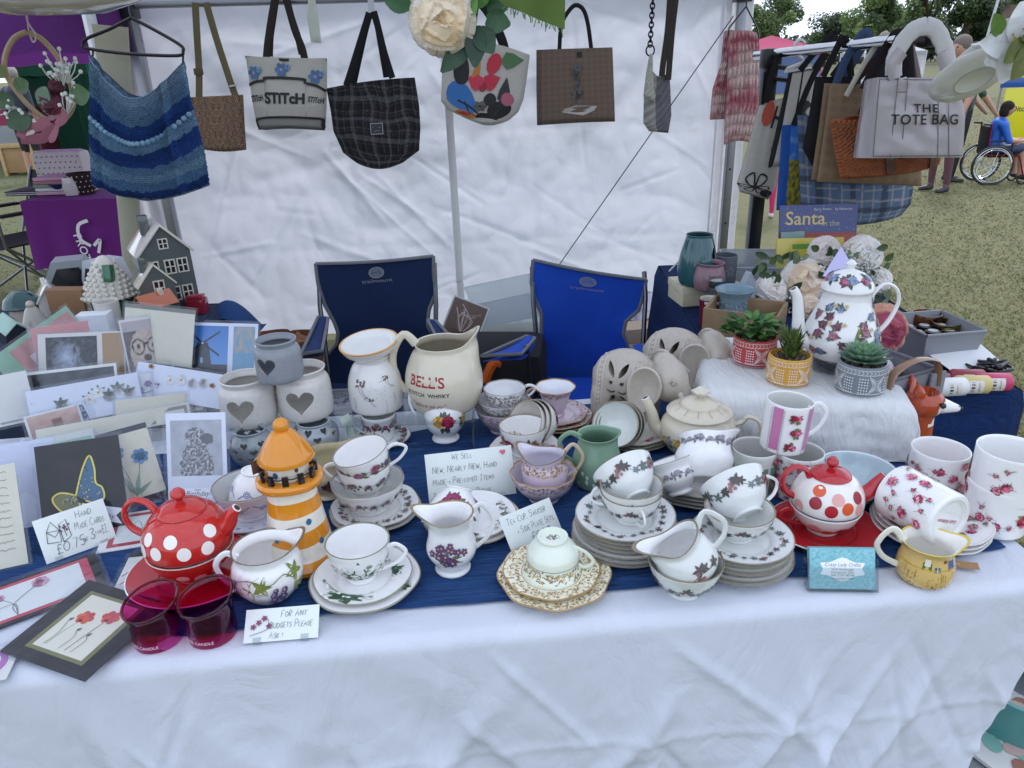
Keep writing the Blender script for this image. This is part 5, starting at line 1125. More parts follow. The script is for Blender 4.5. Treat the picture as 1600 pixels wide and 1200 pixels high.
def birdcard(W,H):
 def f(u,v):
  c=mixc(C('#9a9ca4'),C('#bfc2c8'),.5+.8*fbm(u*5,v*5,1));
  if((u-.48)/.20)**2+((v-.72)/.14)**2<1 or((u-.5)/(.20+.16*(1-v)))**2+((v-.22)/.44)**2<1:c=mixc(C('#4a4a4e'),C('#d5d6da'),max(0,min(1,.28+1.3*noise.noise((u*26,v*26,2)))))
  if((u-.72)/.12)**2+((v-.66)/.10)**2<1:c=C('#5d5d62')
  return c
 return[pic(W*.07,H*.30,W*.93,H*.92,44,48,f)]+rect(W*.2,H*.05,W*.86,H*.16,C('#f0f1f6'))+xf(txt('happy',.005,INK,'CENTER',0,.3),W*.5,H*.135)+xf(txt('Birthday,',.013,INK,'CENTER',0,.35),W*.5,H*.075)
card2('white birthday card with a grey photo of a shaggy dog',(264,786),(357,784),(264,646),.006,.006,68,C('#e6e9f4'),birdcard)
card2('plain pale lilac envelope card leaning at the far left',(-20,835),(97,815),(-34,700),.006,.006,60,C('#d5d8ea'),lambda W,H:poly([(W*.1,0),(W,H*.1),(W*.55,H*.42)],C('#e2e4f0')))
def script(W,H):return sum([xf(squiggle(W*.78,.004,C('#4a453c'),k,46,.0007),W*.08,H*(.92-.075*k))for k in range(11)],[])
card2('cream card of handwritten script in a clear stand at the left edge',(-70,905),(45,880),(-100,745),.004,.004,58,CRM,script)
def pinkfl(W,H):
 o=rect(W*.05,H*.06,W*.94,H*.94,C('#c4455c'))+rect(W*.10,H*.13,W*.88,H*.87,C('#e6e8e4'))
 for x,y,s in((.36,.66,1),(.62,.72,1.3),(.26,.36,1.2)):o+=stroke(spl([(W*.45,H*.13),(W*.44,H*.4),(W*x,H*y)],5),.001,C('#6d6a68'))+rose2(W*x,H*y,.010*s,[C('#c98aa4'),C('#dbb0c2'),C('#b0708a')])
 return o
card2('large black-edged card with red mount and pink poppies lying flat',(-96,1018),(170,918),(-40,930),.003,.003,3,C('#222227'),pinkfl)
card2('small white card with red mount behind the red polka teapot',(150,866),(262,848),(184,805),.003,.003,4,C('#e8e6e2'),lambda W,H:rect(W*.12,H*.08,W*.96,H*.94,C('#bb3f52'))+rect(W*.2,H*.16,W*.9,H*.86,C('#e3e6e0'))+stroke(spl([(W*.4,H*.6),(W*.5,H*.7),(W*.62,H*.3)],4),.0009,C('#5d5a58'))+rose2(W*.75,H*.65,.007,PINKS))
card2('white card with lavender sprigs under the edge of the red saucer',(174,930),(240,922),(172,868),.0028,.0028,2,C('#e3e2dc'),lambda W,H:rect(0,H*.86,W,H,C('#2a2a30'))+stroke([(W*.05,H*.4),(W*.75,H*.8)],.002,C('#5d5a86'))+stroke([(W*.1,H*.2),(W*.9,H*.75)],.0018,C('#4a485a')))
def poppies(W,H):
 o=rect(W*.16,H*.12,W*.84,H*.88,C('#77784a'))+rect(W*.21,H*.16,W*.79,H*.84,C('#e6e1cd'))
 for x,y in((.40,.58),(.63,.66)):
  o+=stroke(spl([(W*(x-.08),H*.2),(W*(x-.05),H*.4),(W*x,H*y)],5),.0009,C('#5d6a5a'))
  for k in range(6):a=k*1.05;o+=ell(W*x+.007*cos(a),H*y+.005*sin(a),.008,.006,rd.choice([C('#d9542e'),C('#c93a3a'),C('#e0703a'),C('#c24a5a')]),a,9)
  o+=ell(W*x-.002,H*y-.007,.003,.0022,C('#3a2530'))
 for x,y in((.28,.5),(.46,.42),(.60,.40)):o+=stroke(spl([(W*(x+.02),H*.2),(W*(x+.04),H*.35),(W*x,H*y)],4),.0008,C('#6d7a68'))+leaf2(W*x,H*y,.008,.004,1,C('#4a5a4c'))
 return o
card2('black-edged card with olive mount and two red poppies lying flat',(0,1018),(133,1066),(140,907),.008,.004,4,C('#24242a'),poppies)
card2('white card with purple printed corner, lowest at the front left edge',(-90,1080),(10,1062),(-60,1022),.0025,.0025,2,C('#e4e1dc'),lambda W,H:ell(W*.55,H*.5,W*.33,H*.36,C('#b86ab0'),0,24)+ell(W*.5,H*.55,W*.25,H*.26,C('#e4e1dc'),0,24))
card2('plain white card with a silver edge at the left end of the second row',(0,668),(60,655),(-8,588),.06,.06,62,CW,lambda W,H:rect(W*.04,H*.04,W*.96,H*.08,C('#9a9ca4')))
card2('white card with a lilac flower spray, between the daisy and jewel cards',(150,655),(262,632),(142,600),.050,.050,61,C('#e6e6ea'),lambda W,H:sum([blossom(W*(.2+.12*k),H*(.55+.15*(k%2)),.008,C('#8f7fae'),C('#d0c060'),6)for k in range(6)],[])+stroke([(W*.1,H*.3),(W*.9,H*.5)],.0012,C('#5d7a58')))
card2('narrow card with a mint stripe standing in front of the cream corner-mount card',(70,712),(150,694),(66,686),.036,.036,58,C('#dfe2da'),lambda W,H:rect(W*.05,H*.3,W*.95,H*.6,C('#8fbfa8')))
# clear rack that carries the standing rows
t=thing('card_rack','clear acrylic stepped rack holding rows of standing cards','rack',(0,0,0))
for py,h in((600,.085),(640,.066),(690,.042)):
 x0,y0,_=at(30,py,h);x1,y1,_=at(300,py-6,h);mb=MB();mb.box(abs(x1-x0)*1.05,.05,.003,TR((x0+x1)/2,y0+.012,TZ+h-.006)@RZ(.06),ac,'clear');mb.build('shelf',t)
 for x in(x0,x1):mb=MB();mb.box(.003,.05,h-.007,TR(x,y0+.012,TZ+.001),ac,'clear');mb.build('side_panel',t)
# --- hand-written signs on folded paper, each on small clear clips
SIGN=C('#dfe6e2');PEN=C('#2f3a36')
def sign(lab,BL,BR,TL,hL,hR,ang,lines,extra=None,hfrac=.13,clips=True):
 def art(W,H):
  o=[]
  for(s,fx,fy,k,sd)in lines:
   pr,w=hand(s,H*k,PEN,H*k*.055,sd);sc=min(1,W*(.96-fx)/w);o+=xf(pr,W*fx,H*fy,0,1,sc)
  return o+(extra(W,H)if extra else[])
 t,W,H=card('handwritten_sign',lab,'sign',BL,BR,TL,hL,hR,ang,SIGN,art,False,th=.0006)
 for fx in((.18,.82)if clips else()):
  g=MB();g.box(W*.11,.0012,.006,TR(W*fx,-.0016,-.003),ac,'clear');g.box(W*.11,.007,.0006,TR(W*fx,.003,.0014),ac,'clear');g.box(W*.16,.0012,.03,TR(W*fx,.001,-.032),ac,'clear');g.build('clear_clip',t)
 return t
def env(W,H):
 k=.0011;o=stroke([(W*.10,H*.42),(W*.28,H*.36),(W*.30,H*.62),(W*.13,H*.66),(W*.10,H*.42)],k,PEN)+stroke([(W*.13,H*.66),(W*.22,H*.50),(W*.30,H*.62)],k,PEN)+stroke([(W*.13,H*.66),(W*.22,H*.86),(W*.30,H*.62)],k,PEN)
 return o+stroke([(W*.31,H*.34),(W*.43,H*.42),(W*.42,H*.82),(W*.31,H*.74),(W*.31,H*.34)],k,PEN)+sum([ell(W*.365+rd.gauss(0,.003),H*.64+rd.gauss(0,.003),.0016,.0016,C('#6d4a6a'),0,6)for q in range(14)],[])+stroke([(W*.365,H*.6),(W*.37,H*.45)],k,C('#4a6a4a'))
sign('handwritten sign for hand made cards at 75 pence or 3 for 2 pounds',(73,882),(183,842),(50,815),.004,.004,58,[('Hand',.56,.76,.16,1),('Made Cards',.50,.50,.16,2),('£0.75',.18,.13,.21,3),('or',.555,.19,.11,4),('3',.655,.19,.22,5),('for',.745,.26,.09,6),('£2.',.84,.24,.19,7)],env)
def hrt(W,H):return poly([(W*.89+x*.55,H*.88+y*.55)for x,y in heart(0,0,.010)],C('#cf5a78'))
sign('handwritten sign starting We Sell New, Nearly New, with a red heart',(671,788),(807,771),(652,712),.004,.004,62,[('We Sell',.30,.84,.12,11),('New, Nearly New, Hand',.07,.60,.13,12),('Made + Pre-loved Items',.06,.36,.12,13),('Treat Me Kindly Please',.05,.10,.11,14)],hrt)
sign('handwritten price sign: tea cup, saucer and side plate sets 5 pounds',(801,867),(880,832),(770,813),.004,.004,52,[('Tea Cup, Saucer',.10,.72,.17,21),('+ Side Plate Sets',.22,.42,.17,22),('£5.00',.42,.10,.22,23)])
def fl(W,H):return sum([blossom(W*(.12+.07*k),H*(.45+.12*(k%3)),.0042,C('#8a4a6a'),C('#5d2f48'),5,k)for k in range(4)],[])+stroke(spl([(W*.08,H*.2),(W*.3,H*.35),(W*.32,H*.6),(W*.26,H*.75)],4),.0008,C('#8a5a78'))
sign('handwritten sign For Any Budgets Please Ask at the front edge',(380,1006),(497,996),(404,952),.003,.003,34,[('For Any',.48,.70,.22,31),('Budgets Please',.34,.38,.20,32),('Ask !',.34,.08,.20,33)],fl)
card('folded_note','small folded grey-green note standing behind the coffee cup','note',(548,706),(561,698),(527,655),.004,.004,75,C('#b9c4ba'),lambda W,H:xf(squiggle(W*.5,.006,PEN,2,12,.0007),W*.2,H*.5,1.2),False)
# --- business card holder
M,W,H=quad((1262,922),(1371,924),(1258,856),.002,.002,66)
t=thing('business_card_holder','clear holder with turquoise business cards at the table edge','card holder',M=M)
def bcard(W,H):
 o=[pic(0,0,W,H,60,40,lambda u,v:mixc(C('#6fb3bd'),C('#8cc7cf'),.5+1.5*noise.noise((u*22,v*16,abs(noise.noise((u*9,v*9,3)))*5))))]
 P=spl([(W*.16,H*.36),(W*.20,H*.50),(W*.16,H*.64),(W*.30,H*.66),(W*.42,H*.74),(W*.5,H*.78),(W*.58,H*.74),(W*.70,H*.66),(W*.84,H*.64),(W*.80,H*.50),(W*.84,H*.36),(W*.70,H*.32),(W*.58,H*.22),(W*.5,H*.2),(W*.42,H*.22),(W*.30,H*.32),(W*.16,H*.36)],3)[:-1]
 o+=poly(P,C('#f2f5f6'))+xf(txt('Crazy Lady Crafts',H*.118,C('#4a5a60'),'CENTER',0,.25),W*.5,H*.56)
 for k,s in enumerate(('Vicki Scrannage','Handmade Gifts','044 7734 48748','crazyladycrafts')):o+=xf(txt(s,H*.085,C('#55666c'),'CENTER'),W*.5,H*(.46-.075*k))
 return o
g=MB();g.box(W*.94,H*.96,.012,TR(W/2,H*.52,-.012),C('#79b9c2'),'paper',.0004);k=0
for it in bcard(W*.94,H*.96):
 if it[0]=='pic':g.grid(it[5],it[6],lambda u,v:(W*.03+it[3]*u,H*.04+it[4]*v,.0004),it[7],'print')
 else:flat(g,xf([it],W*.03,H*.04),None,.0007+.00004*min(k,20),0)
 k+=1
g.build('business_cards',t)
g=MB();g.box(W,H*.55,.0014,TR(W/2,H*.275,.003),ac,'clear');g.box(W,H,.0014,TR(W/2,H*.5,-.016),ac,'clear')
for x in(0,W):g.box(.0014,H*.75,.02,TR(x,H*.37,-.016),ac,'clear')
g.box(W,.0014,.022,TR(W/2,0,-.016),ac,'clear');g.box(W,.002,.05,TR(W/2,.0,-.05),ac,'clear');g.build('clear_case',t)
# ================================================================== the back of the main table: muslin box, plants, coffee pot, elephants
bx0,by1=at(1150,548,.12)[:2];bx1,by0=at(1412,668,.115)[:2]
BXM=TR(.605,1.47,0)@RZ(radians(-13));BW,BD,BH=.385,.34,.118
g=MB();g.box(BW-.02,BD-.02,BH-.006,BXM@TR(0,0,TZ+R0),C('#b99a70'),'paper');tag(g.build('hidden_box'),'cardboard box under the white muslin that lifts the plant pots','box')
g=MB()
def musl(u,v):
 # sheet laid over the box: flat on top, rounded over the edges and falling in soft folds to the table
 a=(u-.5)*2;b=(v-.5)*2;L=1.75
 def drop(t,half,fall):
  d=abs(t)*(half+fall);
  if d<=half-.02:return d,0
  e=d-(half-.02);q=.03
  if e<q*pi/2:return half-.02+q*sin(e/q),q*(1-cos(e/q))
  return half-.02+q+(e-q*pi/2)*.16,q+(e-q*pi/2)
 x,zx=drop(a,BW/2,.115);y,zy=drop(b,BD/2,.115)
 z=BH-max(zx,zy)-.25*min(zx,zy);x*=1 if a>0 else-1;y*=1 if b>0 else-1
 k=min(1,max(zx,zy)/.05);f=.012*k*noise.noise((u*9+v*2,v*9-u*2,2))+.003*k*noise.noise((u*31,v*31,7))
 nx,ny=x/(BW/2),y/(BD/2);l=sqrt(nx*nx+ny*ny)+1e-6
 return(x+f*nx/l,y+f*ny/l,max(.004,z+.003*noise.noise((u*5,v*5,1))+.0006*noise.noise((u*60,v*14,1))))
g.grid(110,110,musl,C('#eceeef'),'muslin',BXM@TR(0,0,TZ+R0));tag(g.build('muslin_cloth',sharp=0),'white crinkled muslin cloth draped over a box behind the striped mug','cloth')
MZ=R0+BH+.003
def aztec(c):  # engraved pattern on the plant pots
 o=rect(-.0455,-.030,.0455,-.0285,WHT,10)+rect(-.0455,.022,.0455,.0232,WHT,10)+rect(-.0455,.034,.0455,.0350,WHT,10)
 for k in range(10):x=-.043+.0095*k;o+=stroke([(x-.003,.0245),(x+.0015,.0286),(x-.003,.0328)],.0011,WHT)
 for cx in(-.030,.030):
  for i in range(4):
   for j in range(6):o+=rect(cx-.009+i*.0058-.0014,-.025+j*.0076-.0016,cx-.009+i*.0058+.0014,-.025+j*.0076+.0016,WHT)
 for q in(.006,.0115,.017,.0225):
  for sx in(-1,1):o+=stroke([(sx*q*.85,-.003+q),(sx*.002,-.003+.0),(sx*q*.85,-.003-q)],.0011,WHT)if False else stroke([(-q*.8,sx*q-.003),(0,sx*.004*0+sx*(q-.0115 if q>.0115 else 0)-.003),(q*.8,sx*q-.003)],.0011,WHT)+stroke([(sx*q*.8,q-.003),(sx*(q-.012 if q>.012 else 0)*.8,-.003),(sx*q*.8,-q-.003)],.0011,WHT)
 for k in range(26):o+=rect(-.045+k*.0035,-.0355,-.0435+k*.0035,-.0335,WHT)
 return o
def plantpot(lab,px,py,R,H,col,plantfn,az=0):
 x,y,_=at(px,py,MZ);t=thing('potted_plant',lab,'plant',(x,y,TZ+MZ))
 o=spl([(R*.90,0),(R*.97,.004),(R,H*.3),(R*.99,H*.8),(R*.96,H)],4)
 mb=MB();mb.lathe([(0,0)]+o+[(R*.90,H+.001),(R*.88,H*.85),(0,H*.84)],col,'stoneware',48);sf=Surf(o)
 for a in(-90+az,az,90+az,180+az):wrap(mb,sf,xf(aztec(col),0,0,0,H/.078,R*1.57/.0935),a,.5*sf.L[-1])
 po=mb.build('pot',t)
 s=MB();r=random.Random(px)
 s.grid(10,10,lambda u,v:((u-.5)*R*1.2,(v-.5)*R*1.2,H*.88+.003*noise.noise((u*9,v*9,1))),C('#3d342b'),'soil')
 for k in range(70):a=r.uniform(0,6.28);q=sqrt(r.random())*R*.8;s.ball((q*cos(a),q*sin(a),H*.89),r.uniform(.0025,.005),jit(C('#5d5348'),.5),'soil',6)
 s.build('gravel',t)
 p=MB();plantfn(p,R,H,r);p.build('foliage',t,sharp=0);return t
def leaf3(mb,base,d,up,L,w,col,curl=.25,n=4,m='leaf',cup_=.15):
 d=Vector(d).normalized();up=Vector(up);s=d.cross(up).normalized()if d.cross(up).length>1e-4 else Vector((1,0,0));nn=s.cross(d);base=Vector(base);V=[];F=[]
 for i in range(n+1):
  t=i/n;ww=w*sin(pi*min(.97,.10+t*.88))**.8;c=base+d*L*t+nn*(curl*L*t*t)
  for j in(-1,0,1):V.append(c+s*ww*.5*j+nn*(cup_*ww*(abs(j))))
 for i in range(n):
  for j in range(2):a=i*3+j;F.append((a,a+1,a+4,a+3))
 mb.add(V,F,[jit(col,.12)for f in F],m,True)
def bushy(p,R,H,r):
 for k in range(110):
  a=r.uniform(0,6.28);q=sqrt(r.random())*R*1.05;b=Vector((q*cos(a)-R*.25,q*sin(a)*.8,H+r.uniform(-.004,.05)*(1-q/R*.5)))
  leaf3(p,b,(cos(a)*.8,sin(a)*.8,r.uniform(.1,1)),(0,0,1),r.uniform(.018,.030),r.uniform(.014,.022),r.choice([C('#4a7a35'),C('#3a6a34'),C('#5f8f42'),C('#2c5430')]),-.3)
 for k in range(12):a=r.uniform(0,6.28);p.tube([(0,0,H*.85),(R*.5*cos(a),R*.5*sin(a),H+.02)],.0012,C('#4a6a35'),'leaf',4)
def spiky(p,R,H,r):
 for k in range(150):
  a=r.uniform(0,6.28);e=r.uniform(.25,1.5);h=r.uniform(0,.045);leaf3(p,(.004*cos(a)*3,.012*sin(a),H*.85+h),(cos(a)*cos(e),sin(a)*cos(e),sin(e)),(0,0,1),r.uniform(.016,.028),.0055,r.choice([C('#56692e'),C('#6d7f38'),C('#44572a')]),.2)
def succ(p,R,H,r):
 for ring in range(6):
  n=(13,12,10,8,6,4)[ring];e=(.12,.32,.55,.8,1.05,1.3)[ring]
  for k in range(n):a=2*pi*(k+.5*(ring%2))/n+r.uniform(-.1,.1);leaf3(p,(.004*cos(a),.004*sin(a),H*.92+.004*ring),(cos(a)*cos(e),sin(a)*cos(e),sin(e)),(0,0,1),(.047,.044,.039,.032,.025,.018)[ring],(.020,.020,.018,.015,.012,.009)[ring],mixc(C('#7f9f8a'),C('#8fb58a'),ring/5),.28,5,'leaf',.30)
plantpot('red patterned pot with a bushy green artificial plant',1177,563,.0455,.056,C('#b0403f'),bushy)
plantpot('mustard yellow patterned pot with a small spiky green plant',1230,594,.0425,.056,C('#cf9c3e'),spiky,20)
plantpot('grey patterned pot with a pale green succulent rosette',1342,607,.046,.058,C('#7d858c'),succ,10)
# --- coffee pot with flowers and a bird on its glass stand
x,y,m=at(1306,572,MZ)
g=MB();g.lathe([(0,0),(.052,0),(.055,.004),(.055,.022),(.058,.026),(.052,.026),(.050,.006),(0,.005)],C('#eef2f3'),'clear',40);o=g.build('glass_stand',None,(x,y,TZ+MZ));tag(o,'round clear glass stand under the tall floral coffee pot','stand')
def chintz(w,h,seed,n=9):
 r=random.Random(seed);o=[]
 for k in range(n):
  px,py=r.uniform(-w/2,w/2),-h/2+h*(k+.5)/n
  for j in range(4):o+=leaf2(px,py,.017,.0085,r.uniform(0,6.28),jit(C('#3f5a44'),.25))
  o+=rose2(px,py,.0105,r.choice([[C('#6d2a42'),C('#8f4a60'),C('#542034')],[C('#5d6f90'),C('#8393ad')],[C('#7d3a52'),C('#a8707f')]]))
  if k%2:o+=blossom(px+.016,py+.006,.006,C('#c9b58a'),C('#7d5a35'))
 return o
bird=leaf2(0,-.008,.045,.018,1.25,C('#b59a3a'))+ell(.014,.036,.0065,.006,C('#5a7a5a'))+stroke([(.018,.038),(.026,.036)],.0012,C('#4a3a2a'))+leaf2(-.002,-.004,.034,.010,1.35,C('#6d7a3c'))+stroke(spl([(-.03,-.03),(-.01,-.018),(.006,-.016),(.03,-.024)],4),.002,C('#6d5a3a'))+sum([leaf2(-.026+.004*k,-.03,.026,.004,.6+.25*k,C('#7d8a4a'))for k in range(7)],[])
fin2=lambda mb,z0:mb.lathe([(.012,0),(.008,.003),(.011,.010),(.012,.014),(.006,.021),(0,.024)],WHT,'ceramic',16,TR(0,0,z0-.002),lambda a,b,c:(a*(1+.06*cos(4*atan2(b,a))),b*(1+.06*cos(4*atan2(b,a))),c))
teapot('coffee_pot','tall white coffee pot with chintz flowers and a yellow bird',x,y,TZ+MZ+.0265,[(.058,0),(.070,.006),(.085,.035),(.083,.062),(.068,.100),(.055,.135),(.053,.152),(.056,.160)],.160,WHT,WHT,WHT,[(.072,.036),(.102,.052),(.110,.100),(.118,.146),(.130,.168)],[(-.050,.136),(-.062,.128),(-.066,.146),(-.090,.166),(-.120,.152),(-.130,.118),(-.112,.072),(-.078,.036)],[(th,.52,chintz(.05,.125,th+9,6))for th in(48,130,168,10,-60)]+[(98,.50,chintz(.03,.05,3,3)),(84,.42,xf(bird,0,0,0,1,1))]+[(112,.22,bird[:0])],WHT,lidprof=[(.056,0),(.058,.004),(.052,.018),(.038,.034),(.018,.044),(.006,.047)],lidprints=[(a,.45,rosebunch(1.4,[[C('#8a3a5a'),C('#b06a84')],[C('#6d7fa0'),C('#93a3bd')]],(C('#3f5a44'),),2,a))for a in range(0,360,60)],rz=pi+radians(6),knobfn=fin2,spr=(.020,.0095)).scale=(.885,)*3
# --- ceramic elephants with pierced saddle cloths
EL=C('#b5aca0')
def elephant(lab,px,py,h,S,rz):
 x,y,_=at(px,py,h);t=thing('elephant_lantern',lab,'elephant ornament',(x,y,TZ+h),rz,'ceramic elephant lanterns');t.scale=(S,)*3
 B=[('e',(-.030,0,.098),(.068,.050,.056),EL),('e',(-.062,0,.085),(.040,.046,.058),EL),('e',(.062,-.004,.104),(.038,.040,.046),EL),('e',(.050,0,.140),(.024,.024,.020),EL),
  ('c',(-.072,-.024,.06),.026,(-.074,-.026,.004),.024,EL),('c',(-.072,.024,.06),.026,(-.074,.026,.004),.024,EL),('c',(.010,-.026,.06),.026,(.012,-.028,.004),.024,EL),('c',(.010,.026,.06),.026,(.012,.028,.004),.024,EL),
  ('c',(.080,-.004,.095),.024,(.096,-.006,.060),.017,EL),('c',(.096,-.006,.060),.017,(.092,-.008,.026),.013,EL),('c',(.092,-.008,.026),.013,(.074,-.010,.014),.011,EL),('c',(-.098,0,.10),.008,(-.104,0,.05),.005,EL)]
 b=organic('body',B,.0045,t,'stoneware',8)
 lf=lambda cx,cz,L,w,a:[(cx+p*L*cos(a)-q*w*sin(a),cz+p*L*sin(a)+q*w*cos(a))for p,q in((-.5,0),(-.25,-.4),(.1,-.5),(.35,-.3),(.5,0),(.35,.3),(.1,.5),(-.25,.4))]
 star=lambda cx,cz,r:[(cx+r*(1 if k%2 else.55)*cos(k*pi/5),cz+r*(1 if k%2 else.55)*sin(k*pi/5))for k in range(10)]
 moon=lambda cx,cz,r:[(cx+r*cos(a),cz+r*sin(a))for a in[pi+pi*k/8 for k in range(9)]]+[(cx+r*.8*cos(a),cz+r*.45*sin(a))for a in[2*pi-pi*k/8 for k in range(1,8)]]
 cu=[]
 for s in(-1,1):
  for P in(lf(-.034+s*.013,.122,.034,.012,pi/2-s*.5),star(-.034+s*.012,.096,.0062),moon(-.034+s*.012,.080,.009),lf(-.034+s*.012,.058,.022,.009,pi/2+s*.6)):cu.append(prism(P,-.09,.09))
 boolcut(b,cu);b.data.set_sharp_from_angle(angle=radians(50))
 dg=bpy.context.evaluated_depsgraph_get();bv=BVHTree.FromPolygons([v.co.copy()for v in b.data.vertices],[tuple(p.vertices)for p in b.data.polygons])
 g=MB()
 def hit(px_,pz_):h_=bv.ray_cast(Vector((px_,-.2,pz_)),Vector((0,1,0)));return h_[0]
 for cx in(-.072,.004):  # raised dotted borders of the saddle cloth
  for off in(-.0065,.0065):
   P=[hit(cx+off,.045+.104*k/14)for k in range(15)];P=[p for p in P if p]
   if len(P)>2:g.tube(P,.0020,C('#c4bcb0'),'stoneware',6)
  for k in range(11):
   p=hit(cx,.05+.009*k)
   if p:g.ball(p,.0036,C('#c4bcb0'),'stoneware',6)
 g.build('cloth_border',t)
 for s in(-1,1):
  e=MB();Mx=TR(.034,s*.046,.112)@RZ(-s*.30)@RX(s*.10)
  def ear(u,v):
   a=2*pi*u;rr_=v*(1-.25*max(0,sin(a)*-1)*0);X=.031*rr_*cos(a)-.008;Z=.040*rr_*sin(a)-.010-(.012*rr_ if sin(a)<-.3 and cos(a)<.3 else 0)
   return(X,s*(-.004+.008*(1-v)**.5*-1+.012*v*v),Z)
  e.grid(20,5,ear,EL,'stoneware',Mx);e.grid(20,5,lambda u,v:(lambda p:(p[0],p[1]+s*.004,p[2]))(ear(u,v)),EL,'stoneware',Mx)
  e.tube([Mx@Vector(ear(k/20,1))for k in range(21)],.0032,C('#c0b8ac'),'stoneware',6,cap=False);e.build('ear',t,sharp=0)
  k=MB();k.tube([(.088,s*.022,.090),(.100,s*.024,.070),(.110,s*.020,.072)],[.006,.005,.002],C('#cfc8bc'),'stoneware',8);k.build('tusk',t)
  ey=MB();ey.ball((.080,s*.036,.112),.006,C('#a39a8d'),'stoneware',8);ey.tube([(.070,s*.040,.110),(.078,s*.041,.120),(.090,s*.034,.113)],.0018,EL,'stoneware',5);ey.build('eye',t)
 return t
elephant('front ceramic elephant lantern with pierced saddle, by the cream teapot',998,657,R0,1.05,radians(-30))
elephant('rear ceramic elephant lantern standing behind the other one',1072,618,.0,1.06,radians(-30))
# ================================================================== the right side table
def sq(px,py,h=0):x,y,m=at(px,py,h);return x,y
x,y=sq(1096,452);SX=lambda px,py,h=0:Vector((*sq(px,py,h),TZ+h))
g=MB();p=SX(1088,468);g.box(.19,.13,.062,TR(p.x+.02,p.y,p.z)@RZ(.15),C('#c7c2a4'),'paper',.002);g.box(.194,.134,.026,TR(p.x+.02,p.y,p.z+.04)@RZ(.15),C('#cfcaae'),'paper',.002)
for k in range(26):g.add(*(lambda V,F:([(a,-.0675,b)for a,b in V],F))(*ell(rd.uniform(.02,.09),rd.uniform(.012,.055),.002,.0015,C('#8d8468'),0,6)[0][:2]),C('#8d8468'),'print',True,TR(p.x+.02,p.y,p.z)@RZ(.15))
tag(g.build('gift_box'),'cream lidded gift box under the teal wax burner','box')
def vessel(name,lab,cat,px,py,h,prof,col,m='ceramic',prints=(),inner=None,cut=None,group=None,after=None,rz=0):
 q=SX(px,py,h);o=spl(prof,5);R=o[-1][0];H=o[-1][1];tk=.004
 mb=MB();mb.lathe([(0,.002),(o[0][0]*.9,0)]+[(r,z,0)for r,z in o]+[(R-tk*.5,H+.001,0),(R-tk,H-.001,1)]+[(max(.004,r-tk),z,1)for r,z in reversed(o[1:-1])if z>.1*H]+[(0,H*.1,1)],[col,inner or col],m,40);sf=Surf(o)
 for th,s,pr in prints:wrap(mb,sf,pr,th,s*sf.L[-1])
 if after:after(mb,sf)
 ob=mb.build(name,None,None,sharp=45)
 if cut:boolcut(ob,cut);ob.data.set_sharp_from_angle(angle=radians(45))
 ob.location=q;ob.rotation_euler=(0,0,rz);return tag(ob,lab,cat,group)
ov=[(.028*cos(2*pi*k/20),.088+.040*sin(2*pi*k/20))for k in range(20)]
vessel('wax_burner','tall teal glazed wax burner with a round opening and stick','wax burner',1088,444,.066,[(.045,0),(.056,.01),(.062,.05),(.056,.10),(.042,.150),(.042,.160)],C('#2c5a60'),'ceramic',(),C('#24484e'),[prism(ov,-.12,-.02,RZ(radians(62)))])
g=MB();q=SX(1060,410,.13);g.tube([q+Vector((-.035,-.03,-.02)),q+Vector((.04,.03,.03))],.003,C('#b9bec0'),'plastic',6);tag(g.build('wooden_stick'),'pale grey stick resting against the teal wax burner','stick')
vessel('candle_jar','mauve round candle jar with embossed sprigs behind the salt shaker','candle jar',1107,452,.066,[(.036,0),(.044,.008),(.049,.035),(.042,.068),(.038,.076),(.044,.086)],C('#8d6f78'),'stoneware',[(a,.5,sum([ell(rd.gauss(0,.008),rd.gauss(0,.008),.003,.002,C('#6d5059'),rd.random()*3,6)for k in range(8)],[]))for a in(-120,-80,-40)])
vessel('star_candle_pot','slate grey concrete pot with an incised star','candle pot',1130,440,.066,[(.036,0),(.038,.004),(.038,.07),(.038,.088)],C('#5d626b'),'stoneware',[(-75,.5,sum([stroke([(.016*cos(1.57+2*pi*k/5),.016*sin(1.57+2*pi*k/5)),(.0065*cos(1.57+2*pi*(k+.5)/5),.0065*sin(1.57+2*pi*(k+.5)/5)),(.016*cos(1.57+2*pi*(k+1)/5),.016*sin(1.57+2*pi*(k+1)/5))],.0014,C('#9297a0'))for k in range(5)],[]))])
g=MB();q=SX(1116,492);g.lathe([(0,0),(.030,0),(.033,.004),(.033,.06),(.028,.078),(.022,.088),(.022,.094)],C('#b9c2c6'),'tinted',32);g.lathe([(.0235,.094),(.025,.096),(.025,.112),(.018,.118),(0,.119)],C('#9aa0a2'),'metal',28);g.lathe([(0,.004),(.029,.004),(.029,.055),(0,.056)],C('#6d7478'),'frost',20);tag(g.build('salt_shaker',None,q),'glass shaker jar with a silver lid behind the red paper cup','shaker')
vessel('coffee_cup','small dark red cafe cup with a round white badge','cup',1107,508,.0,[(.025,0),(.027,.003),(.030,.05),(.033,.082)],C('#6d1a26'),'ceramic',[(-82,.48,ell(0,0,.018,.018,C('#d9c9c2'),0,20)+ell(0,0,.0155,.0155,C('#7a1f2c'),0,20)+ell(0,0,.0095,.0095,C('#d9c9c2'),0,16)+ell(.002,.001,.005,.006,C('#7a1f2c')))]+[(-82,.93,rect(-.03,-.004,.03,.004,C('#ddd6cc'),10))],C('#d9d2c8'))
def mosaic(mb,sf):
 for k in range(900):wrap(mb,sf,ell(0,0,.0024,.0018,rd.choice([C('#8fa9b4'),C('#5d7c8c'),C('#b9c9cf'),C('#4a6a7c')]),rd.random()*3,5),rd.uniform(-180,180),rd.uniform(.06,.72)*sf.L[-1])
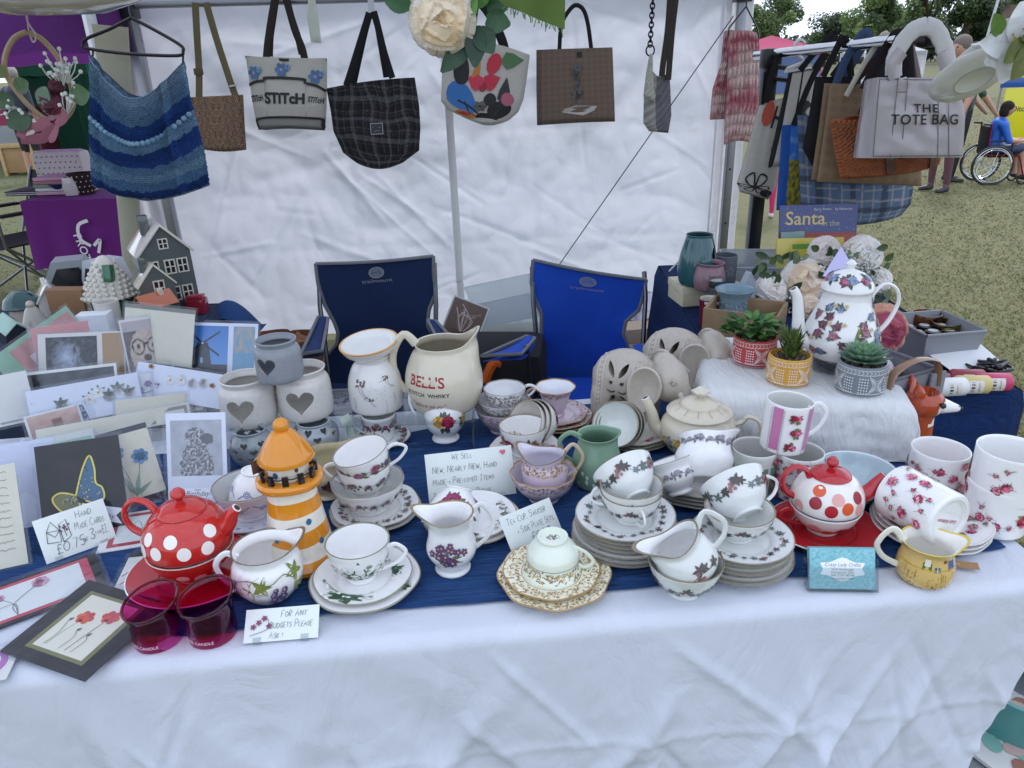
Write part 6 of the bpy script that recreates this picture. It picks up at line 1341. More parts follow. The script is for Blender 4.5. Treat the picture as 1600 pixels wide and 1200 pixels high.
vessel('mosaic_vase','pale blue crackle mosaic vase with flared rim','vase',1143,512,.0,[(.044,0),(.046,.004),(.045,.05),(.043,.09),(.050,.108),(.056,.118)],C('#7d98a4'),'ceramic',(),C('#7592a0'),None,None,mosaic)
# plastic tub, wood crate, grey house plaque
def tub(lab,name,M,W,D,H,col,m='frost',taper=.85,th=.003,cat='storage box'):
 t=thing(name,lab,cat,M=M);g=MB()
 for s,(w,d)in((0,(W,D)),(1,(W-th*2,D-th*2))):
  a=[(-w/2*taper,-d/2*taper,th*s),(w/2*taper,-d/2*taper,th*s),(w/2*taper,d/2*taper,th*s),(-w/2*taper,d/2*taper,th*s)];b=[(-w/2,-d/2,H),(w/2,-d/2,H),(w/2,d/2,H),(-w/2,d/2,H)]
  V=a+b;F=[(0,1,2,3)]+[(i,(i+1)%4,4+(i+1)%4,4+i)for i in range(4)];g.add(V,F,col,m,False)
 g.build('tub',t);r=MB();P=[(-W/2,-D/2,H),(W/2,-D/2,H),(W/2,D/2,H),(-W/2,D/2,H),(-W/2,-D/2,H)];r.tube(P,.004,col,m,6,cap=False);r.build('rim',t);return t
q=SX(1165,448);tub('clear plastic storage tub holding navy beads and shells','storage_tub',TR(q.x+.03,q.y-.01,TZ)@RZ(-.15),.22,.26,.10,C('#dfe4e8'))
g=MB()
for k in range(120):g.ball((q.x+.03+rd.uniform(-.08,.08),q.y-.06+rd.uniform(-.06,.05),TZ+.012+rd.random()*.03),rd.uniform(.006,.011),rd.choice([C('#1c2740'),C('#24345c'),C('#d9d2c4'),C('#16203a')]),'gloss',6)
tag(g.build('beads'),'navy and cream beads lying in the clear storage tub','beads',kind='stuff')
q=SX(1178,548);t=thing('wooden_crate','plain wooden crate standing on edge behind the red plant pot','crate',M=TR(q.x,q.y+.10,TZ)@RZ(-.5))
for nm,a in(('base_board',(.20,.14,.008,0,0,0)),('side_board',(.20,.008,.09,0,-.07,.008)),('side_board',(.20,.008,.09,0,.07,.008)),('end_board',(.008,.13,.09,-.096,0,.008)),('end_board',(.008,.13,.09,.096,0,.008))):g=MB();g.box(a[0],a[1],a[2],TR(a[3],a[4],a[5]),C('#8d7458'),'wood',.001);g.build(nm,t)
q=SX(1172,500);g=MB();g.add([(-.03,0,0),(.03,0,0),(.03,0,.10),(0,0,.14),(-.03,0,.10),(-.03,.02,0),(.03,.02,0),(.03,.02,.10),(0,.02,.14),(-.03,.02,.10)],[(0,1,2,3,4),(9,8,7,6,5),(0,5,6,1),(1,6,7,2),(2,7,8,3),(3,8,9,4),(4,9,5,0)],C('#9aa3ab'),'wood',False);o=g.build('house_ornament',None,q+Vector((0,.03,.0)));o.rotation_euler=(0,0,.6);tag(o,'small grey wooden house shape beside the white bouquet','ornament')
# books
def book(lab,px,py,W,H,th,rz,lean,col,art):
 q=SX(px,py);t=thing('picture_book',lab,'book',M=TR(q.x,q.y,TZ+.002)@RZ(rz)@RX(radians(90-lean)))
 g=MB();g.box(W,H,.002,TR(0,H/2,th-.002),col,'gloss');flat(g,art,TR(-W/2,0,th),.0004,.00006);g.build('front_cover',t)
 g=MB();g.box(W,H,.002,TR(0,H/2,0),col,'gloss');g.build('back_cover',t);g=MB();g.box(W-.006,H-.006,th-.004,TR(.001,H/2,.002),C('#d8d2c2'),'paper');g.build('pages',t);return t
W_,H_=.255,.27;NV=C('#1d2f72')
book('navy picture book with gold Santa title standing behind the bouquet',1272,447,W_,H_,.012,-.06,14,NV,xf(txt('Santa',.062,C('#c9b47a'),'CENTER',.01),W_*.33,H_*.76)+xf(txt('in the',.026,C('#a8a58a'),'CENTER'),W_*.66,H_*.74)+xf(txt('Barry Timms',.011,C('#c9cbd0'),'CENTER'),W_*.55,H_*.93)+xf(txt('by Falcounte',.011,C('#c9cbd0'),'CENTER'),W_*.82,H_*.93)+rect(0,0,W_,H_*.66,C('#8f2f30'))+rect(W_*.02,0,W_*.98,H_*.63,C('#9a3a30'))+[it for k in range(24)for it in ell(rd.uniform(.02,.98)*W_,rd.uniform(.68,.99)*H_,.0012,.0012,C('#c8cbd8'),0,5)])
book('yellow picture book with green band in front of the navy one',1262,462,.215,.185,.010,-.04,16,C('#c9b94a'),rect(.05,.150,.18,.166,C('#5f8f3a'))+ell(.06,.10,.030,.034,C('#8fb0b0'))+ell(.06,.07,.03,.03,C('#9a3f2a')))
book('thin teal book peeping out left of the yellow one',1236,452,.08,.19,.006,.1,12,C('#7d9a94'),rect(.01,.05,.03,.08,C('#566d68')))
# basket of grey felt with leather handles
t=thing('felt_basket','grey felt basket with tan leather handle full of flowered pieces','basket',M=TR(*(SX(1474,580,.125)+Vector((-.137,.079,-.125))))@RZ(radians(24)))
g=MB();Wb,Db,Hb=.19,.25,.125;FELT=C('#7f8087')
for s in(0,.006):
 P=[(-Wb/2+s,-Db/2+s),(Wb/2-s,-Db/2+s),(Wb/2-s,Db/2-s),(-Wb/2+s,Db/2-s),(-Wb/2+s,-Db/2+s)]
 def bw(u,v):
  k=min(3,int(u*4));f=u*4-k;a,b=P[k],P[k+1];return((a[0]+(b[0]-a[0])*f)*(.93+.07*v),(a[1]+(b[1]-a[1])*f)*(.93+.07*v),.003+v*Hb)
 g.grid(32,6,bw,FELT,'plush')
g.grid(2,2,lambda u,v:((u-.5)*Wb*.93,(v-.5)*Db*.93,.004),FELT,'plush');g.build('felt_body',t)
r=MB();r.tube([(x_,y_,Hb+.003)for x_,y_ in P],.005,C('#6d6e76'),'plush',6,cap=False);r.build('rolled_rim',t)
for y_ in(-Db/2-.002,):
 h=MB();h.tube(spl([(-.075,y_-.004,Hb*.8),(-.06,y_-.006,Hb+.028),(0,y_-.006,Hb+.045),(.06,y_-.006,Hb+.028),(.075,y_-.004,Hb*.8)],5),.010,C('#8a6a50'),'gloss',8,flat=.35,up=(0,1,0));h.build('leather_handle',t)
 for x_ in(-.075,.075):h=MB();h.box(.042,.006,.05,TR(x_,y_-.004,Hb*.62),FELT,'plush',.002);h.build('handle_tab',t)
for k,(a,b,c)in enumerate(((-.03,-.05,C('#d8d6d8')),(.025,0,C('#c9bcc8')),(-.02,.06,C('#e0dde0')))):
 g=MB();g.grid(10,10,lambda u,v:((u-.5)*.11,(v-.5)*.11,.05*sin(pi*u)*sin(pi*v)+.008*noise.noise((u*6,v*6,k))),lambda u,v:c if noise.noise((u*14,v*14,k))<.18 else C('#8a4a64'),'cloth');o=g.build('fabric_bundle',None);o.matrix_world=t.matrix_world@TR(a,b,.10);tag(o,('white flowered cloth bundle at the front of the felt basket','lilac flowered cloth bundle inside the felt basket','white cloth bundle at the back of the felt basket')[k],'cloth')
# fox mug
q=SX(1428,690);FX=C('#a8421f')
t=thing('fox_mug','orange ceramic fox-shaped mug with white muzzle beside the muslin','mug',M=TR(q.x,q.y,TZ+.0)@RZ(radians(-12)));t.scale=(.90,)*3
def foxc(p):return WHT if(p.x>.024 and p.z<.108+(p.x-.03)*.25 and p.z>.062)or(p.x>.012 and.050<p.z<.064+.006*sin(p.y*300))else FX
fb=organic('body',[('c',(0,0,.018),.034,(0,0,.060),.033,foxc),('e',(.004,0,.100),(.042,.044,.036),foxc),('c',(.03,0,.094),.022,(.072,0,.088),.009,foxc),('c',(-.016,-.026,.13),.012,(-.022,-.030,.148),.004,FX),('c',(-.016,.026,.13),.012,(-.022,.030,.148),.004,FX)],.0035,t,'ceramic',5)
boolcut(fb,[(lambda m_:(m_.lathe([(0,.085),(.030,.085),(.031,.2),(0,.2)],FX,'ceramic',24,TR(.002,0,0)),m_)[1])(MB())])
e=MB()
for s in(-1,1):e.ball((.030,s*.037,.108),.0066,BLACK,'gloss',10)
e.build('eyes',t)['kind']='stuff';e=MB();e.ball((.081,0,.088),.0042,BLACK,'gloss',8)
for a,b in((.074,.096),(.077,.083),(.070,.088)):e.ball((a,-.0075,b),.0016,BLACK,'gloss',6)
e.build('nose',t)
# paint bottles on their sides, crate of reels, amber glasses, paper
def bottle(lab,px,py,col,rz,L=.088,R=.0215,z=0):
 q=SX(px,py,R+z);t=thing('paint_bottle',lab,'bottle',M=TR(q.x,q.y,TZ+R+z+.002)@RZ(rz+pi)@RY(pi/2),group='craft paint bottles')
 pb=[(R*.85,-L*.5),(R,-L*.5+.004),(R,L*.28),(R*.8,L*.36)]
 g=MB();g.lathe([(0,-L*.5)]+pb+[(0,L*.365)],col,'plastic',24);sf=Surf(pb);wrap(g,sf,rect(-.017,-.016,.017,.016,C('#d8d4cc'),6)+rect(-.013,.004,.013,.012,C('#55575c'),4)+xf(squiggle(.022,.005,C('#55575c'),3,16),-.011,-.006),90,L*.42);g.build('bottle_body',t)
 g=MB();g.lathe([(0,L*.36),(R*.55,L*.36),(R*.55,L*.5),(R*.5,L*.52),(0,L*.52)],mixc(col,WHT,.2),'plastic',20);g.build('cap',t);return t
bottle('white craft paint bottle lying nearest to the fox mug',1478,606,C('#dcdedd'),.05)
bottle('yellow craft paint bottle lying in front of the red and pink ones',1513,602,C('#cbb878'),-.06)
bottle('dark red craft paint bottle lying behind the yellow one',1505,592,C('#8d2a3c'),-.12)
bottle('pink craft paint bottle lying at the right end of the blue cloth',1546,598,C('#c23a66'),-.08)
q=SX(1458,566);tub('grey plastic crate filled with black reels beside the felt basket','plastic_crate',TR(q.x+.02,q.y+.06,TZ)@RZ(.12),.16,.17,.085,C('#8d9096'),'plastic')
for k in range(9):g=MB();g.lathe([(0,0),(.019,0),(.019,.055),(.013,.056),(.012,.050),(0,.050)],C('#1c1c20'),'plastic',18);g.lathe([(0,.0565),(.0125,.0568)],C('#b9bcc0'),'plastic',18);o=g.build('thread_reel',None,(q.x+.02+(k%3-1)*.042,q.y+.06+(k//3-1)*.044,TZ+.008));tag(o,'black reel with white centre, %s of the %s row in the grey crate'%(('left','middle','right')[k%3],('front','middle','back')[k//3]),'reel','black reels in the grey crate')
AM=C('#d8b08a')
for lab,px,py,s in(('tall amber tumbler at the back of the glass cluster',1440,534,1.1),('short amber glass left of the tall tumbler',1424,545,.8),('olive amber glass right of the tall tumbler',1470,545,1.0)):
 q=SX(px,py);g=MB();g.lathe([(0,0),(.026*s,0),(.032*s,.01),(.038*s,.06*s),(.034*s,.075*s),(.032*s,.075*s),(.035*s,.058*s),(.028*s,.014),(0,.010)],AM if 'olive' not in lab else C('#c9bf86'),'tinted',28);tag(g.build('amber_glass',None,q),lab,'glass','amber glasses')
g=MB();q=SX(1512,578);g.grid(6,6,lambda u,v:((u-.5)*.15,(v-.5)*.13,.03*v+.02*u*v),C('#e2e4e6'),'paper',TR(q.x,q.y+.02,TZ+.006)@RZ(.3));tag(g.build('paper_sheet',sharp=0),'loose white paper sheet propped beside the grey crate','paper')
g=MB();q=SX(1545,580,.01)
for k in range(7):g.tube(spl([(q.x+rd.uniform(-.05,.05),q.y+rd.uniform(-.03,.03),TZ+.012+rd.random()*.02)for j in range(5)],4),.0045,BLACK,'plastic',6)
tag(g.build('cable_bundle'),'tangle of black strap and cable behind the pink paint bottle','cable')
# ================================================================== artificial flowers
def peony(mb,c,r,cols,axis=(0,-.6,.8),seed=1,inner=None,n=1.0):
 # one ruffled bloom: overlapping rows of petals stepping inwards, each with a curled lip
 R_=random.Random(seed);q=Vector((0,0,1)).rotation_difference(Vector(axis)).to_matrix().to_4x4();M=TR(*c)@q;rows=[]
 for k in range(7):
  m_=(5,5,5,5,4,4,3)[k];a0=R_.uniform(0,6);T=-.45+.29*k
  rows.append([(a0+2*pi*i/m_+R_.uniform(-.2,.2),T+R_.uniform(-.16,.16),pi/m_*1.35,jit(R_.choice(inner if inner and k>3 else cols),.06))for i in range(m_)])
 def f(u,v):
  th=2*pi*u;e=-1.5+3.05*v+.05*noise.noise((cos(th)*3,sin(th)*3,v*6+seed))
  for k,row in enumerate(rows):
   best=None
   for a,T,w,col in row:
    d=abs((th-a+pi)%(2*pi)-pi);top=T+.10-.42*(d/w)**2+.03*sin(d*9+a)
    if d<w and e<top and(best is None or top>best[0]):best=(top,d/w,col)
   if best:g_=best[0]-e;return k,1-.065*k+.085*math.exp(-g_/.12)-.04*math.exp(-g_/.5)+.03*best[1]**2,best[2],e,th
  return 9,.44+.06*noise.noise((cos(th)*4,sin(th)*4,v*9)),(inner or cols)[0],e,th
 nu,nv=96,64
 def pos(u,v):k,R2,col,e,th=f(u,v);return(r*R2*cos(e)*cos(th),r*R2*cos(e)*sin(th),r*R2*sin(e)*.86)
 mb.grid(nu,nv,pos,lambda u,v:f(u,v)[2],'petal',M);return mb
PW=[C('#f0ece6'),C('#f2efea'),C('#eee4da')];PC=[C('#f0dcc6'),C('#ecd2b4')]
q0=SX(1285,470);t=thing('flower_bouquet','bouquet of white and cream artificial peonies behind the coffee pot','bouquet',(q0.x,q0.y-.10,TZ))
def off(px,py,dy):p=aty(px,py,q0.y-.10+dy);return(p.x-q0.x,dy,p.z-TZ)
for i,(px,py,rpx,dy,cs,inn)in enumerate(((1206,453,27,0,PW,None),(1258,438,38,.02,PW,PC),(1290,393,28,.08,[C('#ddd2cc'),C('#e4ddd8')],None),(1350,396,33,.06,PW,None),(1372,437,22,.02,PW,None),(1264,480,22,-.05,PC,PC),(1310,455,26,-.02,PW,PC))):
 m=mpy(px,py,q0.y);g=MB();peony(g,off(px,py,dy),rpx*m,cs,(rd.uniform(-.3,.3),-.8,.55),i,inn,.8);g.build('white_peony',t,sharp=0)
g=MB();r=random.Random(4)
for k in range(300):
 px,py=r.uniform(1170,1392),r.uniform(385,575);dy=r.uniform(-.02,.10)
 if abs(px-1285)>105 and py<430:continue
 a=r.uniform(0,6.28);leaf3(g,off(px,py,dy),(cos(a),-.3,sin(a)),(0,-1,0),r.uniform(.026,.046),r.uniform(.015,.024),r.choice([C('#4a5f3c'),C('#5d7348'),C('#3d5238'),C('#7d8a6a')]),.1)
for px,py,ang in((1190,530,2.9),(1210,540,2.6),(1180,515,3.0)):
 b=Vector(off(px+30,py,.0));
 for k in range(9):d=Vector((cos(ang),-.1,sin(ang)*.5));leaf3(g,b+d*.009*k,(cos(ang+1.1*(-1)**k),-.2,sin(ang+1.1*(-1)**k)),(0,-1,0),.016,.006,C('#56705f'),.1)
g.build('foliage',t,sharp=0)
g=MB()
for k in range(260):
 cx,cy=r.choice(((1215,505),(1330,405),(1345,425),(1235,490),(1200,520)));p=Vector(off(cx+r.gauss(0,13),cy+r.gauss(0,13),-.02+r.uniform(-.02,.02)));g.ball(p,r.uniform(.003,.0048),jit(C('#c9d0c6'),.1),'petal',6);g.tube([p,p+Vector((r.uniform(-.01,.01),.02,-.02))],.0009,C('#7d927a'),'leaf',4)
g.build('gypsophila',t,sharp=0)['kind']='stuff'
m=mpy(1380,515,1.75);q=aty(1380,515,1.72);t=thing('peach_rose','large peach rose with deep pink heart right of the coffee pot','flower',(q.x,q.y,TZ))
g=MB();peony(g,(0,0,q.z-TZ),42*m,[C('#c98f78'),C('#d3a08a'),C('#bf8068')],(.15,-.85,.25),9,[C('#a0405a'),C('#8a2f4a'),C('#b85a6a')],1);g.build('bloom',t,sharp=0)
g=MB();g.tube([(0,.02,q.z-TZ),(0,.05,.02)],.003,C('#4a5f3c'),'leaf',6);leaf3(g,(0,.03,.08),(-.6,0,.6),(0,-1,0),.06,.03,C('#3d5238'));g.build('stem',t)
g=MB();a=aty(1285,432,1.78);b=aty(1352,452,1.74);c=aty(1314,386,1.84);g.add([a,b,c],[(0,1,2)],C('#b9b4dc'),'paper',False);n_=(b-a).cross(c-a).normalized()*.003;g.add([a+n_,b+n_,c+n_],[(2,1,0)],C('#c4bfe4'),'paper',False)
for u,v in((a,b),(b,c),(c,a)):g.add([u,v,v+n_,u+n_],[(0,1,2,3)],C('#a9a4d0'),'paper',False)
tag(g.build('lilac_envelope'),'lilac folded envelope tucked upright into the white bouquet','envelope')
# ================================================================== things that hang on the rear bar
def lerpP(P,v):
 P=[tuple(p)for p in P];n=len(P)-1;k=min(int(v*n),n-1);f=v*n-k;return P[k][0]+(P[k+1][0]-P[k][0])*f,P[k][1]+(P[k+1][1]-P[k][1])*f
class Bag:
 # a soft body whose left and right outlines are given top to bottom; it hangs in the vertical plane at distance Y and has real depth
 def __init__(s,Lp,Rp,Y,dep,top=.25,topsag=0,botsag=0,yaw=0,wr=.004):
  s.L,s.R,s.Y,s.dep,s.top=Lp,Rp,Y,dep,top;s.ts,s.bs,s.yaw,s.wr=topsag,botsag,yaw,wr
  a,b=s.flat(0,.5),s.flat(1,.5);s.W=(b-a).length;s.H=(s.flat(.5,0)-s.flat(.5,1)).length
 def flat(s,u,v):
  l=lerpP(s.L,v);r=lerpP(s.R,v);px=l[0]+(r[0]-l[0])*u;py=l[1]+(r[1]-l[1])*u+sin(pi*u)*(s.ts*(1-v)+s.bs*v)
  Y=s.Y+s.yaw*(u-.5);return aty(px,py,Y)
 def pt(s,u,v,side=-1,e=0):
  p=s.flat(u,v);k=(max(0,sin(pi*u))**.4)*(s.top+(1-s.top)*min(1,v*1.6))*(1 if v<.93 else max(0,(1-v)/.07)**.5);p.y+=side*(s.dep*.5*k+.001)+s.wr*noise.noise((u*5+s.Y,v*5,side))*(sin(pi*u))-e;return p
 def build(s,mb,colfn,m,nu=40,nv=40,back=None,hole=True):
  mb.grid(nu,nv,lambda u,v:s.pt(u,1-v,-1),lambda u,v:colfn(u,1-v),m)
  mb.grid(nu,nv,lambda u,v:s.pt(1-u,1-v,1),back or(lambda u,v:colfn(1-u,1-v)),m)
  mb.grid(nu,1,lambda u,v:s.pt(u,1,-1 if v else 1),back or(lambda u,v:colfn(u,1)),m)
 def put(s,mb,pr,u0,v0,m='ink'):
  for i,(V,F,col)in enumerate(pr):mb.add([s.pt(u0+x/s.W,v0-y/s.H,-1,.004+.0003*min(i,30))for x,y in V],F,col,m,False)
def strap(mb,px,Y,w,col,m='cloth',th=.3,dy=None):
 P=spl([tuple(aty(p[0],p[1],Y+(dy[i]if dy else 0)))for i,p in enumerate(px)],4);mb.tube(P,w/2,col,m,6,None,th,up=(1,0,0))
HB=4.02
def barhook(px,Y=HB):return(px,3)
# blue crochet top on its hanger
t=thing('crochet_garment','blue striped crochet top drooping from a black hanger at the left','crochet top')
B=Bag([(141,85),(142,150),(141,200),(142,240),(145,290)],[(288,95),(297,150),(308,190),(320,240),(327,290)],3.0,.09,.8,62,22,0,.03)
CB=[C('#8fb0cc'),C('#7a9fc0'),C('#6a94b8'),C('#24549c'),C('#1b4690'),C('#6e9cc0'),C('#7ba4c4'),C('#1f4c94'),C('#274f9a'),C('#6690b4'),C('#7ca3c0'),C('#5c86b0'),C('#1e4488'),C('#7fa0b4')]
def croc(u,v):
 k=v*13.2+.25*noise.noise((u*20,v*20,1));c=CB[min(13,int(k))];return tuple(x*(.55+.6*abs(sin(u*150+int(v*52)*1.3))*abs(sin(v*52*pi))+.35*noise.noise((u*60,v*60,2)))for x in c)
def crocp(u,v):return None
g=MB();nu,nv=150,104
def cpt(side):
 def f(u,v):p=B.pt(u,1-v,side);k=abs(sin(u*150+int((1-v)*52)*1.3))*abs(sin((1-v)*52*pi));p.y+=side*(.011*k+.012*sin(u*11)*(1-v)+.02*max(0,1-abs(u-.80)/.05)-.015*max(0,1-abs(u-.12)/.05));return p
 return f
g.grid(nu,nv,cpt(-1),lambda u,v:croc(u,1-v),'knit');g.grid(60,40,cpt(1),lambda u,v:croc(u,1-v),'knit');g.build('knitted_body',t,sharp=0)
def scallops(v0,col):
 g=MB()
 for k in range(24):u=.03+.94*k/23;p=B.pt(u,v0+.02,-1,.004);g.ball(p,(.011,.008,.010),jit(col,.15),'knit',8)
 g.build('scalloped_edge',t,sharp=0)
scallops(.38,C('#8fb0c8'))
hg=thing('coat_hanger','black wire-thin plastic hanger carrying the blue crochet top','hanger');g=MB()
P=[tuple(aty(*p,2.985))for p in((205,28),(170,46),(136,60),(129,70),(138,76),(200,84),(276,87),(286,80),(281,70),(240,46),(205,28))];g.tube(spl(P,4),.006,BLACK,'plastic',8);a=aty(205,28,2.985);g.tube(spl([tuple(a),(a.x,a.y,a.z+.04),(a.x+.02,a.y+.02,1.84),(a.x+.035,a.y+.03,1.845)],5),.0035,C('#55575c'),'metal',6);g.build('hanger',hg)
for px in(145,286):g=MB();a=aty(px,84 if px>200 else 77,2.985);b=aty(px,98 if px>200 else 88,2.985);g.tube([a,b],.004,BLACK,'plastic',6);g.build('hook',hg)
# small brown patterned shoulder bag
t=thing('shoulder_bag','small brown paisley shoulder bag on a long olive strap','bag')
B=Bag([(297,152),(303,190),(311,232)],[(380,148),(382,190),(385,234)],HB,.07,.5,0,4)
def pais(u,v):
 d=min(sqrt((u*9-round(u*9+.5*(int(v*8)%2))+.5*(int(v*8)%2))**2+(v*8-int(v*8)-.5)**2),1);q=(1 if abs(sin(d*13))>.72 else.1)+.5*noise.noise((u*40,v*40,1));return mixc(C('#3a2922'),C('#a88a72'),max(0,min(1,q*.9)))
g=MB();B.build(g,pais,'cloth',80,80);g.build('bag_body',t,sharp=0)
for P,w in(([(311,154),(311,110),(308,60),(305,4)],.034),([(368,150),(360,128),(338,60),(322,4)],.034)):g=MB();strap(g,P,HB,w,C('#6d6448'),'cloth',.15);g.build('strap',t)
g=MB();g.box(.045,.012,.03,TR(*aty(311,117,HB-.006)),C('#5d553c'),'cloth',.003);g.build('strap_slider',t);g=MB();g.tube([aty(359,135,HB-.01),aty(369,133,HB-.01)],.006,C('#d0d0cc'),'metal',6);g.build('strap_ring',t)
# cream tote with black lettering
CRT=C('#b5b2a8');DB=C('#231d1a')
t=thing('tote_bag','cream canvas tote with black Stitch lettering and dark piping','bag')
B=Bag([(384,88),(390,130),(397,170),(404,203)],[(511,92),(511,135),(510,170),(508,204)],HB-.03,.20,.5,0,-2)
g=MB();B.build(g,lambda u,v:CRT if v<.80+.0*u else C('#8d8b86'),'cloth',40,50)
def um(u,v):return[(u-.5)*B.W,(.5-v)*B.H]
def line(P,w,col):return stroke([((u-.5)*B.W,(.5-v)*B.H)for u,v in P],w,col)
pr=line(spl([(.0,.36),(.12,.31),(.25,.29),(.25,.26),(.5,.25),(.75,.26),(.76,.30),(.9,.33),(1,.40)],4),.012,DB)+line([(.25,.29),(.24,.80)],.003,C('#8f8c83'))+line([(.77,.30),(.78,.80)],.003,C('#8f8c83'))
pr+=line(spl([(.04,.83),(.2,.80),(.5,.79),(.8,.80),(.97,.82),(.985,.9),(.97,.975),(.7,.97),(.5,.955),(.3,.975),(.08,.985),(.05,.9),(.04,.83)],4),.012,DB)+line([(0,.012),(.5,.03),(1,.012)],.012,DB)
B.put(g,pr,.5,.5)
B.put(g,txt('STiTcH',.066,C('#1c1a1a'),'CENTER',.045,.0,.98),.5,.585);B.put(g,xf(txt('STiTcH',.046,C('#1c1a1a'),'CENTER',.03),0,0,.12,.8,.5),.12,.56);B.put(g,xf(txt('STiTcH',.046,C('#1c1a1a'),'CENTER',.03),0,0,-.12,.8,.5),.89,.57)
for u,v in((.11,.20),(.47,.15),(.88,.22)):B.put(g,blossom(0,0,.030,C('#4a6f98'),C('#b58a98'),6)+blossom(.028,.012,.014,C('#6d90b0'),C('#2c4666'),5),u,v)  # plain flower print in place of the cartoon figures
g.build('bag_body',t,sharp=0)
for P in([(416,96),(418,70),(424,30),(430,-4)],[(477,98),(472,75),(460,45),(447,-4)],[(421,88),(422,60),(426,30),(431,-4)],[(472,85),(466,60),(456,30),(446,-4)]):g=MB();strap(g,P,HB-.05 if P[0][1]>90 else HB+.03,.035,C('#2e2723'),'cloth',.2);g.build('strap',t)
# black checked tote
t=thing('tote_bag','black wool tote with grey check and small woven label','bag')
B=Bag([(510,138),(517,175),(521,205),(536,238),(560,256)],[(648,121),(655,165),(657,200),(655,235),(630,254)],HB-.02,.13,.4,-3,9)
def chk(u,v):
 q=0
 for f,ph,w,k in((5.2,.1,.10,.55),(5.2,.55,.04,.35),(10.4,.3,.05,.2)):
  for s in(u+.06*noise.noise((v*4,u*3,2)),v*.85-.09*u+.05*noise.noise((u*4,v*3,1))):
   d=(s*f+ph)%1;q+=k if abs(d-.5)<w else 0
 return mixc(C('#0f0f11'),C('#77757a'),min(1,q*.55*(.8+.6*noise.noise((u*70,v*70,0)))))
g=MB();B.build(g,chk,'plush',110,110);B.put(g,rect(-.032,-.026,.032,.026,C('#8d8f8f'))+rect(-.028,-.022,.028,.022,C('#2a2c2e'))+xf(squiggle(.04,.006,C('#9a9c9c'),2,16),-.02,.006)+xf(squiggle(.026,.006,C('#9a9c9c'),3,12),-.013,-.010),.52,.46);g.build('bag_body',t,sharp=0)
for P,dy in(([(541,134),(552,100),(566,55),(577,20)],-.05),([(613,122),(600,80),(590,40),(583,18)],-.05),([(552,132),(560,95),(570,50),(578,20)],.05),([(604,121),(597,80),(590,40),(584,18)],.05)):g=MB();strap(g,P,HB+dy,.032,C('#141519'),'cloth',.2);g.build('strap',t)
g=MB();strap(g,[(580,22),(580,12),(579,-6)],HB,.03,C('#c9cdd2'),'plastic',.3);g.build('hanging_clip',t)
# cream tote with plain coloured shapes in place of cartoon heads
t=thing('tote_bag','cream tote printed with bold red, black and blue shapes under the leaves','bag')
B=Bag([(692,72),(690,130),(689,158),(700,172),(735,188)],[(828,86),(822,130),(818,155),(810,175),(795,188)],HB-.02,.12,.5,-12,8)
g=MB();B.build(g,lambda u,v:C('#b9b5ab'),'cloth',30,30)
for u,v,pr in[(.16+a_*.70,b_,xf(c_,0,0,0,1.25))for a_,b_,c_ in((.10,.18,ell(0,0,.03,.04,BLACK,.4,14)),(.62,.52,ell(0,0,.026,.03,BLACK,0,14)),(.30,.30,leaf2(0,0,.06,.03,1.1,C('#b8762c'))),(.64,.14,ell(0,0,.03,.022,C('#b8283e'),.5,12)),(.12,.50,ell(0,0,.05,.085,C('#2c68a8'),.5,16)),(.10,.78,ell(0,0,.045,.028,C('#b8762c'),0,14)+ell(0,.004,.026,.012,C('#b03030'),0,12)),(.20,.66,stroke(spl([(-.03,.05),(.02,.0),(.05,-.04)],4),.010,BLACK)),(.48,.35,leaf2(0,0,.075,.06,.5,C('#b8283e'))+leaf2(0,0,.07,.055,2.6,C('#c23048'))+ell(0,0,.016,.018,C('#8f1f30'),0,10)),(.44,.62,stroke(spl([(-.06,.03),(-.05,-.04),(.0,-.06),(.05,-.03),(.06,.03)],4),.006,BLACK)+blossom(0,0,.03,C('#55504c'),BLACK,6)),(.84,.42,leaf2(0,-.05,.11,.05,1.5,C('#2a2a2c'))+ell(.02,-.03,.026,.034,C('#a8586a'),.4,12)),(.80,.70,ell(0,0,.055,.05,BLACK,.3,16)),(.52,.88,poly([(-.055,-.03),(-.06,.02),(-.02,.045),(.04,.04),(.06,0),(.04,-.035)],BLACK)),(.74,.12,leaf2(0,0,.09,.04,.2,C('#4a7048'))))]:B.put(g,pr,u,v)
g.build('bag_body',t,sharp=0)
for P in([(714,70),(722,40),(740,4)],[(788,76),(784,62),(770,30),(752,4)]):g=MB();strap(g,P,HB-.04,.045,BLACK,'cloth',.2);g.build('strap',t)
# jute bag
JU=C('#6f5f52')
t=thing('jute_bag','square brown jute bag with black handles and a small grey sketch','bag')
B=Bag([(838,78),(838,140),(839,196)],[(957,74),(959,130),(961,190)],HB-.02,.13,.75,0,-1,0,.002)
g=MB();B.build(g,lambda u,v:mixc(JU,C('#57493e'),.5*abs(sin(u*260))*abs(sin(v*260))+(.5 if u<.07 or v>.985 or v<.012 else 0)),'cloth',70,70)
B.put(g,poly([(-.075,-.115),(.03,-.135),(.085,-.115),(.10,-.095),(.0,-.085),(-.06,-.10)],C('#a8a39a')),.5,.5,'print');sk=[]
for k in range(46):a=rd.gauss(0,1);b=rd.uniform(-.10,.075);w_=.020 if b<-.03 else.012;sk+=stroke([(a*w_*.7,b),(a*w_*.7+rd.uniform(-.012,.012),b+rd.uniform(.004,.03))],.004,rd.choice([C('#2b2c30'),C('#47494f'),C('#6a6c72')]))
B.put(g,sk+blossom(.004,.085,.022,C('#55575d'),C('#25262a'),6),.51,.5);B.put(g,ell(0,0,.014,.014,C('#1a1715'),0,14),.55,.08);g.build('bag_body',t,sharp=0)
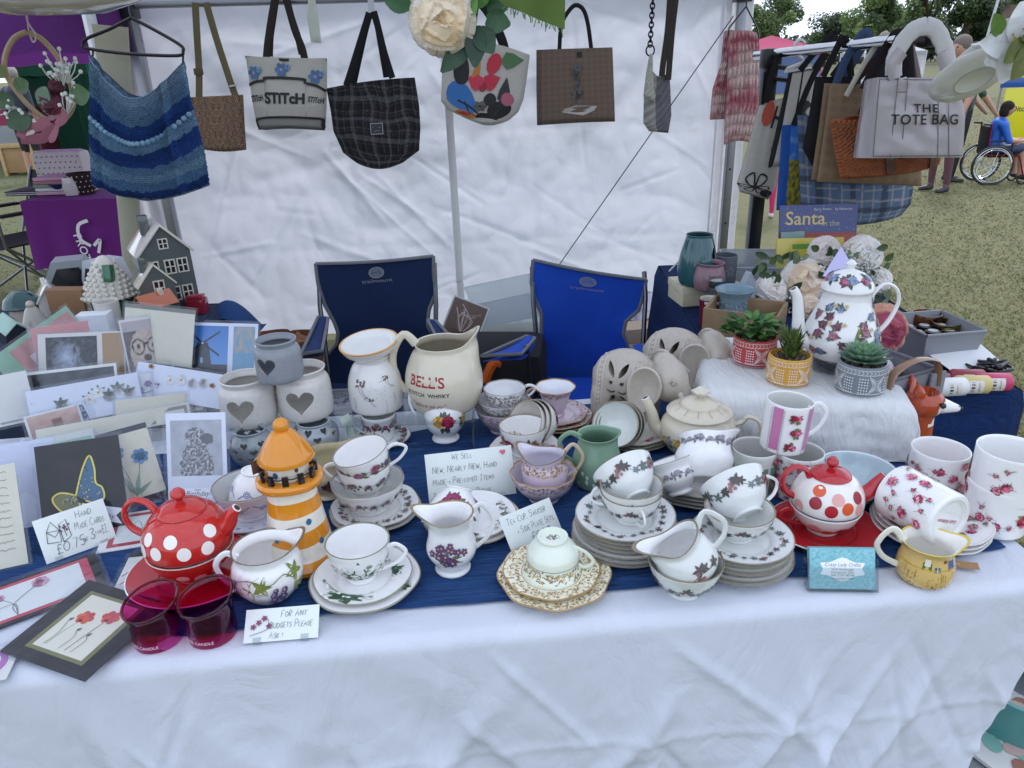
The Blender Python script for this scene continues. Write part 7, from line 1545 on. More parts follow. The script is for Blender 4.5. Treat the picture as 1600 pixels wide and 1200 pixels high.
for dy in(-.045,.05):g=MB();strap(g,[(874,78),(877,40),(888,18),(900,8),(912,16),(919,40),(924,78)],HB+dy,.020,BLACK,'cloth',.9);g.build('handle',t)
g=MB();strap(g,[(899,12),(899,2),(899,-8)],HB,.035,C('#cfd2d6'),'plastic',.3);g.build('hanging_clip',t)
# grey cable bag
t=thing('knitted_bag','small grey cable-knit bag on a black chain and dark straps','bag')
B=Bag([(1012,100),(1006,150),(1005,192),(1014,205)],[(1046,112),(1048,150),(1049,180),(1044,208)],HB,.08,.5,14,0)
g=MB();B.build(g,lambda u,v:mixc(C('#b3b3a8')if u<.38 else C('#77757a'),C('#4d4b50'),.5*abs(sin(v*24+u*9))),'knit',40,50);g.build('bag_body',t,sharp=0)
g=MB();B2=Bag([(1015,84),(1010,110),(1005,150)],[(1020,84),(1020,112),(1024,160)],HB-.05,.03,.8);B2.build(g,lambda u,v:mixc(C('#c4c5b8'),C('#8d8e84'),.5*abs(sin(v*30+u*8))),'knit',14,30);g.build('knit_flap',t,sharp=0)
for k in range(10):g=MB();a=aty(1020-k*.45,2+k*7.4,HB-.02);g.tube([(a.x+.011*cos(2*pi*i/10)*(1 if k%2 else.35),a.y+.011*cos(2*pi*i/10)*(.35 if k%2 else 1),a.z+.015*sin(2*pi*i/10))for i in range(11)],.0038,C('#26262a'),'metal',5,cap=False);g.build('chain_link',t)
g=MB();a=aty(1016,79,HB-.03);g.tube([(a.x+.020*cos(2*pi*i/16),a.y,a.z+.024*sin(2*pi*i/16))for i in range(17)],.004,C('#26262a'),'metal',5,cap=False);g.build('ring',t)
for P in([(1034,120),(1036,100),(1043,50),(1047,-2)],[(1044,125),(1046,100),(1050,50),(1056,-2)]):g=MB();strap(g,P,HB-.03,.030,C('#37322d'),'cloth',.2);g.build('strap',t)
# pink crochet scarf over a black hanger
t=thing('crochet_scarf','pink and white crochet scarf folded over a thin black hanger','scarf')
def pinkc(u,v,s=1):
 st=abs(sin(v*30*s))*abs(sin(u*26*s));b=.5+.5*sin(v*13+noise.noise((u*3,v*3,2))*2);return mixc(mixc(C('#dcc6bd'),C('#b05a68'),max(0,min(1,b*.9+.5*noise.noise((u*16,v*16,1))))),C('#7d3a48'),.45*(1-st))
for i,(Lp,Rp,Y,bs)in enumerate((([(1131,50),(1126,100),(1113,140),(1109,187)],[(1150,50),(1146,100),(1140,140),(1136,186)],4.02,0),([(1138,49),(1137,110),(1133,170),(1131,226)],[(1185,52),(1187,100),(1184,170),(1170,222)],3.96,-4))):
 B=Bag(Lp,Rp,Y,.05,.9,-3,bs,0,.01);g=MB()
 g.grid(60,120,lambda u,v:(lambda p:(p[0],p[1]-.010*abs(sin((1-v)*30))*abs(sin(u*26)),p[2]))(B.pt(u,1-v,-1)),lambda u,v:pinkc(u,1-v),'knit');g.grid(20,40,lambda u,v:B.pt(1-u,1-v,1),lambda u,v:pinkc(u,1-v),'knit');g.build('knitted_fold',t,sharp=0)
hg=thing('coat_hanger','thin black hanger carrying the pink crochet scarf','hanger');g=MB();g.tube([tuple(aty(*p,3.94))for p in((1167,-6),(1166,10),(1139,44),(1138,56))],.004,BLACK,'plastic',6);g.tube([tuple(aty(*p,3.94))for p in((1166,10),(1184,46),(1186,60))],.004,BLACK,'plastic',6);g.build('hanger',hg)
t=thing('paper_strip','pale crinkled paper strip hanging between two totes','paper strip');g=MB();B=Bag([(482,-4),(480,30),(486,66)],[(492,-4),(498,30),(502,68)],HB-.03,.015,1);B.build(g,lambda u,v:C('#c9cfc0'),'paper',8,12);g.build('strip',t,sharp=0)
# ================================================================== folding chairs behind the table
def chair(lab,Lp,Rp,Y,col,logo,arms,post_r=None,emb=True):
 t=thing('camping_chair',lab,'folding chair');B=Bag(Lp,Rp,Y,.012,1,3,0,0,.012)
 g=MB();g.grid(40,60,lambda u,v:(lambda p:(p[0],p[1]+.05*sin(pi*u)*(.3+.7*(1-v))+.010*fbm(u*3+v*2,v*2.5-u,2),p[2]))(B.flat(u,1-v)),lambda u,v:col,'cloth')
 pm=lambda pr,u0,v0:[g.add([(lambda p,U:(p[0],p[1]+.05*sin(pi*U)*(.3+.7*(v0))*.9-.004-.0003*i,p[2]))(B.flat(u0+x/B.W,v0-y/B.H),u0+x/B.W)for x,y in V],F,c,'ink',False)for i,(V,F,c)in enumerate(pr)]
 GR=C('#8a9099')
 pm(ell(0,0,.026,.026,GR,0,20)+ell(0,0,.022,.022,mixc(GR,col,.35),0,20)+stroke([(-.016,-.006),(-.006,.004),(0,-.002),(.006,.008),(.014,-.006)],.003,col),logo[0],logo[1]);pm(xf(txt('trailmount',.024,GR,'CENTER'),0,-.045),logo[0],logo[1])
 g.build('back_panel',t,sharp=0)
 for s,u in(('L',0),('R',1)):e=MB();e.tube([B.flat(u,k/40)for k in range(41)],.0075,C('#77797c'),'cloth',6);e.build('edge_binding',t)
 e=MB();e.tube([B.flat(k/20,0)for k in range(21)],.007,C('#77797c'),'cloth',6);e.build('edge_binding',t)
 a,b=B.flat(0,.05),B.flat(1,.05);seatz=.30
 for p,q in((a,-1),(b,1)):
  h=MB();h.tube([(p.x,p.y+.03,p.z-(0 if q<0 or not post_r else-.05)),(p.x,p.y-.02,.62),(p.x-q*.02,p.y-.10,.30),(p.x-q*.02,p.y-.16,.02)],.0095,C('#6a6d72'),'metal',8);h.build('back_post',t)
  h=MB();h.tube([(p.x+q*.04,p.y-.46,.60),(p.x+q*.02,p.y-.44,.30),(p.x-q*.38,p.y-.10,.02)],.0085,C('#6a6d72'),'metal',8);h.build('front_leg',t)
  h=MB();h.tube([(p.x,p.y+.02,.02),(p.x,p.y-.42,.42)],.0075,C('#6a6d72'),'metal',8);h.build('cross_brace',t)
 h=MB();h.grid(10,10,lambda u,v:(a.x+(b.x-a.x)*u,a.y-.02-.46*v,seatz-.05*sin(pi*u)*sin(pi*min(1,v+.1))),col,'cloth');h.build('seat',t,sharp=0)
 for A in arms:  # four pixels of the arm pad: back-left, back-right, front-right, front-left, with heights
  ht=.60;q=[Vector((*at(p[0],p[1],ht-TZ)[:2],ht))for p in A]
  h=MB();h.grid(8,10,lambda u,v:q[3].lerp(q[2],u).lerp(q[0].lerp(q[1],u),v)+Vector((0,0,-.012*sin(pi*v)+.006*sin(pi*u))),mixc(col,C('#2b3f7a'),.35),'cloth');h.grid(8,10,lambda u,v:q[3].lerp(q[2],u).lerp(q[0].lerp(q[1],u),v)+Vector((0,0,-.02-.012*sin(pi*v))),col,'cloth');h.build('arm_pad',t,sharp=0)
  h=MB();h.tube(q+[q[0]],.006,C('#77797c'),'cloth',6);h.build('arm_binding',t)
 return t
chair('dark navy camping chair behind the oil burner, grey edged',[(493,412),(497,445),(508,478),(522,503),(528,520),(526,537),(510,556),(503,580),(502,640),(505,700)],[(677,400),(678,430),(681,458),(670,485),(668,510),(682,530),(700,555),(702,580),(700,640),(698,700)],2.85,C('#152a52'),(.505,.065),[((497,495),(513,497),(503,548),(470,553)),((668,500),(682,502),(712,535),(688,538))])
chair('bright royal blue camping chair behind the pink cups, grey edged',[(833,406),(830,440),(835,465),(846,490),(846,520),(833,545),(822,570),(820,640),(822,700)],[(1010,437),(1005,462),(998,485),(978,502),(974,522),(985,545),(995,570),(1000,640),(1000,700)],2.85,C('#1a50c2'),(.50,.075),[((822,525),(836,528),(815,553),(752,556)),((985,540),(1010,540),(1040,575),(1010,578))],True)
# boxes and clutter between and behind the chairs
q,_=gnd(790,640);
def gbox(name,lab,cat,px,py,Y,W,D,H,rz,col,m='paper',z=None,bev=.003):
 p=aty(px,py,Y);g=MB();g.box(W,D,H,None,col,m,bev);o=g.build(name,None,(p.x,Y,p.z if z is None else z));o.rotation_euler=(0,0,rz);return tag(o,lab,cat)
t=tub('large translucent storage box standing behind the two chairs','storage_tub',TR(.02,3.45,.02)@RZ(.25),.50,.36,.30,C('#eef2f5'));
p=aty(780,515,3.25);t=tub('tilted translucent storage tub leaning on the large box','storage_tub',TR(p.x+.04,3.45,.37)@RZ(.2)@RY(-.12),.34,.30,.13,C('#f0f4f6'))
p=aty(738,470,3.05);t=thing('framed_card','square brown picture card with dry grass, tilted in the storage tub','picture',M=TR(*p)@RY(.42)@RX(radians(72))@SC(1.2));g=MB();g.box(.135,.135,.006,TR(0,-.07,0),C('#cfd2d2'),'paper',.001);flat(g,rect(-.062,-.132,.062,-.008,C('#5d4234'))+sum([stroke(spl([(0,-.125),(rd.uniform(-.03,.03),-.07),(rd.uniform(-.05,.05),rd.uniform(-.06,-.02))],3),.003,rd.choice([C('#a8958a'),C('#8a7468'),C('#c4b4aa')]))for k in range(14)],[]),TR(0,0,.006));g.build('card',t)
gbox('cardboard_box','brown cardboard box on the grass right of the royal blue chair','box',1000,540,3.5,.5,.4,.22,.1,C('#8a6a4e'),z=.01);gbox('cardboard_box','upper pale box stacked on the brown cardboard box','box',1000,540,3.5,.40,.34,.08,.15,C('#b9a58e'),z=.235)
g=MB();p=aty(1005,480,3.5);g.grid(16,16,lambda u,v:(p.x-.2+.42*u,3.45+.3*v,.32+.09*sin(pi*u)*sin(pi*v)+.03*noise.noise((u*6,v*6,2))),lambda u,v:C('#c3c2cc')if noise.noise((u*12,v*12,4))<.2 else C('#8d8796'),'cloth');tag(g.build('patterned_cloth',sharp=0),'grey and white patterned cloth heaped on the pale box','cloth')
for i,(px,py,lab)in enumerate(((425,527,'crumpled brown paper bag at the left behind the grey heart pot'),(468,528,'second brown paper bag beside the navy chair arm'))):
 p=aty(px,py,3.3);g=MB()
 def kp(u,v):a=2*pi*u;r_=1+.25*noise.noise((cos(a)*1.5,sin(a)*1.5,v*4+i));return(.13*cos(a)*r_*(1-.25*v),.09*sin(a)*r_,(p.z-.0)*v+.0)
 g.grid(24,16,kp,C('#7d5338'),'paper');g.grid(8,8,lambda u,v:((u-.5)*.2,(v-.5)*.14,p.z-.03+.05*noise.noise((u*4,v*4,i))),C('#8f6243'),'paper');tag(g.build('paper_bag',None,(p.x,3.3,.01),sharp=0),lab,'paper bag')
gbox('black_bag','black holdall on the ground under the oil burner riser','bag',640,660,2.1,.5,.32,.40,.05,C('#17171b'),'cloth',.01,.05);g=MB();p=aty(765,565,2.6);g.tube(spl([(p.x-.02,2.55,.40),(p.x+.02,2.56,.47),(p.x+.07,2.58,.42)],4),.02,C('#c85a1a'),'cloth',8);tag(g.build('orange_cloth'),'orange cloth scrap hanging by the blue chair arm','cloth')
gbox('black_bag','dark rucksack on the grass between the two chairs','bag',770,600,2.7,.42,.30,.50,-.1,C('#1b1b20'),'cloth',.01,.06)
# ================================================================== ceramic houses on the left side table
GD=C('#59605f');RW=C('#d0ccc0')
def windowp(par,M,w,h,fr=RW,pane=C('#1c1e20'),cross=2):
 f=MB();k=w*.12;f.box(w,.003,k,M@TR(0,0,0),fr,'ceramic');f.box(w,.003,k,M@TR(0,0,h-k),fr,'ceramic')
 for x in(-w/2+k/2,w/2-k/2,0):f.box(k,.003,h-2*k,M@TR(x,0,k),fr,'ceramic')
 for j in range(1,cross):f.box(w-2*k,.0026,k*.8,M@TR(0,0,h*j/cross-k*.4),fr,'ceramic')
 o=f.build('window',par);g=MB();g.box(w-k,.0016,h-k,M@TR(0,.0012,k/2),pane,'gloss');g.build('pane',o);return o
def house(name,lab,M,W,D,Hw,Hr,col,roofc,wins,chim=(0,.3),S=1,rm='ceramic',over=.06,group=None,chimc=None):
 t=thing(name,lab,'ceramic house',M=M,group=group);g=MB()
 V=[(-W/2,-D/2,0),(W/2,-D/2,0),(W/2,-D/2,Hw),(0,-D/2,Hw+Hr),(-W/2,-D/2,Hw),(-W/2,D/2,0),(W/2,D/2,0),(W/2,D/2,Hw),(0,D/2,Hw+Hr),(-W/2,D/2,Hw)]
 g.add(V,[(0,1,2,3,4),(9,8,7,6,5),(0,5,6,1),(1,6,7,2),(4,9,5,0),(2,7,8,3),(3,8,9,4)],col,'ceramic',False);g.build('wall',t)
 r=MB();sl=atan2(Hr,W/2);L=sqrt(Hr*Hr+W*W/4)*1.1
 for s in(-1,1):r.box(L,D*(1+over*2),W*.05,TR(s*W/4*1.06,0,Hw+Hr/2-W*.015)@RY(s*sl),roofc,rm,W*.012)
 ro=r.build('roof',t)
 if chim:c=MB();c.box(W*.18,W*.18,Hr*.75,TR(chim[0]*W,chim[1]*D,Hw+Hr*.62),chimc or col,'ceramic',W*.01);c.build('chimney',ro)
 for face,x,z,w,h in wins:
  m=TR(x*W,-D/2-.001,z)if face=='f' else TR(-W/2-.001,x*D,z)@RZ(-pi/2)if face=='l' else TR(W/2+.001,x*D,z)@RZ(pi/2)
  windowp(t,m,w,h)
 return t
Q=SX(262,487);
house('ceramic_house','tall dark grey ceramic town house with white roof and chimney',TR(Q.x,Q.y+.04,TZ)@RZ(radians(34)),.155,.16,.205,.085,GD,RW,[('f',x,z,.034,.048)for x in(-.27,.05,.30)for z in(.045,.135)]+[('f',0,.218,.030,.034)]+[('l',y,z,.022,.040)for y in(-.33,-.12,.10,.31)for z in(.045,.10,.155)],(-.22,-.1))
house('ceramic_house','smaller grey ceramic house attached in front of the tall one',TR(Q.x+.015,Q.y-.075,TZ)@RZ(radians(34)),.105,.07,.12,.062,GD,C('#d6d0bd'),[('f',.05,.085,.034,.050),('f',-.24,.04,.026,.044),('f',.24,.03,.026,.044)],(-.25,0),chimc=GD)
Q2=SX(283,484);house('ceramic_house','tiny ceramic cottage with orange-red roof at the foot of the grey house',TR(Q2.x+.015,Q2.y-.20,TZ+.03)@RZ(radians(-35)),.075,.10,.05,.035,C('#2f4d40'),C('#b0603f'),[('f',0,.012,.024,.028)],(.1,.2),chimc=C('#d0c8b8'))
g=MB();q=SX(300,486);g.box(.06,.05,.05,TR(q.x+.03,q.y-.02,TZ),C('#8a1f33'),'ceramic',.006);g.box(.05,.04,.012,TR(q.x+.03,q.y-.02,TZ+.05),C('#9a2a3e'),'ceramic',.003);tag(g.build('red_pot'),'small dark red ceramic pot right of the grey house','pot')
Q=SX(182,492);t=thing('ceramic_cottage','round green ceramic cottage with white scalloped cone roof','ceramic house',(Q.x,Q.y,TZ));g=MB();g.lathe([(0,0),(.074,0),(.076,.01),(.074,.075),(0,.08)],C('#2f5a45'),'ceramic',40);g.build('wall',t)
rf_=MB();rf_.lathe([(.078,.068),(.088,.070),(.052,.135),(.022,.190),(.012,.200),(0,.203)],RW,'ceramic',32);ro=rf_.build('roof',t)
for ring in range(8):
 n=26-ring*3;z=.074+ring*.0145;rr_=.088-(z-.07)*.545
 for k in range(n):a=2*pi*(k+.5*(ring%2))/n;s=MB();s.ball((rr_*cos(a),rr_*sin(a),z),(.0085,.0085,.0085),jit(RW,.05),'ceramic',7);o=s.build('roof_tile',t)
g=MB();g.box(.026,.03,.055,TR(.03,-.045,.125)@RX(-.2),C('#2f6a4a'),'ceramic',.003);g.build('dormer',t)
for th in(-130,-75):windowp(t,RZ(radians(th+90))@TR(0,-.077,.018),.034,.045)
Q=SX(86,492);house('ceramic_house','plain white ceramic house with twin chimneys behind the striped card',TR(Q.x,Q.y,TZ)@RZ(radians(32)),.075,.10,.06,.052,C('#d3d0ca'),C('#dedbd5'),[],(-.1,-.1),chimc=C('#dedbd5'))
Q=SX(42,500);t=thing('ceramic_cottage','small white cottage pot with dark teal glazed roof','ceramic house',(Q.x,Q.y,TZ));g=MB();g.lathe([(0,0),(.042,0),(.044,.05),(0,.052)],C('#b9aca0'),'ceramic',28);g.build('wall',t);g=MB();g.lathe([(.056,.046),(.060,.050),(.050,.075),(.022,.098),(0,.102)],C('#1f4a4a'),'ceramic',28);g.build('roof',t)
Q=SX(60,520);g=MB();g.lathe([(0,0),(.046,0),(.044,.02),(.020,.075),(.013,.085),(0,.088)],C('#a9a69c'),'ceramic',28);g.ball((0,0,.092),.013,C('#b5a898'),'ceramic',12);tag(g.build('ceramic_bell',None,Q),'pale grey ceramic bell with a round knob among the houses','bell')
Q=SX(20,540);house('ceramic_house','tiny ceramic house with mint and black roof at the left edge',TR(Q.x,Q.y,TZ+.02)@RZ(radians(60))@RX(.4),.06,.06,.045,.03,C('#3a3c44'),C('#9fc0b4'),[],None)
gbox('kraft_box','brown corrugated kraft box standing behind the pink card','box',118,498,SX(118,498).y,.125,.05,.105,-.1,C('#8a6748'),'paper',TZ)
gbox('white_box','plain white gift box peeping above the cards','box',150,505,SX(150,505).y-.2,.09,.05,.075,.1,C('#dcdfe6'),'paper',TZ+.02)
q=SX(175,510,.02);vessel('white_tumbler','white crackle tumbler in front of the round green cottage','tumbler',175,512,.03,[(.030,0),(.033,.02),(.036,.085)],C('#c9c6bd'),'stoneware')
for i,(px,py,W,rz,lab)in enumerate(((105,478,.17,.35,'large grey house-shaped lantern behind the white house'),(150,485,.14,-.5,'pale grey house-shaped lantern left of the round green cottage'))):
 Q=SX(px,py);t=thing('house_lantern',lab,'lantern',M=TR(Q.x,Q.y+.08+.04*i,TZ)@RZ(rz));g=MB();h=.12;GC=C('#8f969a')if i==0 else C('#b9bfc6')
 V=[(-W/2,-.05,0),(W/2,-.05,0),(W/2,-.05,h*.65),(W*.28,-.05,h*1.25),(-W*.28,-.05,h*1.25),(-W/2,-.05,h*.65)];n=6;V2=[(x,.05,z)for x,y,z in V]
 g.add(V+V2,[tuple(range(6)),tuple(range(11,5,-1))]+[(k,6+k,6+(k+1)%6,(k+1)%6)for k in range(6)],GC,'metal' if 0 else 'plastic',False);g.build('casing',t)
 g=MB();g.add([(-W*.38,-.0525,.01),(W*.38,-.0525,.01),(W*.38,-.0525,h*.62),(W*.2,-.0525,h*1.05),(-W*.2,-.0525,h*1.05),(-W*.38,-.0525,h*.62)],[tuple(range(6))],C('#1d2026'),'gloss',False);g.build('dark_pane',t)
g=MB();p=SX(338,500,-.02);g.grid(16,12,lambda u,v:(p.x-.09+.17*u,p.y+.05+.2*v,TZ-.12+.13*sin(pi*u)**.6*sin(pi*min(1,v+.15))**.5),C('#1b3d70'),'cloth');tag(g.build('navy_cushion',sharp=0),'navy quilted cushion behind the windmill card','cushion')
# ================================================================== clothes rail with bags at the right
RA,RB=aty(1192,86,3.1),aty(1447,58,2.25)
t=thing('clothes_rail','chrome clothes rail on a black stand at the right of the stall','clothes rail')
g=MB();g.tube([RA+(RA-RB)*.06,RB],.0165,C('#c9ccd0'),'chrome',16);g.build('chrome_bar',t)
g=MB();d=(RB-RA).normalized();g.tube([RB-d*.01,RB+d*.03],.027,C('#17181c'),'plastic',18);g.ball(RB+d*.028,.025,C('#17181c'),'plastic',14);g.build('end_cap',t)
P0=RA+(RB-RA)*.07;g=MB();g.box(.05,.05,P0.z,TR(P0.x,P0.y,0),C('#131316'),'plastic',.006);g.box(.07,.06,.07,TR(P0.x,P0.y,P0.z-.05),C('#131316'),'plastic',.01);g.build('post',t)
for a in(0,1):g=MB();g.box(.62 if a==0 else.05,.05 if a==0 else.62,.03,TR(P0.x,P0.y,.005+.0*a),C('#131316'),'plastic',.008);g.build('foot',t)
g=MB();g.box(.012,.012,.16,TR(P0.x-.03,P0.y-.04,P0.z-.22),BLACK,'plastic');g.tube([tuple(aty(*p,3.0))for p in((1208,103),(1206,122),(1262,130),(1268,112),(1208,103))],.009,BLACK,'plastic',6);g.build('clip_frame',t)
def railY(px):return RA.y+(RB.y-RA.y)*(px-1192)/(1447-1192)
def bag(lab,Lp,Rp,Y,dep,colfn,straps,m='cloth',n=50,prints=(),cat='bag',name='tote_bag',top=.5,scol=BLACK,sw=.022,bs=0,dy=None):
 t=thing(name,lab,cat);B=Bag(Lp,Rp,Y,dep,top,0,bs,0,.004);g=MB();B.build(g,colfn,m,n,n)
 for u,v,p in prints:B.put(g,p,u,v)
 g.build('bag_body',t,sharp=0)
 for P in straps:g=MB();strap(g,P,Y-dep*.3 if P[0][1]>0 else Y,sw,scol,'cloth',.25);g.build('strap',t)
 return t,B
LN=C('#b0aca2')
bag('cream canvas tote with black line flowers, hanging leftmost on the rail',[(1186,165),(1168,230),(1152,285),(1156,300)],[(1228,152),(1224,220),(1212,290),(1200,312)],2.98,.07,lambda u,v:LN,[[(1196,160),(1205,120),(1216,84)]],prints=[(.65,.22,xf(txt('H',.085,BLACK,'CENTER',.01),0,0,-.3)),(.8,.40,xf(txt('A',.085,BLACK,'CENTER',.01),0,0,-.3)),(.38,.72,sum([stroke(spl([(0,0),(.05*cos(a+.3),.05*sin(a+.3)),(.055*cos(a-.3),.055*sin(a-.3)),(0,0)],4),.006,BLACK)for a in[2*pi*k/6 for k in range(6)]],[])+ell(0,0,.018,.018,BLACK,0,12)),(.75,.86,ell(0,0,.03,.03,BLACK,0,12)),(.35,.08,ell(0,0,.03,.035,C('#a8432a'),0,12))])
bag('cream tote with black borders beside the leftmost one on the rail',[(1232,114),(1216,190),(1200,262)],[(1276,106),(1264,180),(1240,258)],2.90,.06,lambda u,v:BLACK if u<.12 or(.42<u<.50)or v<.02 else LN,[[(1250,110),(1290,62),(1302,52)],[(1272,108),(1300,66),(1306,52)]],prints=[(.72,.44,ell(0,0,.032,.040,BLACK,.2,14)),(.70,.62,stroke(spl([(-.03,.03),(-.035,-.03),(0,-.05),(.03,-.02),(.025,.03)],4),.006,BLACK))])
bag('bright blue and yellow mottled shopper with blue sides',[(1222,196),(1218,260),(1213,328)],[(1268,194),(1260,260),(1252,334)],2.84,.05,lambda u,v:C('#1d4f9a')if u<.28 else(mixc(C('#2c68b8'),C('#6d9ac8'),max(0,noise.noise((u*6,v*9,1))*1.6))if v<.42 else mixc(C('#a8952c'),C('#4f5a2a'),.5+1.1*noise.noise((u*9,v*22,3)))),[[(1240,196),(1270,120),(1308,60)]])
def bplaid(u,v):
 q=C('#566a86');a=u*3.6;b=v*4-u*.25
 for s,k in((a,.6),(b,.6)):
  d=s%1
  if.40<d<.62:q=mixc(q,C('#2a2b30'),.65)
  elif.14<d<.20 or.78<d<.82:q=mixc(q,C('#b9ab9c'),.5)
 return mixc(q,C('#3a4456'),.3*abs(noise.noise((u*60,v*60,0))))
bag('grey-blue plaid shoulder bag hanging lowest on the rail',[(1246,180),(1249,270),(1251,325),(1260,346)],[(1440,190),(1432,260),(1422,318),(1404,338)],2.72,.10,bplaid,[[(1290,190),(1320,120),(1350,70),(1362,60)],[(1400,190),(1380,110),(1368,62)]],n=80,bs=9,scol=C('#2b3a58'),sw=.03)
bag('plain black tote hanging between the plaid bag and the kraft bags',[(1274,120),(1264,180),(1254,232),(1268,258)],[(1345,120),(1345,200),(1345,252)],2.62,.08,lambda u,v:C('#101013'),[[(1286,120),(1310,70),(1318,56)],[(1330,120),(1326,80),(1320,56)],[(1300,120),(1335,76),(1352,58)]],n=24)
for k,(dx,lab)in enumerate(((-9,'rear brown kraft bag on the clothes rail'),(0,'front brown kraft bag on the clothes rail, behind the wicker one'))):bag(lab,[(1297+dx,130+2*k),(1288+dx,200),(1276+dx,281+3*k)],[(1440,134),(1440,220),(1440,291)],2.55-.05*k,.04,lambda u,v:mixc(C('#8a755c'),C('#6d5a46'),.5*abs(sin(u*160))*abs(sin(v*160))),[[(1330,134),(1370,90),(1388,56)]]if k else[],name='kraft_bag',scol=C('#3a2522'),n=60)
t=thing('wicker_bag','orange-brown wicker basket bag with dark leather straps, behind the grey tote','wicker bag');B=Bag([(1296,188),(1303,235),(1313,280)],[(1475,170),(1470,232),(1462,258)],2.42,.15,.8,0,3,0,.002)
g=MB();nu,nv=110,66
def wk(side):
 def f(u,v):p=B.pt(u,1-v,side);p.y+=side*.0045*(sin(u*110*pi/2)*(1 if int((1-v)*33)%2 else-1))+side*.002*sin((1-v)*33*2*pi);return p
 return f
wcol=lambda u,v:mixc(C('#b0622c'),C('#6d3516'),.5+.5*sin(u*110*pi/2)*(1 if int((1-v)*33)%2 else-1)*.8+.3*noise.noise((u*9,v*9,1)))
g.grid(nu,nv,wk(-1),wcol,'wood');g.grid(30,20,wk(1),wcol,'wood');g.build('woven_body',t,sharp=0)
for u in(.40,.84):g=MB();g.grid(2,10,lambda a,b:B.pt(u-.035+.07*a,1-b,-1,.010),C('#45241c'),'gloss');g.build('leather_strap',t)
for P in([(1345,180),(1380,110),(1412,60)],[(1440,172),(1430,110),(1418,60)]):g=MB();strap(g,P,2.40,.028,C('#4a2422'),'gloss',.25);g.build('handle',t)
# extra straps and hangers over the bar
for k,(P,c,w,lab)in enumerate((([(1296,160),(1318,100),(1342,60),(1350,52)],C('#3a4c6c'),.026,'slate blue strap looped over the chrome rail'),([(1322,150),(1350,100),(1372,66),(1380,54)],C('#c9c5b4'),.016,'cream strap looped over the chrome rail'),([(1350,140),(1372,96),(1392,64),(1400,54)],C('#1d1418'),.03,'dark brown strap looped over the chrome rail'),([(1360,150),(1386,100),(1404,60),(1410,52)],C('#141416'),.026,'black strap looped over the chrome rail nearest its end'))):
 g=MB();strap(g,P+[(P[-1][0]+8,P[-1][1]+6),(P[-1][0]+14,P[0][1]-20)],railY(P[-1][0])-.02,w,c,'cloth',.25);tag(g.build('bag_strap'),lab,'strap','straps over the clothes rail')
g=MB();g.tube(spl([tuple(aty(*p,2.95))for p in((1254,92),(1243,84),(1242,70),(1250,62),(1258,68))],4),.006,C('#d5d5d2'),'plastic',6);g.tube([tuple(aty(*p,2.95))for p in((1254,92),(1254,98),(1230,108),(1226,112),(1276,106),(1254,98))],.007,C('#d5d5d2'),'plastic',6);tag(g.build('coat_hanger'),'white plastic hanger hooked over the chrome rail','hanger')
# the grey tote at the end of the rail
t=thing('tote_bag','light grey boxy tote with black words THE TOTE BAG','bag');TG=C('#aaa4a6')
B=Bag([(1370,121),(1364,180),(1359,247)],[(1497,122),(1508,180),(1504,246)],2.16,.012,.9,0,0,0,.006)
g=MB();B.build(g,lambda u,v:TG,'gloss',40,40)
sm=C('#5d585c')
def ln(P,w=.0022):return stroke([((u-.5)*B.W,(.5-v)*B.H)for u,v in P],w,sm)
B.put(g,sum([ln([(u,0),(u-.03,1)])for u in(.24,.36)]+[ln([(u,0),(u-.02,1)])for u in(.74,.86)],[])+ln([(.02,.02),(.98,.03)])+ln([(.02,.975),(.97,.975)])+ln([(.02,.02),(.02,.975)])+ln([(.235,.19),(.355,.19)]),.5,.5)
B.put(g,txt('THE',.034,C('#141416'),'CENTER',.012,0,1.15),.56,.46,'ink');B.put(g,txt('TOTE BAG',.0365,C('#141416'),'CENTER',.012,0,1.1),.55,.605,'ink');g.build('front_panel',t,sharp=0)
g=MB();bl=[aty(1352,127,2.30),aty(1334,246,2.30)]
g.grid(8,12,lambda u,v:bl[1].lerp(bl[0],v).lerp(B.pt(0,1-v,-1),u)+Vector((-.012*sin(pi*u),0,0)),mixc(TG,(0,0,0),.1),'gloss');g.grid(8,4,lambda u,v:bl[1].lerp(bl[1]+Vector((.27,0,0)),u).lerp(B.pt(u,1,-1),v),TG,'gloss');g.grid(4,8,lambda u,v:(bl[0].lerp(bl[1],v))+Vector((.28*u,.005,0)),TG,'gloss');g.build('gusset_and_back',t,sharp=0)
for P,w in(([(1400,122),(1396,100),(1410,80)],.036),([(1474,122),(1480,106),(1470,84)],.036)):g=MB();strap(g,P,2.15,w,TG,'gloss',.3);g.build('strap_base',t)
for P in([(1396,116),(1398,92),(1412,64),(1430,46),(1447,41)],[(1482,110),(1478,82),(1468,56),(1458,44),(1446,41)]):
 g=MB();Q=spl([tuple(aty(*p,2.16))for p in P],6);g.tube(Q,[.023+.003*noise.noise((i*.7,0,1))for i in range(len(Q))],C('#c9c9c8'),'paper',10,None,.28,up=(1,0,0));g.build('wrapped_handle',t,sharp=0)
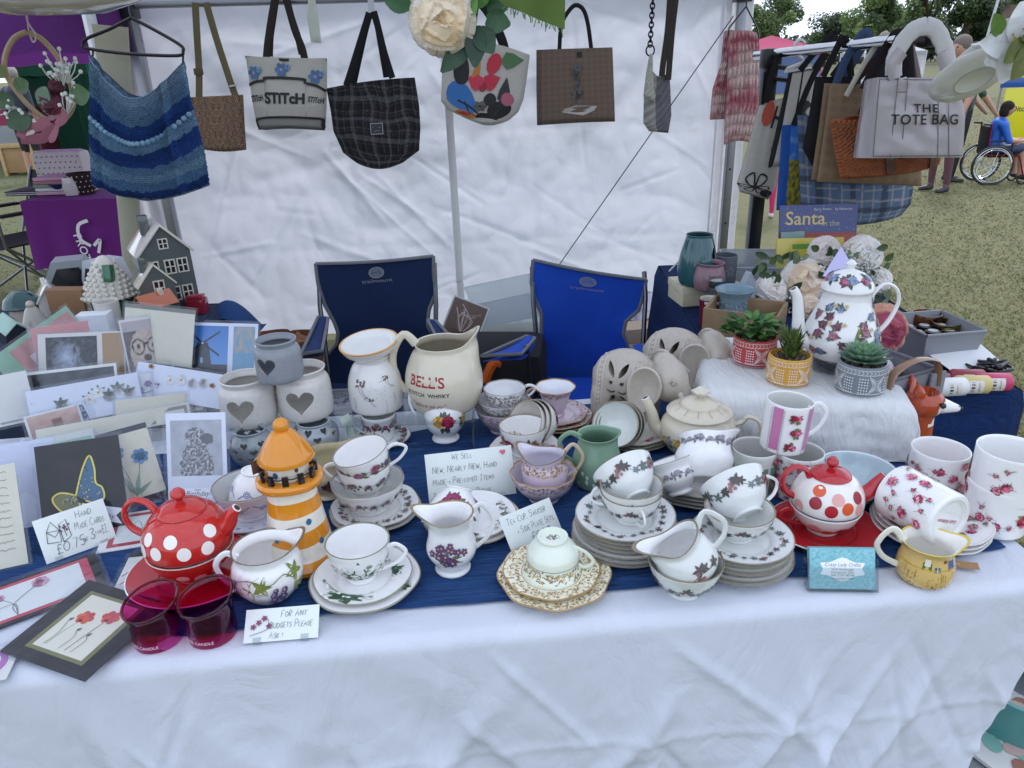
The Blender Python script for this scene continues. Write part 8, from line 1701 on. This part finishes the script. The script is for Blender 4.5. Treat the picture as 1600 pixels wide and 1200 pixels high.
# ================================================================== garland at the front of the canopy
t=thing('canopy_garland','garland string under the front canopy bar carrying peony, leaves and burlap','garland');GY=1.2
g=MB();g.tube(spl([(-2.2,1.16,1.79),(-1.0,1.18,1.66),(-.1,GY,1.60),(.5,1.18,1.66),(1.70,1.2,1.79)],8),.004,C('#4a5f3c'),'leaf',6);g.build('string',t)
def gp(px,py,dy=0):return aty(px,py,GY+dy)
m=mpy(690,38,GY);g=MB();peony(g,gp(690,32),56*m,[C('#f2e8da'),C('#f4ece0'),C('#eedfca')],(-.05,-1,-.06),21,[C('#ecd2ac'),C('#efdcc0')],1.1);g.build('cream_peony',t,sharp=0)
for(a,b,w,c)in(((735,62),(690,112),.030,'#2c4a35'),((748,45),(770,82),.034,'#2f5038'),((744,40),(742,104),.032,'#284632'),((760,30),(796,38),.034,'#3a6040'),((640,10),(598,-6),.03,'#3d6640'),((742,10),(760,-30),.03,'#5d8f48'),((730,0),(742,20),.026,'#6d9a50'),((760,10),(800,-4),.034,'#335a3a')):
 a=gp(*a,.01);b=gp(*b,-.01);g=MB();leaf3(g,a,b-a,(0,-1,0),(b-a).length,w,C(c),-.08,6);g.build('leaf',t,sharp=0)
g=MB();g.tube(spl([tuple(gp(*p,.01))for p in((690,20),(735,40),(745,10),(750,-60))],4),.003,C('#3d5a34'),'leaf',6);g.build('stem',t)
def burl(lab,pts,Y,col):
 t=thing('burlap_pennant',lab,'bunting');g=MB();A=[aty(*p,Y)for p in pts]
 g.grid(60,30,lambda u,v:A[0].lerp(A[1],u).lerp(A[3].lerp(A[2],u),v)+Vector((0,.008*sin(u*7+v*3),0)),lambda u,v:mixc(col,mixc(col,(0,0,0),.65),.5+.5*sin(u*190)*sin(v*95)),'cloth');g.build('weave',t,sharp=0)
 f=MB()
 for k in range(26):q=A[3].lerp(A[2],k/26+rd.uniform(-.02,.02));f.tube([q,q+Vector((rd.uniform(-.004,.004),0,-rd.uniform(.002,.012)))],.0007,col,'cloth',4)
 f.build('frayed_threads',t);return t
burl('olive green burlap pennant at the top centre of the garland',[(735,-40),(886,-60),(882,46),(790,10)],GY-.03,C('#68803c'))
burl('brown burlap scrap behind the white garland flower at the top right',[(1575,5),(1640,12),(1640,45),(1568,34)],1.16,C('#7d6a5a'))
t=thing('garland_flower','white silk flower with olive leaves on the garland at the right edge','flower');GY2=1.12
def gq(px,py,dy=0):return aty(px,py,GY2+dy)
g=MB();c=gq(1588,68)
for k in range(9):
 a=2*pi*k/9+.3;L=.045 if k%2 else.052;leaf3(g,c+Vector((0,.004*(k%2),0)),(cos(a)*1.2,-.25,sin(a)),(0,-1,0),L,.040,C('#d9dadc'),-.15,6,'petal',.1)
g.build('petals',t,sharp=0);g=MB()
for k in range(60):d=Vector((rd.gauss(0,1),-1.5,rd.gauss(0,1))).normalized();g.tube([c,c+d*rd.uniform(.012,.022)],.0007,C('#a8985a'),'petal',4);g.ball(c+d*.02,.0016,C('#b09a4a'),'petal',6)
g.build('stamens',t)
for a,b,w,cc in(((1600,62),(1572,98),.028,'#5f6a2a'),((1612,70),(1584,125),.030,'#6a7030'),((1560,55),(1556,22),.022,'#5d7f35'),((1640,40),(1600,60),.03,'#58692c')):a=gq(*a,-.02);b=gq(*b,-.03);g=MB();leaf3(g,a,b-a,(0,-1,0),(b-a).length,w,C(cc),-.1,6);g.build('leaf',t,sharp=0)
# saucers hanging on string at the right
for i,(px,py,n_,R,lab)in enumerate(((1522,126,(-.108,.669,.74),.060,'white saucer hung on edge by string, its maker mark facing out'),(1545,104,(-.08,.69,.70),.056,'second white saucer hung behind the first by the right garland'))):
 p=aty(px,py,1.22+.03*i);M=TR(*p)@Vector((0,0,1)).rotation_difference(Vector(n_)).to_matrix().to_4x4()
 o=plate(lab,0,0,0,R,C('#d3d4cf'),C('#d8d8d2'),(),'hanging white saucers',M=M,sc=(8,.012),extra=lambda mb,sf:mb.add([(q*cos(a),q*sin(a),-.0002)for a in[2*pi*k/40 for k in range(40)]for q in(.0265,.0285)],[(2*k,2*k+1,(2*k+3)%80,(2*k+2)%80)for k in range(40)],C('#b5b6b0'),'ceramic')or flat(mb,xf(squiggle(.012,.003,C('#5d6660'),4,14,.0007),-.006,0),RX(pi)@TR(0,0,-.0012),.0002))
t=thing('hanging_string','white string with a small stick holding the hung saucers','string');g=MB();a=aty(1540,66,1.22);g.tube([a,(a.x+.02,1.2,1.79)],.0022,C('#d8d8d6'),'cloth',6);g.tube([a,aty(1537,84,1.22),aty(1534,98,1.23)],.0035,C('#d8d8d6'),'cloth',6);g.tube([a,aty(1545,86,1.22),aty(1549,100,1.24)],.0035,C('#d8d8d6'),'cloth',6);g.build('twine',t);g=MB();g.tube([aty(1518,71,1.22),aty(1556,65,1.22)],.0024,C('#e0e0dc'),'plastic',8);g.build('stick',t)
# plate and cup hung at the top left, and the hoop wreath under it
p=aty(92,22,1.2);M=TR(*p)@RY(radians(1.5))@RX(radians(5));DY=1.2
plate('large cream plate hung overhead at the top left, seen from below',0,0,0,.128,C('#cfc9bd'),C('#c9a878'),(),M=M,name='hanging_plate',cat='plate',rise=.16)
cup('red and gold teacup standing on the overhead plate',0,0,0,.040,.055,'tea',C('#8f2a26'),GOLD,C('#d8cfc2'),(),hd=0,M=M@TR(.075,0,.010));cup('cream teacup with brown rim on the overhead plate',0,0,0,.042,.055,'tea',C('#cfc4b4'),C('#8a6a4a'),None,(),hd=180,M=M@TR(-.01,.02,.010))
t=thing('hanging_string','white strings carrying the overhead plate from the canopy bar','string');g=MB()
for a in(0,120,240):q=M@Vector((.12*cos(radians(a+20)),.12*sin(radians(a+20)),.02));g.tube([q,(p.x,1.17,1.79)],.0014,C('#d8d4d6'),'cloth',5)
g.build('twine',t)
t=thing('hoop_wreath','wooden hoop wreath with burgundy flowers, eucalyptus and pink ribbon','wreath');WY=1.28
def wq(px,py,dy=0):return aty(px,py,WY+dy)
hp=[(42,50),(22,60),(9,85),(8,112),(24,140),(48,168),(78,190),(98,188),(114,165),(110,130),(92,92),(66,62),(42,50)]
g=MB();g.tube(spl([tuple(wq(x,y,-.012+.03*(x/115)))for x,y in hp],5),.0042,C('#a08a6c'),'wood',8,None,1.0,cap=False);g.build('hoop',t)
g=MB();a=wq(45,50);g.tube(spl([tuple(a),tuple(wq(52,66)),tuple(wq(56,55)),tuple(wq(44,36)),tuple(wq(40,20))],4),.0014,C('#c9b4c0'),'cloth',5);g.tube([a,wq(42,18)],.0012,C('#c9b4c0'),'cloth',5);g.build('string',t)
for x,y,ang,L,w,c in((8,118,2.4,.034,.026,'#6d8050'),(24,138,.3,.030,.026,'#56704f'),(22,158,3.0,.036,.026,'#4a6347'),(45,180,3.6,.036,.034,'#3f5a40'),(64,165,.9,.036,.024,'#7d9a86'),(112,150,.1,.036,.032,'#5d7a55'),(88,182,2.0,.028,.02,'#8aa08c')):g=MB();leaf3(g,wq(x,y,-.02),(cos(ang),-.2,sin(ang)),(0,-1,0),L,w,C(c),.1,6,'leaf',.08);g.build('leaf',t,sharp=0)
for i,(x,y,r_)in enumerate(((82,160,22),(68,148,14),(88,134,13))):g=MB();peony(g,wq(x,y,-.015),r_*mpy(x,y,WY),[C('#5a1f35'),C('#6d2840'),C('#421526')],(.1,-.8,.4),40+i,None,.7);g.build('burgundy_bloom',t,sharp=0)
for cx,cy,bx,by in((88,105,98,140),(108,150,104,182),(12,165,30,172),(105,105,106,130)):
 g=MB();b=wq(bx,by,-.01)
 for k in range(13):e=wq(cx+rd.gauss(0,11),cy+rd.gauss(0,10),-.02+rd.uniform(-.01,.01));g.tube([b,b.lerp(e,.6)+Vector((rd.uniform(-.004,.004),0,0)),e],.0009,C('#d3d5d0'),'petal',4);g.ball(e,.0034,C('#d8dad6'),'petal',6)
 g.build('berry_sprig',t)
for P,c,w in(([(78,190),(60,196),(40,200),(34,216)],'#8f5a68',.018),([(84,190),(76,204),(66,216),(32,217)],'#7d4a58',.016),([(86,188),(84,204),(80,215),(76,216)],'#9a6474',.014),([(80,190),(92,176),(98,184),(86,192)],'#96606e',.016),([(58,190),(46,204),(32,212)],'#c9c2c0',.014)):g=MB();strap(g,P,WY-.02,w,C(c),'cloth',.15);g.build('ribbon',t)
# ================================================================== people and the far stalls
SK=C('#b58a74')
def person(lab,pos,rz,S,top,legs,hair,arms=None,shorts=False,shoe=C('#2a2a2c'),pose='stand',extra=(),skin=SK,skirtless=False):
 t=thing('person',lab,'person',pos,rz);t.scale=(S,)*3;B=[];low=skin if shorts else legs
 if pose=='stand':
  for s in(-1,1):B+=[('c',(0,s*.09,.92),.10,(0.01,s*.10,.50),.065,legs),('c',(0.01,s*.10,.50 if not shorts else.62),.062,(-.02,s*.11,.09),.040,low),('c',(-.03,s*.11,.045),.042,(.12,s*.12,.035),.034,shoe)]
  B+=[('e',(0,0,.98),(.12,.17,.12),legs),('c',(0,0,1.02),.135,(.0,0,1.32),.15,top),('c',(0,-.12,1.38),.075,(0,.12,1.38),.075,top)]
  ar=arms or[((0,-.22,1.10),(.10,-.22,.88)),((0,.22,1.10),(.10,.22,.88))]
  for s,(e,w)in zip((-1,1),ar):d=Vector(w)-Vector(e);B+=[('c',(0,s*.18,1.37),.062,e,.050,top),('c',e,.044,w,.033,skin),('c',w,.034,tuple(Vector(w)+d.normalized()*.09),.024,skin)]
  hd=(.03,0,1.60);B+=[('c',(0,0,1.42),.058,(.01,0,1.52),.055,skin),('e',hd,(.095,.078,.115),skin),('e',(.12,0,1.59),(.022,.014,.02),skin)]
  hz_=1.60
 else:
  for s in(-1,1):B+=[('c',(0,s*.10,.56),.10,(.42,s*.12,.58),.075,legs),('c',(.42,s*.12,.58),.066,(.46,s*.12,.18),.045,low),('c',(.45,s*.12,.13),.044,(.60,s*.13,.10),.036,shoe)]
  B+=[('e',(-.02,0,.58),(.14,.18,.13),legs),('c',(-.02,0,.62),.15,(.04,0,.92),.16,top),('c',(.04,-.14,.97),.08,(.04,.14,.97),.08,top)]
  for s in(-1,1):B+=[('c',(.04,s*.20,.96),.07,(.14,s*.25,.72),.055,top),('c',(.14,s*.25,.72),.048,(.38,s*.10,.70),.036,skin),('c',(.38,s*.10,.70),.036,(.46,s*.06,.72),.026,skin)]
  hd=(.12,0,1.20);hz_=1.2;B+=[('c',(.05,0,1.0),.06,(.09,0,1.10),.055,skin),('e',hd,(.10,.082,.115),skin),('e',(.22,0,1.18),(.02,.014,.018),skin)]
 organic('body',B,.02,t,'skin',4)
 h=MB();h.ball((hd[0]-.018,0,hz_+.032),(.105,.092,.105),hair,'plush',14)
 if pose!='stand':h.ball((hd[0]-.05,0,hz_-.03),(.075,.098,.115),hair,'plush',12)
 h.build('hair',t)
 for s in(-1,1):e=MB();e.ball((hd[0]+.088,s*.03,hz_+.005),.010,C('#2a201c'),'gloss',6);e.build('eye',t)
 for nm,fn_ in extra:g=MB();fn_(g);g.build(nm,t)
 return t
p,m=gnd(1545,285);px_=p
wc=thing('wheelchair','black wheelchair with silver-rimmed big wheels on the grass at the right','wheelchair',(p.x-.08,p.y,0),radians(-12));wc.scale=(.70,)*3
for s in(-1,1):
 w=MB();w.tube([(.31*cos(2*pi*k/40),s*.27,.31+.31*sin(2*pi*k/40))for k in range(41)],.018,C('#26262a'),'plastic',8,cap=False);wo=w.build('wheel',wc);w=MB();w.tube([(.285*cos(2*pi*k/40),s*.275,.31+.285*sin(2*pi*k/40))for k in range(41)],.010,C('#c4c6ca'),'chrome',8,cap=False);w.tube([(.26*cos(2*pi*k/40),s*.315,.31+.26*sin(2*pi*k/40))for k in range(41)],.008,C('#c4c6ca'),'chrome',8,cap=False);w.build('rim',wo)
 w=MB();
 for k in range(14):w.tube([(0,s*.27,.31),(.285*cos(2*pi*k/14),s*.27,.31+.285*sin(2*pi*k/14))],.003,C('#c4c6ca'),'chrome',4)
 w.build('spokes',wo)
 w=MB();w.tube([(.52+.07*cos(2*pi*k/16),s*.20,.08+.07*sin(2*pi*k/16))for k in range(17)],.018,C('#222226'),'plastic',6,cap=False);w.build('caster',wc)
 w=MB();w.tube([(-.12,s*.22,.98),(-.10,s*.22,.48),(.40,s*.22,.46),(.52,s*.20,.16),(.66,s*.18,.08)],.014,C('#8a2430'),'metal',8);w.tube([(-.10,s*.22,.70),(.25,s*.22,.70),(.28,s*.22,.47)],.013,BLACK,'plastic',8);w.build('side_frame',wc);w=MB();w.tube([(-.12,s*.22,.96),(-.24,s*.22,.97)],.017,BLACK,'plastic',8);w.build('push_handle',wc);w=MB();w.box(.16,.12,.02,TR(.66,s*.10,.07),BLACK,'plastic');w.build('footplate',wc)
w=MB();w.box(.46,.42,.05,TR(.14,0,.44),BLACK,'cloth',.01);w.build('seat',wc);w=MB();w.box(.03,.42,.42,TR(-.11,0,.50),BLACK,'cloth',.01);w.build('backrest',wc)
o=person('person in bright blue tee and navy shorts sitting in a wheelchair',(p.x-.05,p.y,-.01),radians(-12),.70,C('#1f5fc0'),C('#2a3550'),C('#241a18'),shorts=True,pose='sit',extra=[('phone',lambda g:g.box(.02,.08,.14,TR(.50,0,.74)@RY(.5),BLACK,'gloss'))])
person('person in dark green tee and black trousers pushing the wheelchair',(p.x-.42,p.y+.12,0),radians(-12),.90,C('#24402f'),C('#17171b'),C('#3a2c24'),arms=[((.12,-.24,1.12),(.30,-.20,.92)),((.12,.24,1.12),(.30,.20,.92))])
q,m=gnd(1462,300);person('person in maroon trousers standing behind the grey tote',(q.x,q.y,0),radians(200),.94,C('#9a9496'),C('#5d3a44'),C('#6d645c'))
q,m=gnd(1190,340);person('child with pink leggings and white boots half hidden behind the bags',(q.x+.02,q.y,0),radians(80),.62,C('#c9c4c8'),C('#c02a66'),C('#5d4436'),shoe=C('#d8d4dc'))
q,m=gnd(62,285);person('grey-haired person in navy tee and black shorts seen from behind',(q.x,q.y,0),radians(80),.98,C('#1f2436'),C('#16161a'),C('#8d8780'),shorts=True)
def gazebo(lab,x0,x1,y0,y1,ze,zt,col,val=.2,posts=True,walls=None,m='tarp'):
 t=thing('gazebo',lab,'gazebo');ap=Vector(((x0+x1)/2,(y0+y1)/2,zt));cs=[Vector((x0,y0,ze)),Vector((x1,y0,ze)),Vector((x1,y1,ze)),Vector((x0,y1,ze))]
 for i in range(4):
  A,B_=cs[i],cs[(i+1)%4];g=MB();g.grid(8,6,lambda u,v:A.lerp(B_,u).lerp(ap,v)+Vector((0,0,-.08*sin(pi*v)*sin(pi*u))),col,m);g.build('roof_panel',t,sharp=0)
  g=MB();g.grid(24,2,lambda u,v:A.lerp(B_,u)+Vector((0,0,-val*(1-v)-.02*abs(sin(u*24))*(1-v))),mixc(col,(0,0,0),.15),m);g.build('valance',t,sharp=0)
 for c in cs:g=MB();g.tube([(c.x*.999,c.y,0),(c.x*.999,c.y,ze)],.03,C('#c9cacc')if walls is None else col,'metal',8);g.build('post',t)
 if walls:
  for(a,b,cc)in walls:g=MB();g.grid(12,6,lambda u,v:(a[0]+(b[0]-a[0])*u,a[1]+(b[1]-a[1])*u+.03*sin(u*30),ze*v),cc,m);g.build('wall_panel',t,sharp=0)
 return t
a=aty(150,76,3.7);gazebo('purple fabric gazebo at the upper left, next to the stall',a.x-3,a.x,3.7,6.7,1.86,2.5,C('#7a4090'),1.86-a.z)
b=aty(140,118,14);gazebo('dark green gazebo beyond the purple one at the left',b.x-3.2,b.x,14,17,1.78,2.3,C('#24533f'),.22,walls=[((b.x-3.2,17),(b.x,17),C('#16332a')),((b.x-.35,14.02),(b.x,14.02),C('#1f4a38')),((b.x,14),(b.x,17),C('#1f4a38'))])  # back wall added in darker green, the shade of the interior put into its colour
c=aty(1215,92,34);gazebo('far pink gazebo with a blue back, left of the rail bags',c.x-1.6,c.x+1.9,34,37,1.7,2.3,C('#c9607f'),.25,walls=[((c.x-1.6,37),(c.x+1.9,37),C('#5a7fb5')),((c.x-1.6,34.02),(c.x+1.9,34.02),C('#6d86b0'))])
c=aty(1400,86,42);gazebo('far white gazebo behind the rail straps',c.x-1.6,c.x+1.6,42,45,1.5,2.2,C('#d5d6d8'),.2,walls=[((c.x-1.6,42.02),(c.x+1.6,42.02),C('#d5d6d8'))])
g=MB();P=[tuple(aty(x,y,3.22))for x,y in((172,40),(184,150),(196,260),(206,400),(209,440))];P.append((P[-1][0],3.22,0));P=spl(P,5);g.tube(P,[max(.03,.070-.0019*k)for k in range(len(P))],C('#c9c6b2'),'tarp',12,None,.6,up=(1,0,0));tag(g.build('gazebo_curtain'),'cream gathered curtain tied along a gazebo leg at the left','curtain')
# the purple-clothed stall at the left with its stock
PT=(-2.95,5.15);t=thing('stall_table','neighbouring stall table under a purple printed cloth','table');PU=C('#6a2374')
a=aty(28,306,5.1);b=aty(232,300,5.1);tz=.74
g=MB();g.grid(40,10,lambda u,v:(a.x+(b.x-a.x)*u,5.1-.02*sin(u*26)*(1-v)-.04*(1-v),.02+tz*v if False else tz-(1-v)*.46+.03*sin(u*5)*(1-v)),PU,'cloth');g.grid(10,6,lambda u,v:(a.x+(b.x-a.x)*u,5.1+.75*v,tz),PU,'cloth');g.build('cloth',t,sharp=0)
g=MB();sx=a.x+(b.x-a.x)*.50
pr=stroke(spl([(.0,.0),(-.06,.05),(-.05,.14),(.02,.17)],5),.022,WHT)+stroke(spl([(.02,.0),(.07,.04),(.04,-.05)],5),.02,WHT)+xf(txt('PROTECT',.075,WHT,'LEFT',.01),-.10,.08,-1.4)
flat(g,pr,TR(sx,5.035,tz-.30)@RX(pi/2),0,.0005);flat(g,stroke(spl([(0,0),(-.05,.06),(.0,.12),(.04,.05)],5),.02,WHT),TR(b.x-.10,5.035,tz-.22)@RX(pi/2),0,.0005);g.build('white_print',t)
for x in(a.x+.1,b.x-.1):
 for y in(5.2,5.75):g=MB();g.tube([(x,y,0),(x,y,tz-.01)],.018,STEEL,'metal',6);g.build('leg',t)
def stripes(lab,px,py,W,D,H,cs,rz=0):
 p=aty(px,py,5.45);g=MB();n=5
 for k in range(n):g.box(W*rd.uniform(.92,1),D,H/n*.92,TR(p.x,5.45,tz+.004+H/n*k)@RZ(rz+rd.uniform(-.06,.06)),cs[k%len(cs)],'cloth',H/n*.25)
 tag(g.build('fabric_stack'),lab,'fabric','folded striped fabrics on the purple stall')
for args in(('pale pink striped fabric stack on the purple stall, furthest left',92,290,.22,.25,.12),('green and white striped fabric stack on the purple stall',122,290,.20,.22,.07),('dark striped flat cloth at the left of the purple stall',50,298,.24,.25,.03)):stripes(*args,[C('#c9a8b0'),C('#d5d5d0'),C('#7d9a80'),C('#b07a88')]if 'dark' not in args[0]else[C('#2c2c33'),C('#c9c9c8')])
p=aty(105,232,5.7);g=MB();g.box(.36,.16,.27,TR(p.x,5.6,tz+.01),C('#cfccc4'),'cloth',.05);
for k in range(9):
 for j in range(6):g.ball((p.x-.15+.036*k+.018*(j%2),5.518,tz+.05+.038*j),(.006,.002,.006),C('#7d7a74'),'cloth',6)
tag(g.build('spotted_bag'),'white spotted cloth bag on the purple stall','bag');p=aty(125,270,5.35);g=MB();g.lathe([(0,0),(.07,0),(.09,.14),(.082,.14),(.06,.01),(0,.01)],C('#241a18'),'cloth',24)
for k in range(16):
 for j in range(4):a_=2*pi*(k+.5*(j%2))/16;g.ball(((.073+.005*j)*cos(a_),(.073+.005*j)*sin(a_),.02+.034*j),.005,C('#cfc8c0'),'cloth',6)
tag(g.build('spotted_basket',None,(p.x,5.35,tz+.004)),'dark brown spotted cloth basket on the purple stall','basket');p=aty(92,266,5.4);g=MB();g.lathe([(0,0),(.05,0),(.10,.07),(.092,.07),(.04,.01),(0,.01)],C('#23305f'),'ceramic',24);tag(g.build('bowl',None,(p.x,5.4,tz+.004+.0)),'navy bowl on the purple stall','bowl');p=aty(108,275,5.3);g=MB();g.lathe([(0,0),(.05,0),(.06,.05),(.05,.12),(.045,.12),(.04,.01),(0,.01)],C('#c9c6c0'),'ceramic',20);tag(g.build('white_jug',None,(p.x,5.3,tz+.004)),'small white jug beside the dark spotted basket','jug')
g=MB();p,m=gnd(108,425);g.box(.34,.26,.30,TR(p.x,p.y+.1,0),C('#8a6a66'),'cloth',.05)
for k in range(24):g.ball((p.x+rd.uniform(-.16,.16),p.y-.035,rd.uniform(.04,.27)),(.03,.004,.03),rd.choice([C('#7a2a30'),C('#b9aaa4'),C('#9a4a4c')]),'cloth',7)
tag(g.build('patterned_bag'),'red and white patterned shopping bag under the purple stall','bag')
# dark camping chair at the far left
p,m=gnd(25,480);t=thing('camping_chair','black camping chair at the far left by the purple stall','folding chair',(p.x-.06,p.y+.35,0),radians(-30))
g=MB();g.grid(12,14,lambda u,v:((u-.5)*.52,.20+.16*v-.05*sin(pi*u),.42+.44*v),C('#25262b'),'cloth');g.build('back_panel',t,sharp=0);g=MB();g.grid(10,10,lambda u,v:((u-.5)*.50,-.24+.44*v,.42-.05*sin(pi*u)),C('#25262b'),'cloth');g.build('seat',t,sharp=0);g=MB();g.grid(8,8,lambda u,v:(.12+.12*u,.19+.14*v,.45+.30*v),C('#a8922f'),'cloth');g.build('yellow_pocket',t,sharp=0)
for x in(-.26,.26):
 for P in([(x,.36,.88),(x,.16,.40),(-x,-.20,.02)],[(x,-.24,.62),(x,-.24,.42),(-x,.24,.02)],[(x,-.24,.42),(x,.26,.02)]):g=MB();g.tube(P,.010,C('#7d8085'),'metal',6);g.build('leg',t)
 g=MB();g.box(.07,.42,.02,TR(x,-.02,.62),C('#2a2b30'),'cloth',.006);g.build('arm_rest',t)
# pink table, wooden beehive box and tub far left
p,m=gnd(-30,260);g=MB();g.box(1.9,.7,1.02,TR(p.x-.2,p.y+1.2,0),C('#b04a6c'),'cloth',.03);tag(g.build('pink_counter'),'bright pink draped counter at the far left','counter')
p,m=gnd(42,272);t=thing('wooden_box','slatted pale wooden box stand on the grass at the far left','box',(p.x,p.y,0),.2);g=MB();g.box(.46,.40,.40,TR(0,0,.05),C('#9a7a50'),'wood',.005);g.build('box_body',t);g=MB();g.box(.52,.46,.07,TR(0,0,.452),C('#b59a6c'),'wood',.005);g.build('lid',t)
for x in(-.23,.23):g=MB();g.box(.05,.42,.46,TR(x,-.02,0),C('#b59a6c'),'wood',.004);g.build('leg',t)
tub('white plastic tub on top of the pale wooden box','storage_tub',TR(p.x-.05,p.y,.525)@RZ(.2),.42,.36,.26,C('#cdd2d6'))
# yellow banner at the far right
p=aty(1592,165,12.5);t=thing('banner','yellow and blue event banner standing at the far right edge','banner',(p.x+.12,12.5,0));YL=C('#d6cf1c')
g=MB();g.box(.95,.03,.72,TR(0,0,1.05),YL,'gloss',.004);flat(g,xf(txt('BY VOLUNTEERS',.085,C('#2a2c22'),'CENTER',.01),0,.10)+xf(txt('ORGANISERS',.085,C('#2a2c22'),'CENTER',.01),0,-.04),TR(-.02,-.016,1.5)@RX(pi/2),.001,.0003);g.build('upper_panel',t);g=MB();g.box(.95,.034,.14,TR(0,0,.91),C('#1f4f9a'),'gloss',.004);g.build('blue_band',t);g=MB();g.box(.60,.03,.80,TR(-.08,0,.1),YL,'gloss',.004);flat(g,xf(txt('Ditch',.12,C('#2a2c22'),'CENTER',.01),0,0),TR(-.1,-.016,.55)@RX(pi/2),.001,.0003);g.build('lower_panel',t)
for x in(-.44,.44):g=MB();g.tube([(x,.03,0),(x,.03,1.8)],.018,STEEL,'metal',6);g.build('post',t)
# crates of magazines under the right end of the table
q=at(1582,1165,-.44);X,Y_=q[0],q[1]
g=MB();g.box(.34,.30,.30,TR(X+.06,Y_+.03,.0)@RZ(.3),C('#7d8084'),'stoneware',.006)
for k in range(60):g.ball((X+.06+rd.uniform(-.12,.12),Y_+.03+rd.uniform(-.10,.10),.301),(.005,.004,.001),rd.choice([C('#c9cbd0'),C('#4a4d52')]),'gloss',5)
tag(g.build('storage_box'),'grey glittery storage box under the right table end','box')
q=at(1592,1095,-.36);g=MB();g.lathe([(0,0),(.10,0),(.12,.40),(.11,.40),(.09,.01),(0,.01)],C('#4f8a88'),'plastic',32);tag(g.build('bin',None,(q[0]+.06,q[1]+.06,0)),'teal plastic bin behind the grey box under the table','bin')
t=thing('magazine','magazine with a purple strip and brown pictures on the grey box','magazine',M=TR(X+.03,Y_,.304)@RZ(.5));g=MB();g.box(.21,.28,.008,None,C('#d5d3cf'),'gloss',.001);flat(g,rect(-.10,.085,.10,.115,C('#5b3a92'))+xf(txt('Tooley or not old',.018,WHT,'CENTER'),0,.094)+sum([ell(rd.uniform(-.08,.08),rd.uniform(-.11,.06),.022,.016,rd.choice([C('#5d3a34'),C('#9a6a5c'),C('#c9a8a0'),C('#7fb0a4')]),rd.random()*3,10)for k in range(26)],[]),TR(0,0,.008));g.build('cover',t)
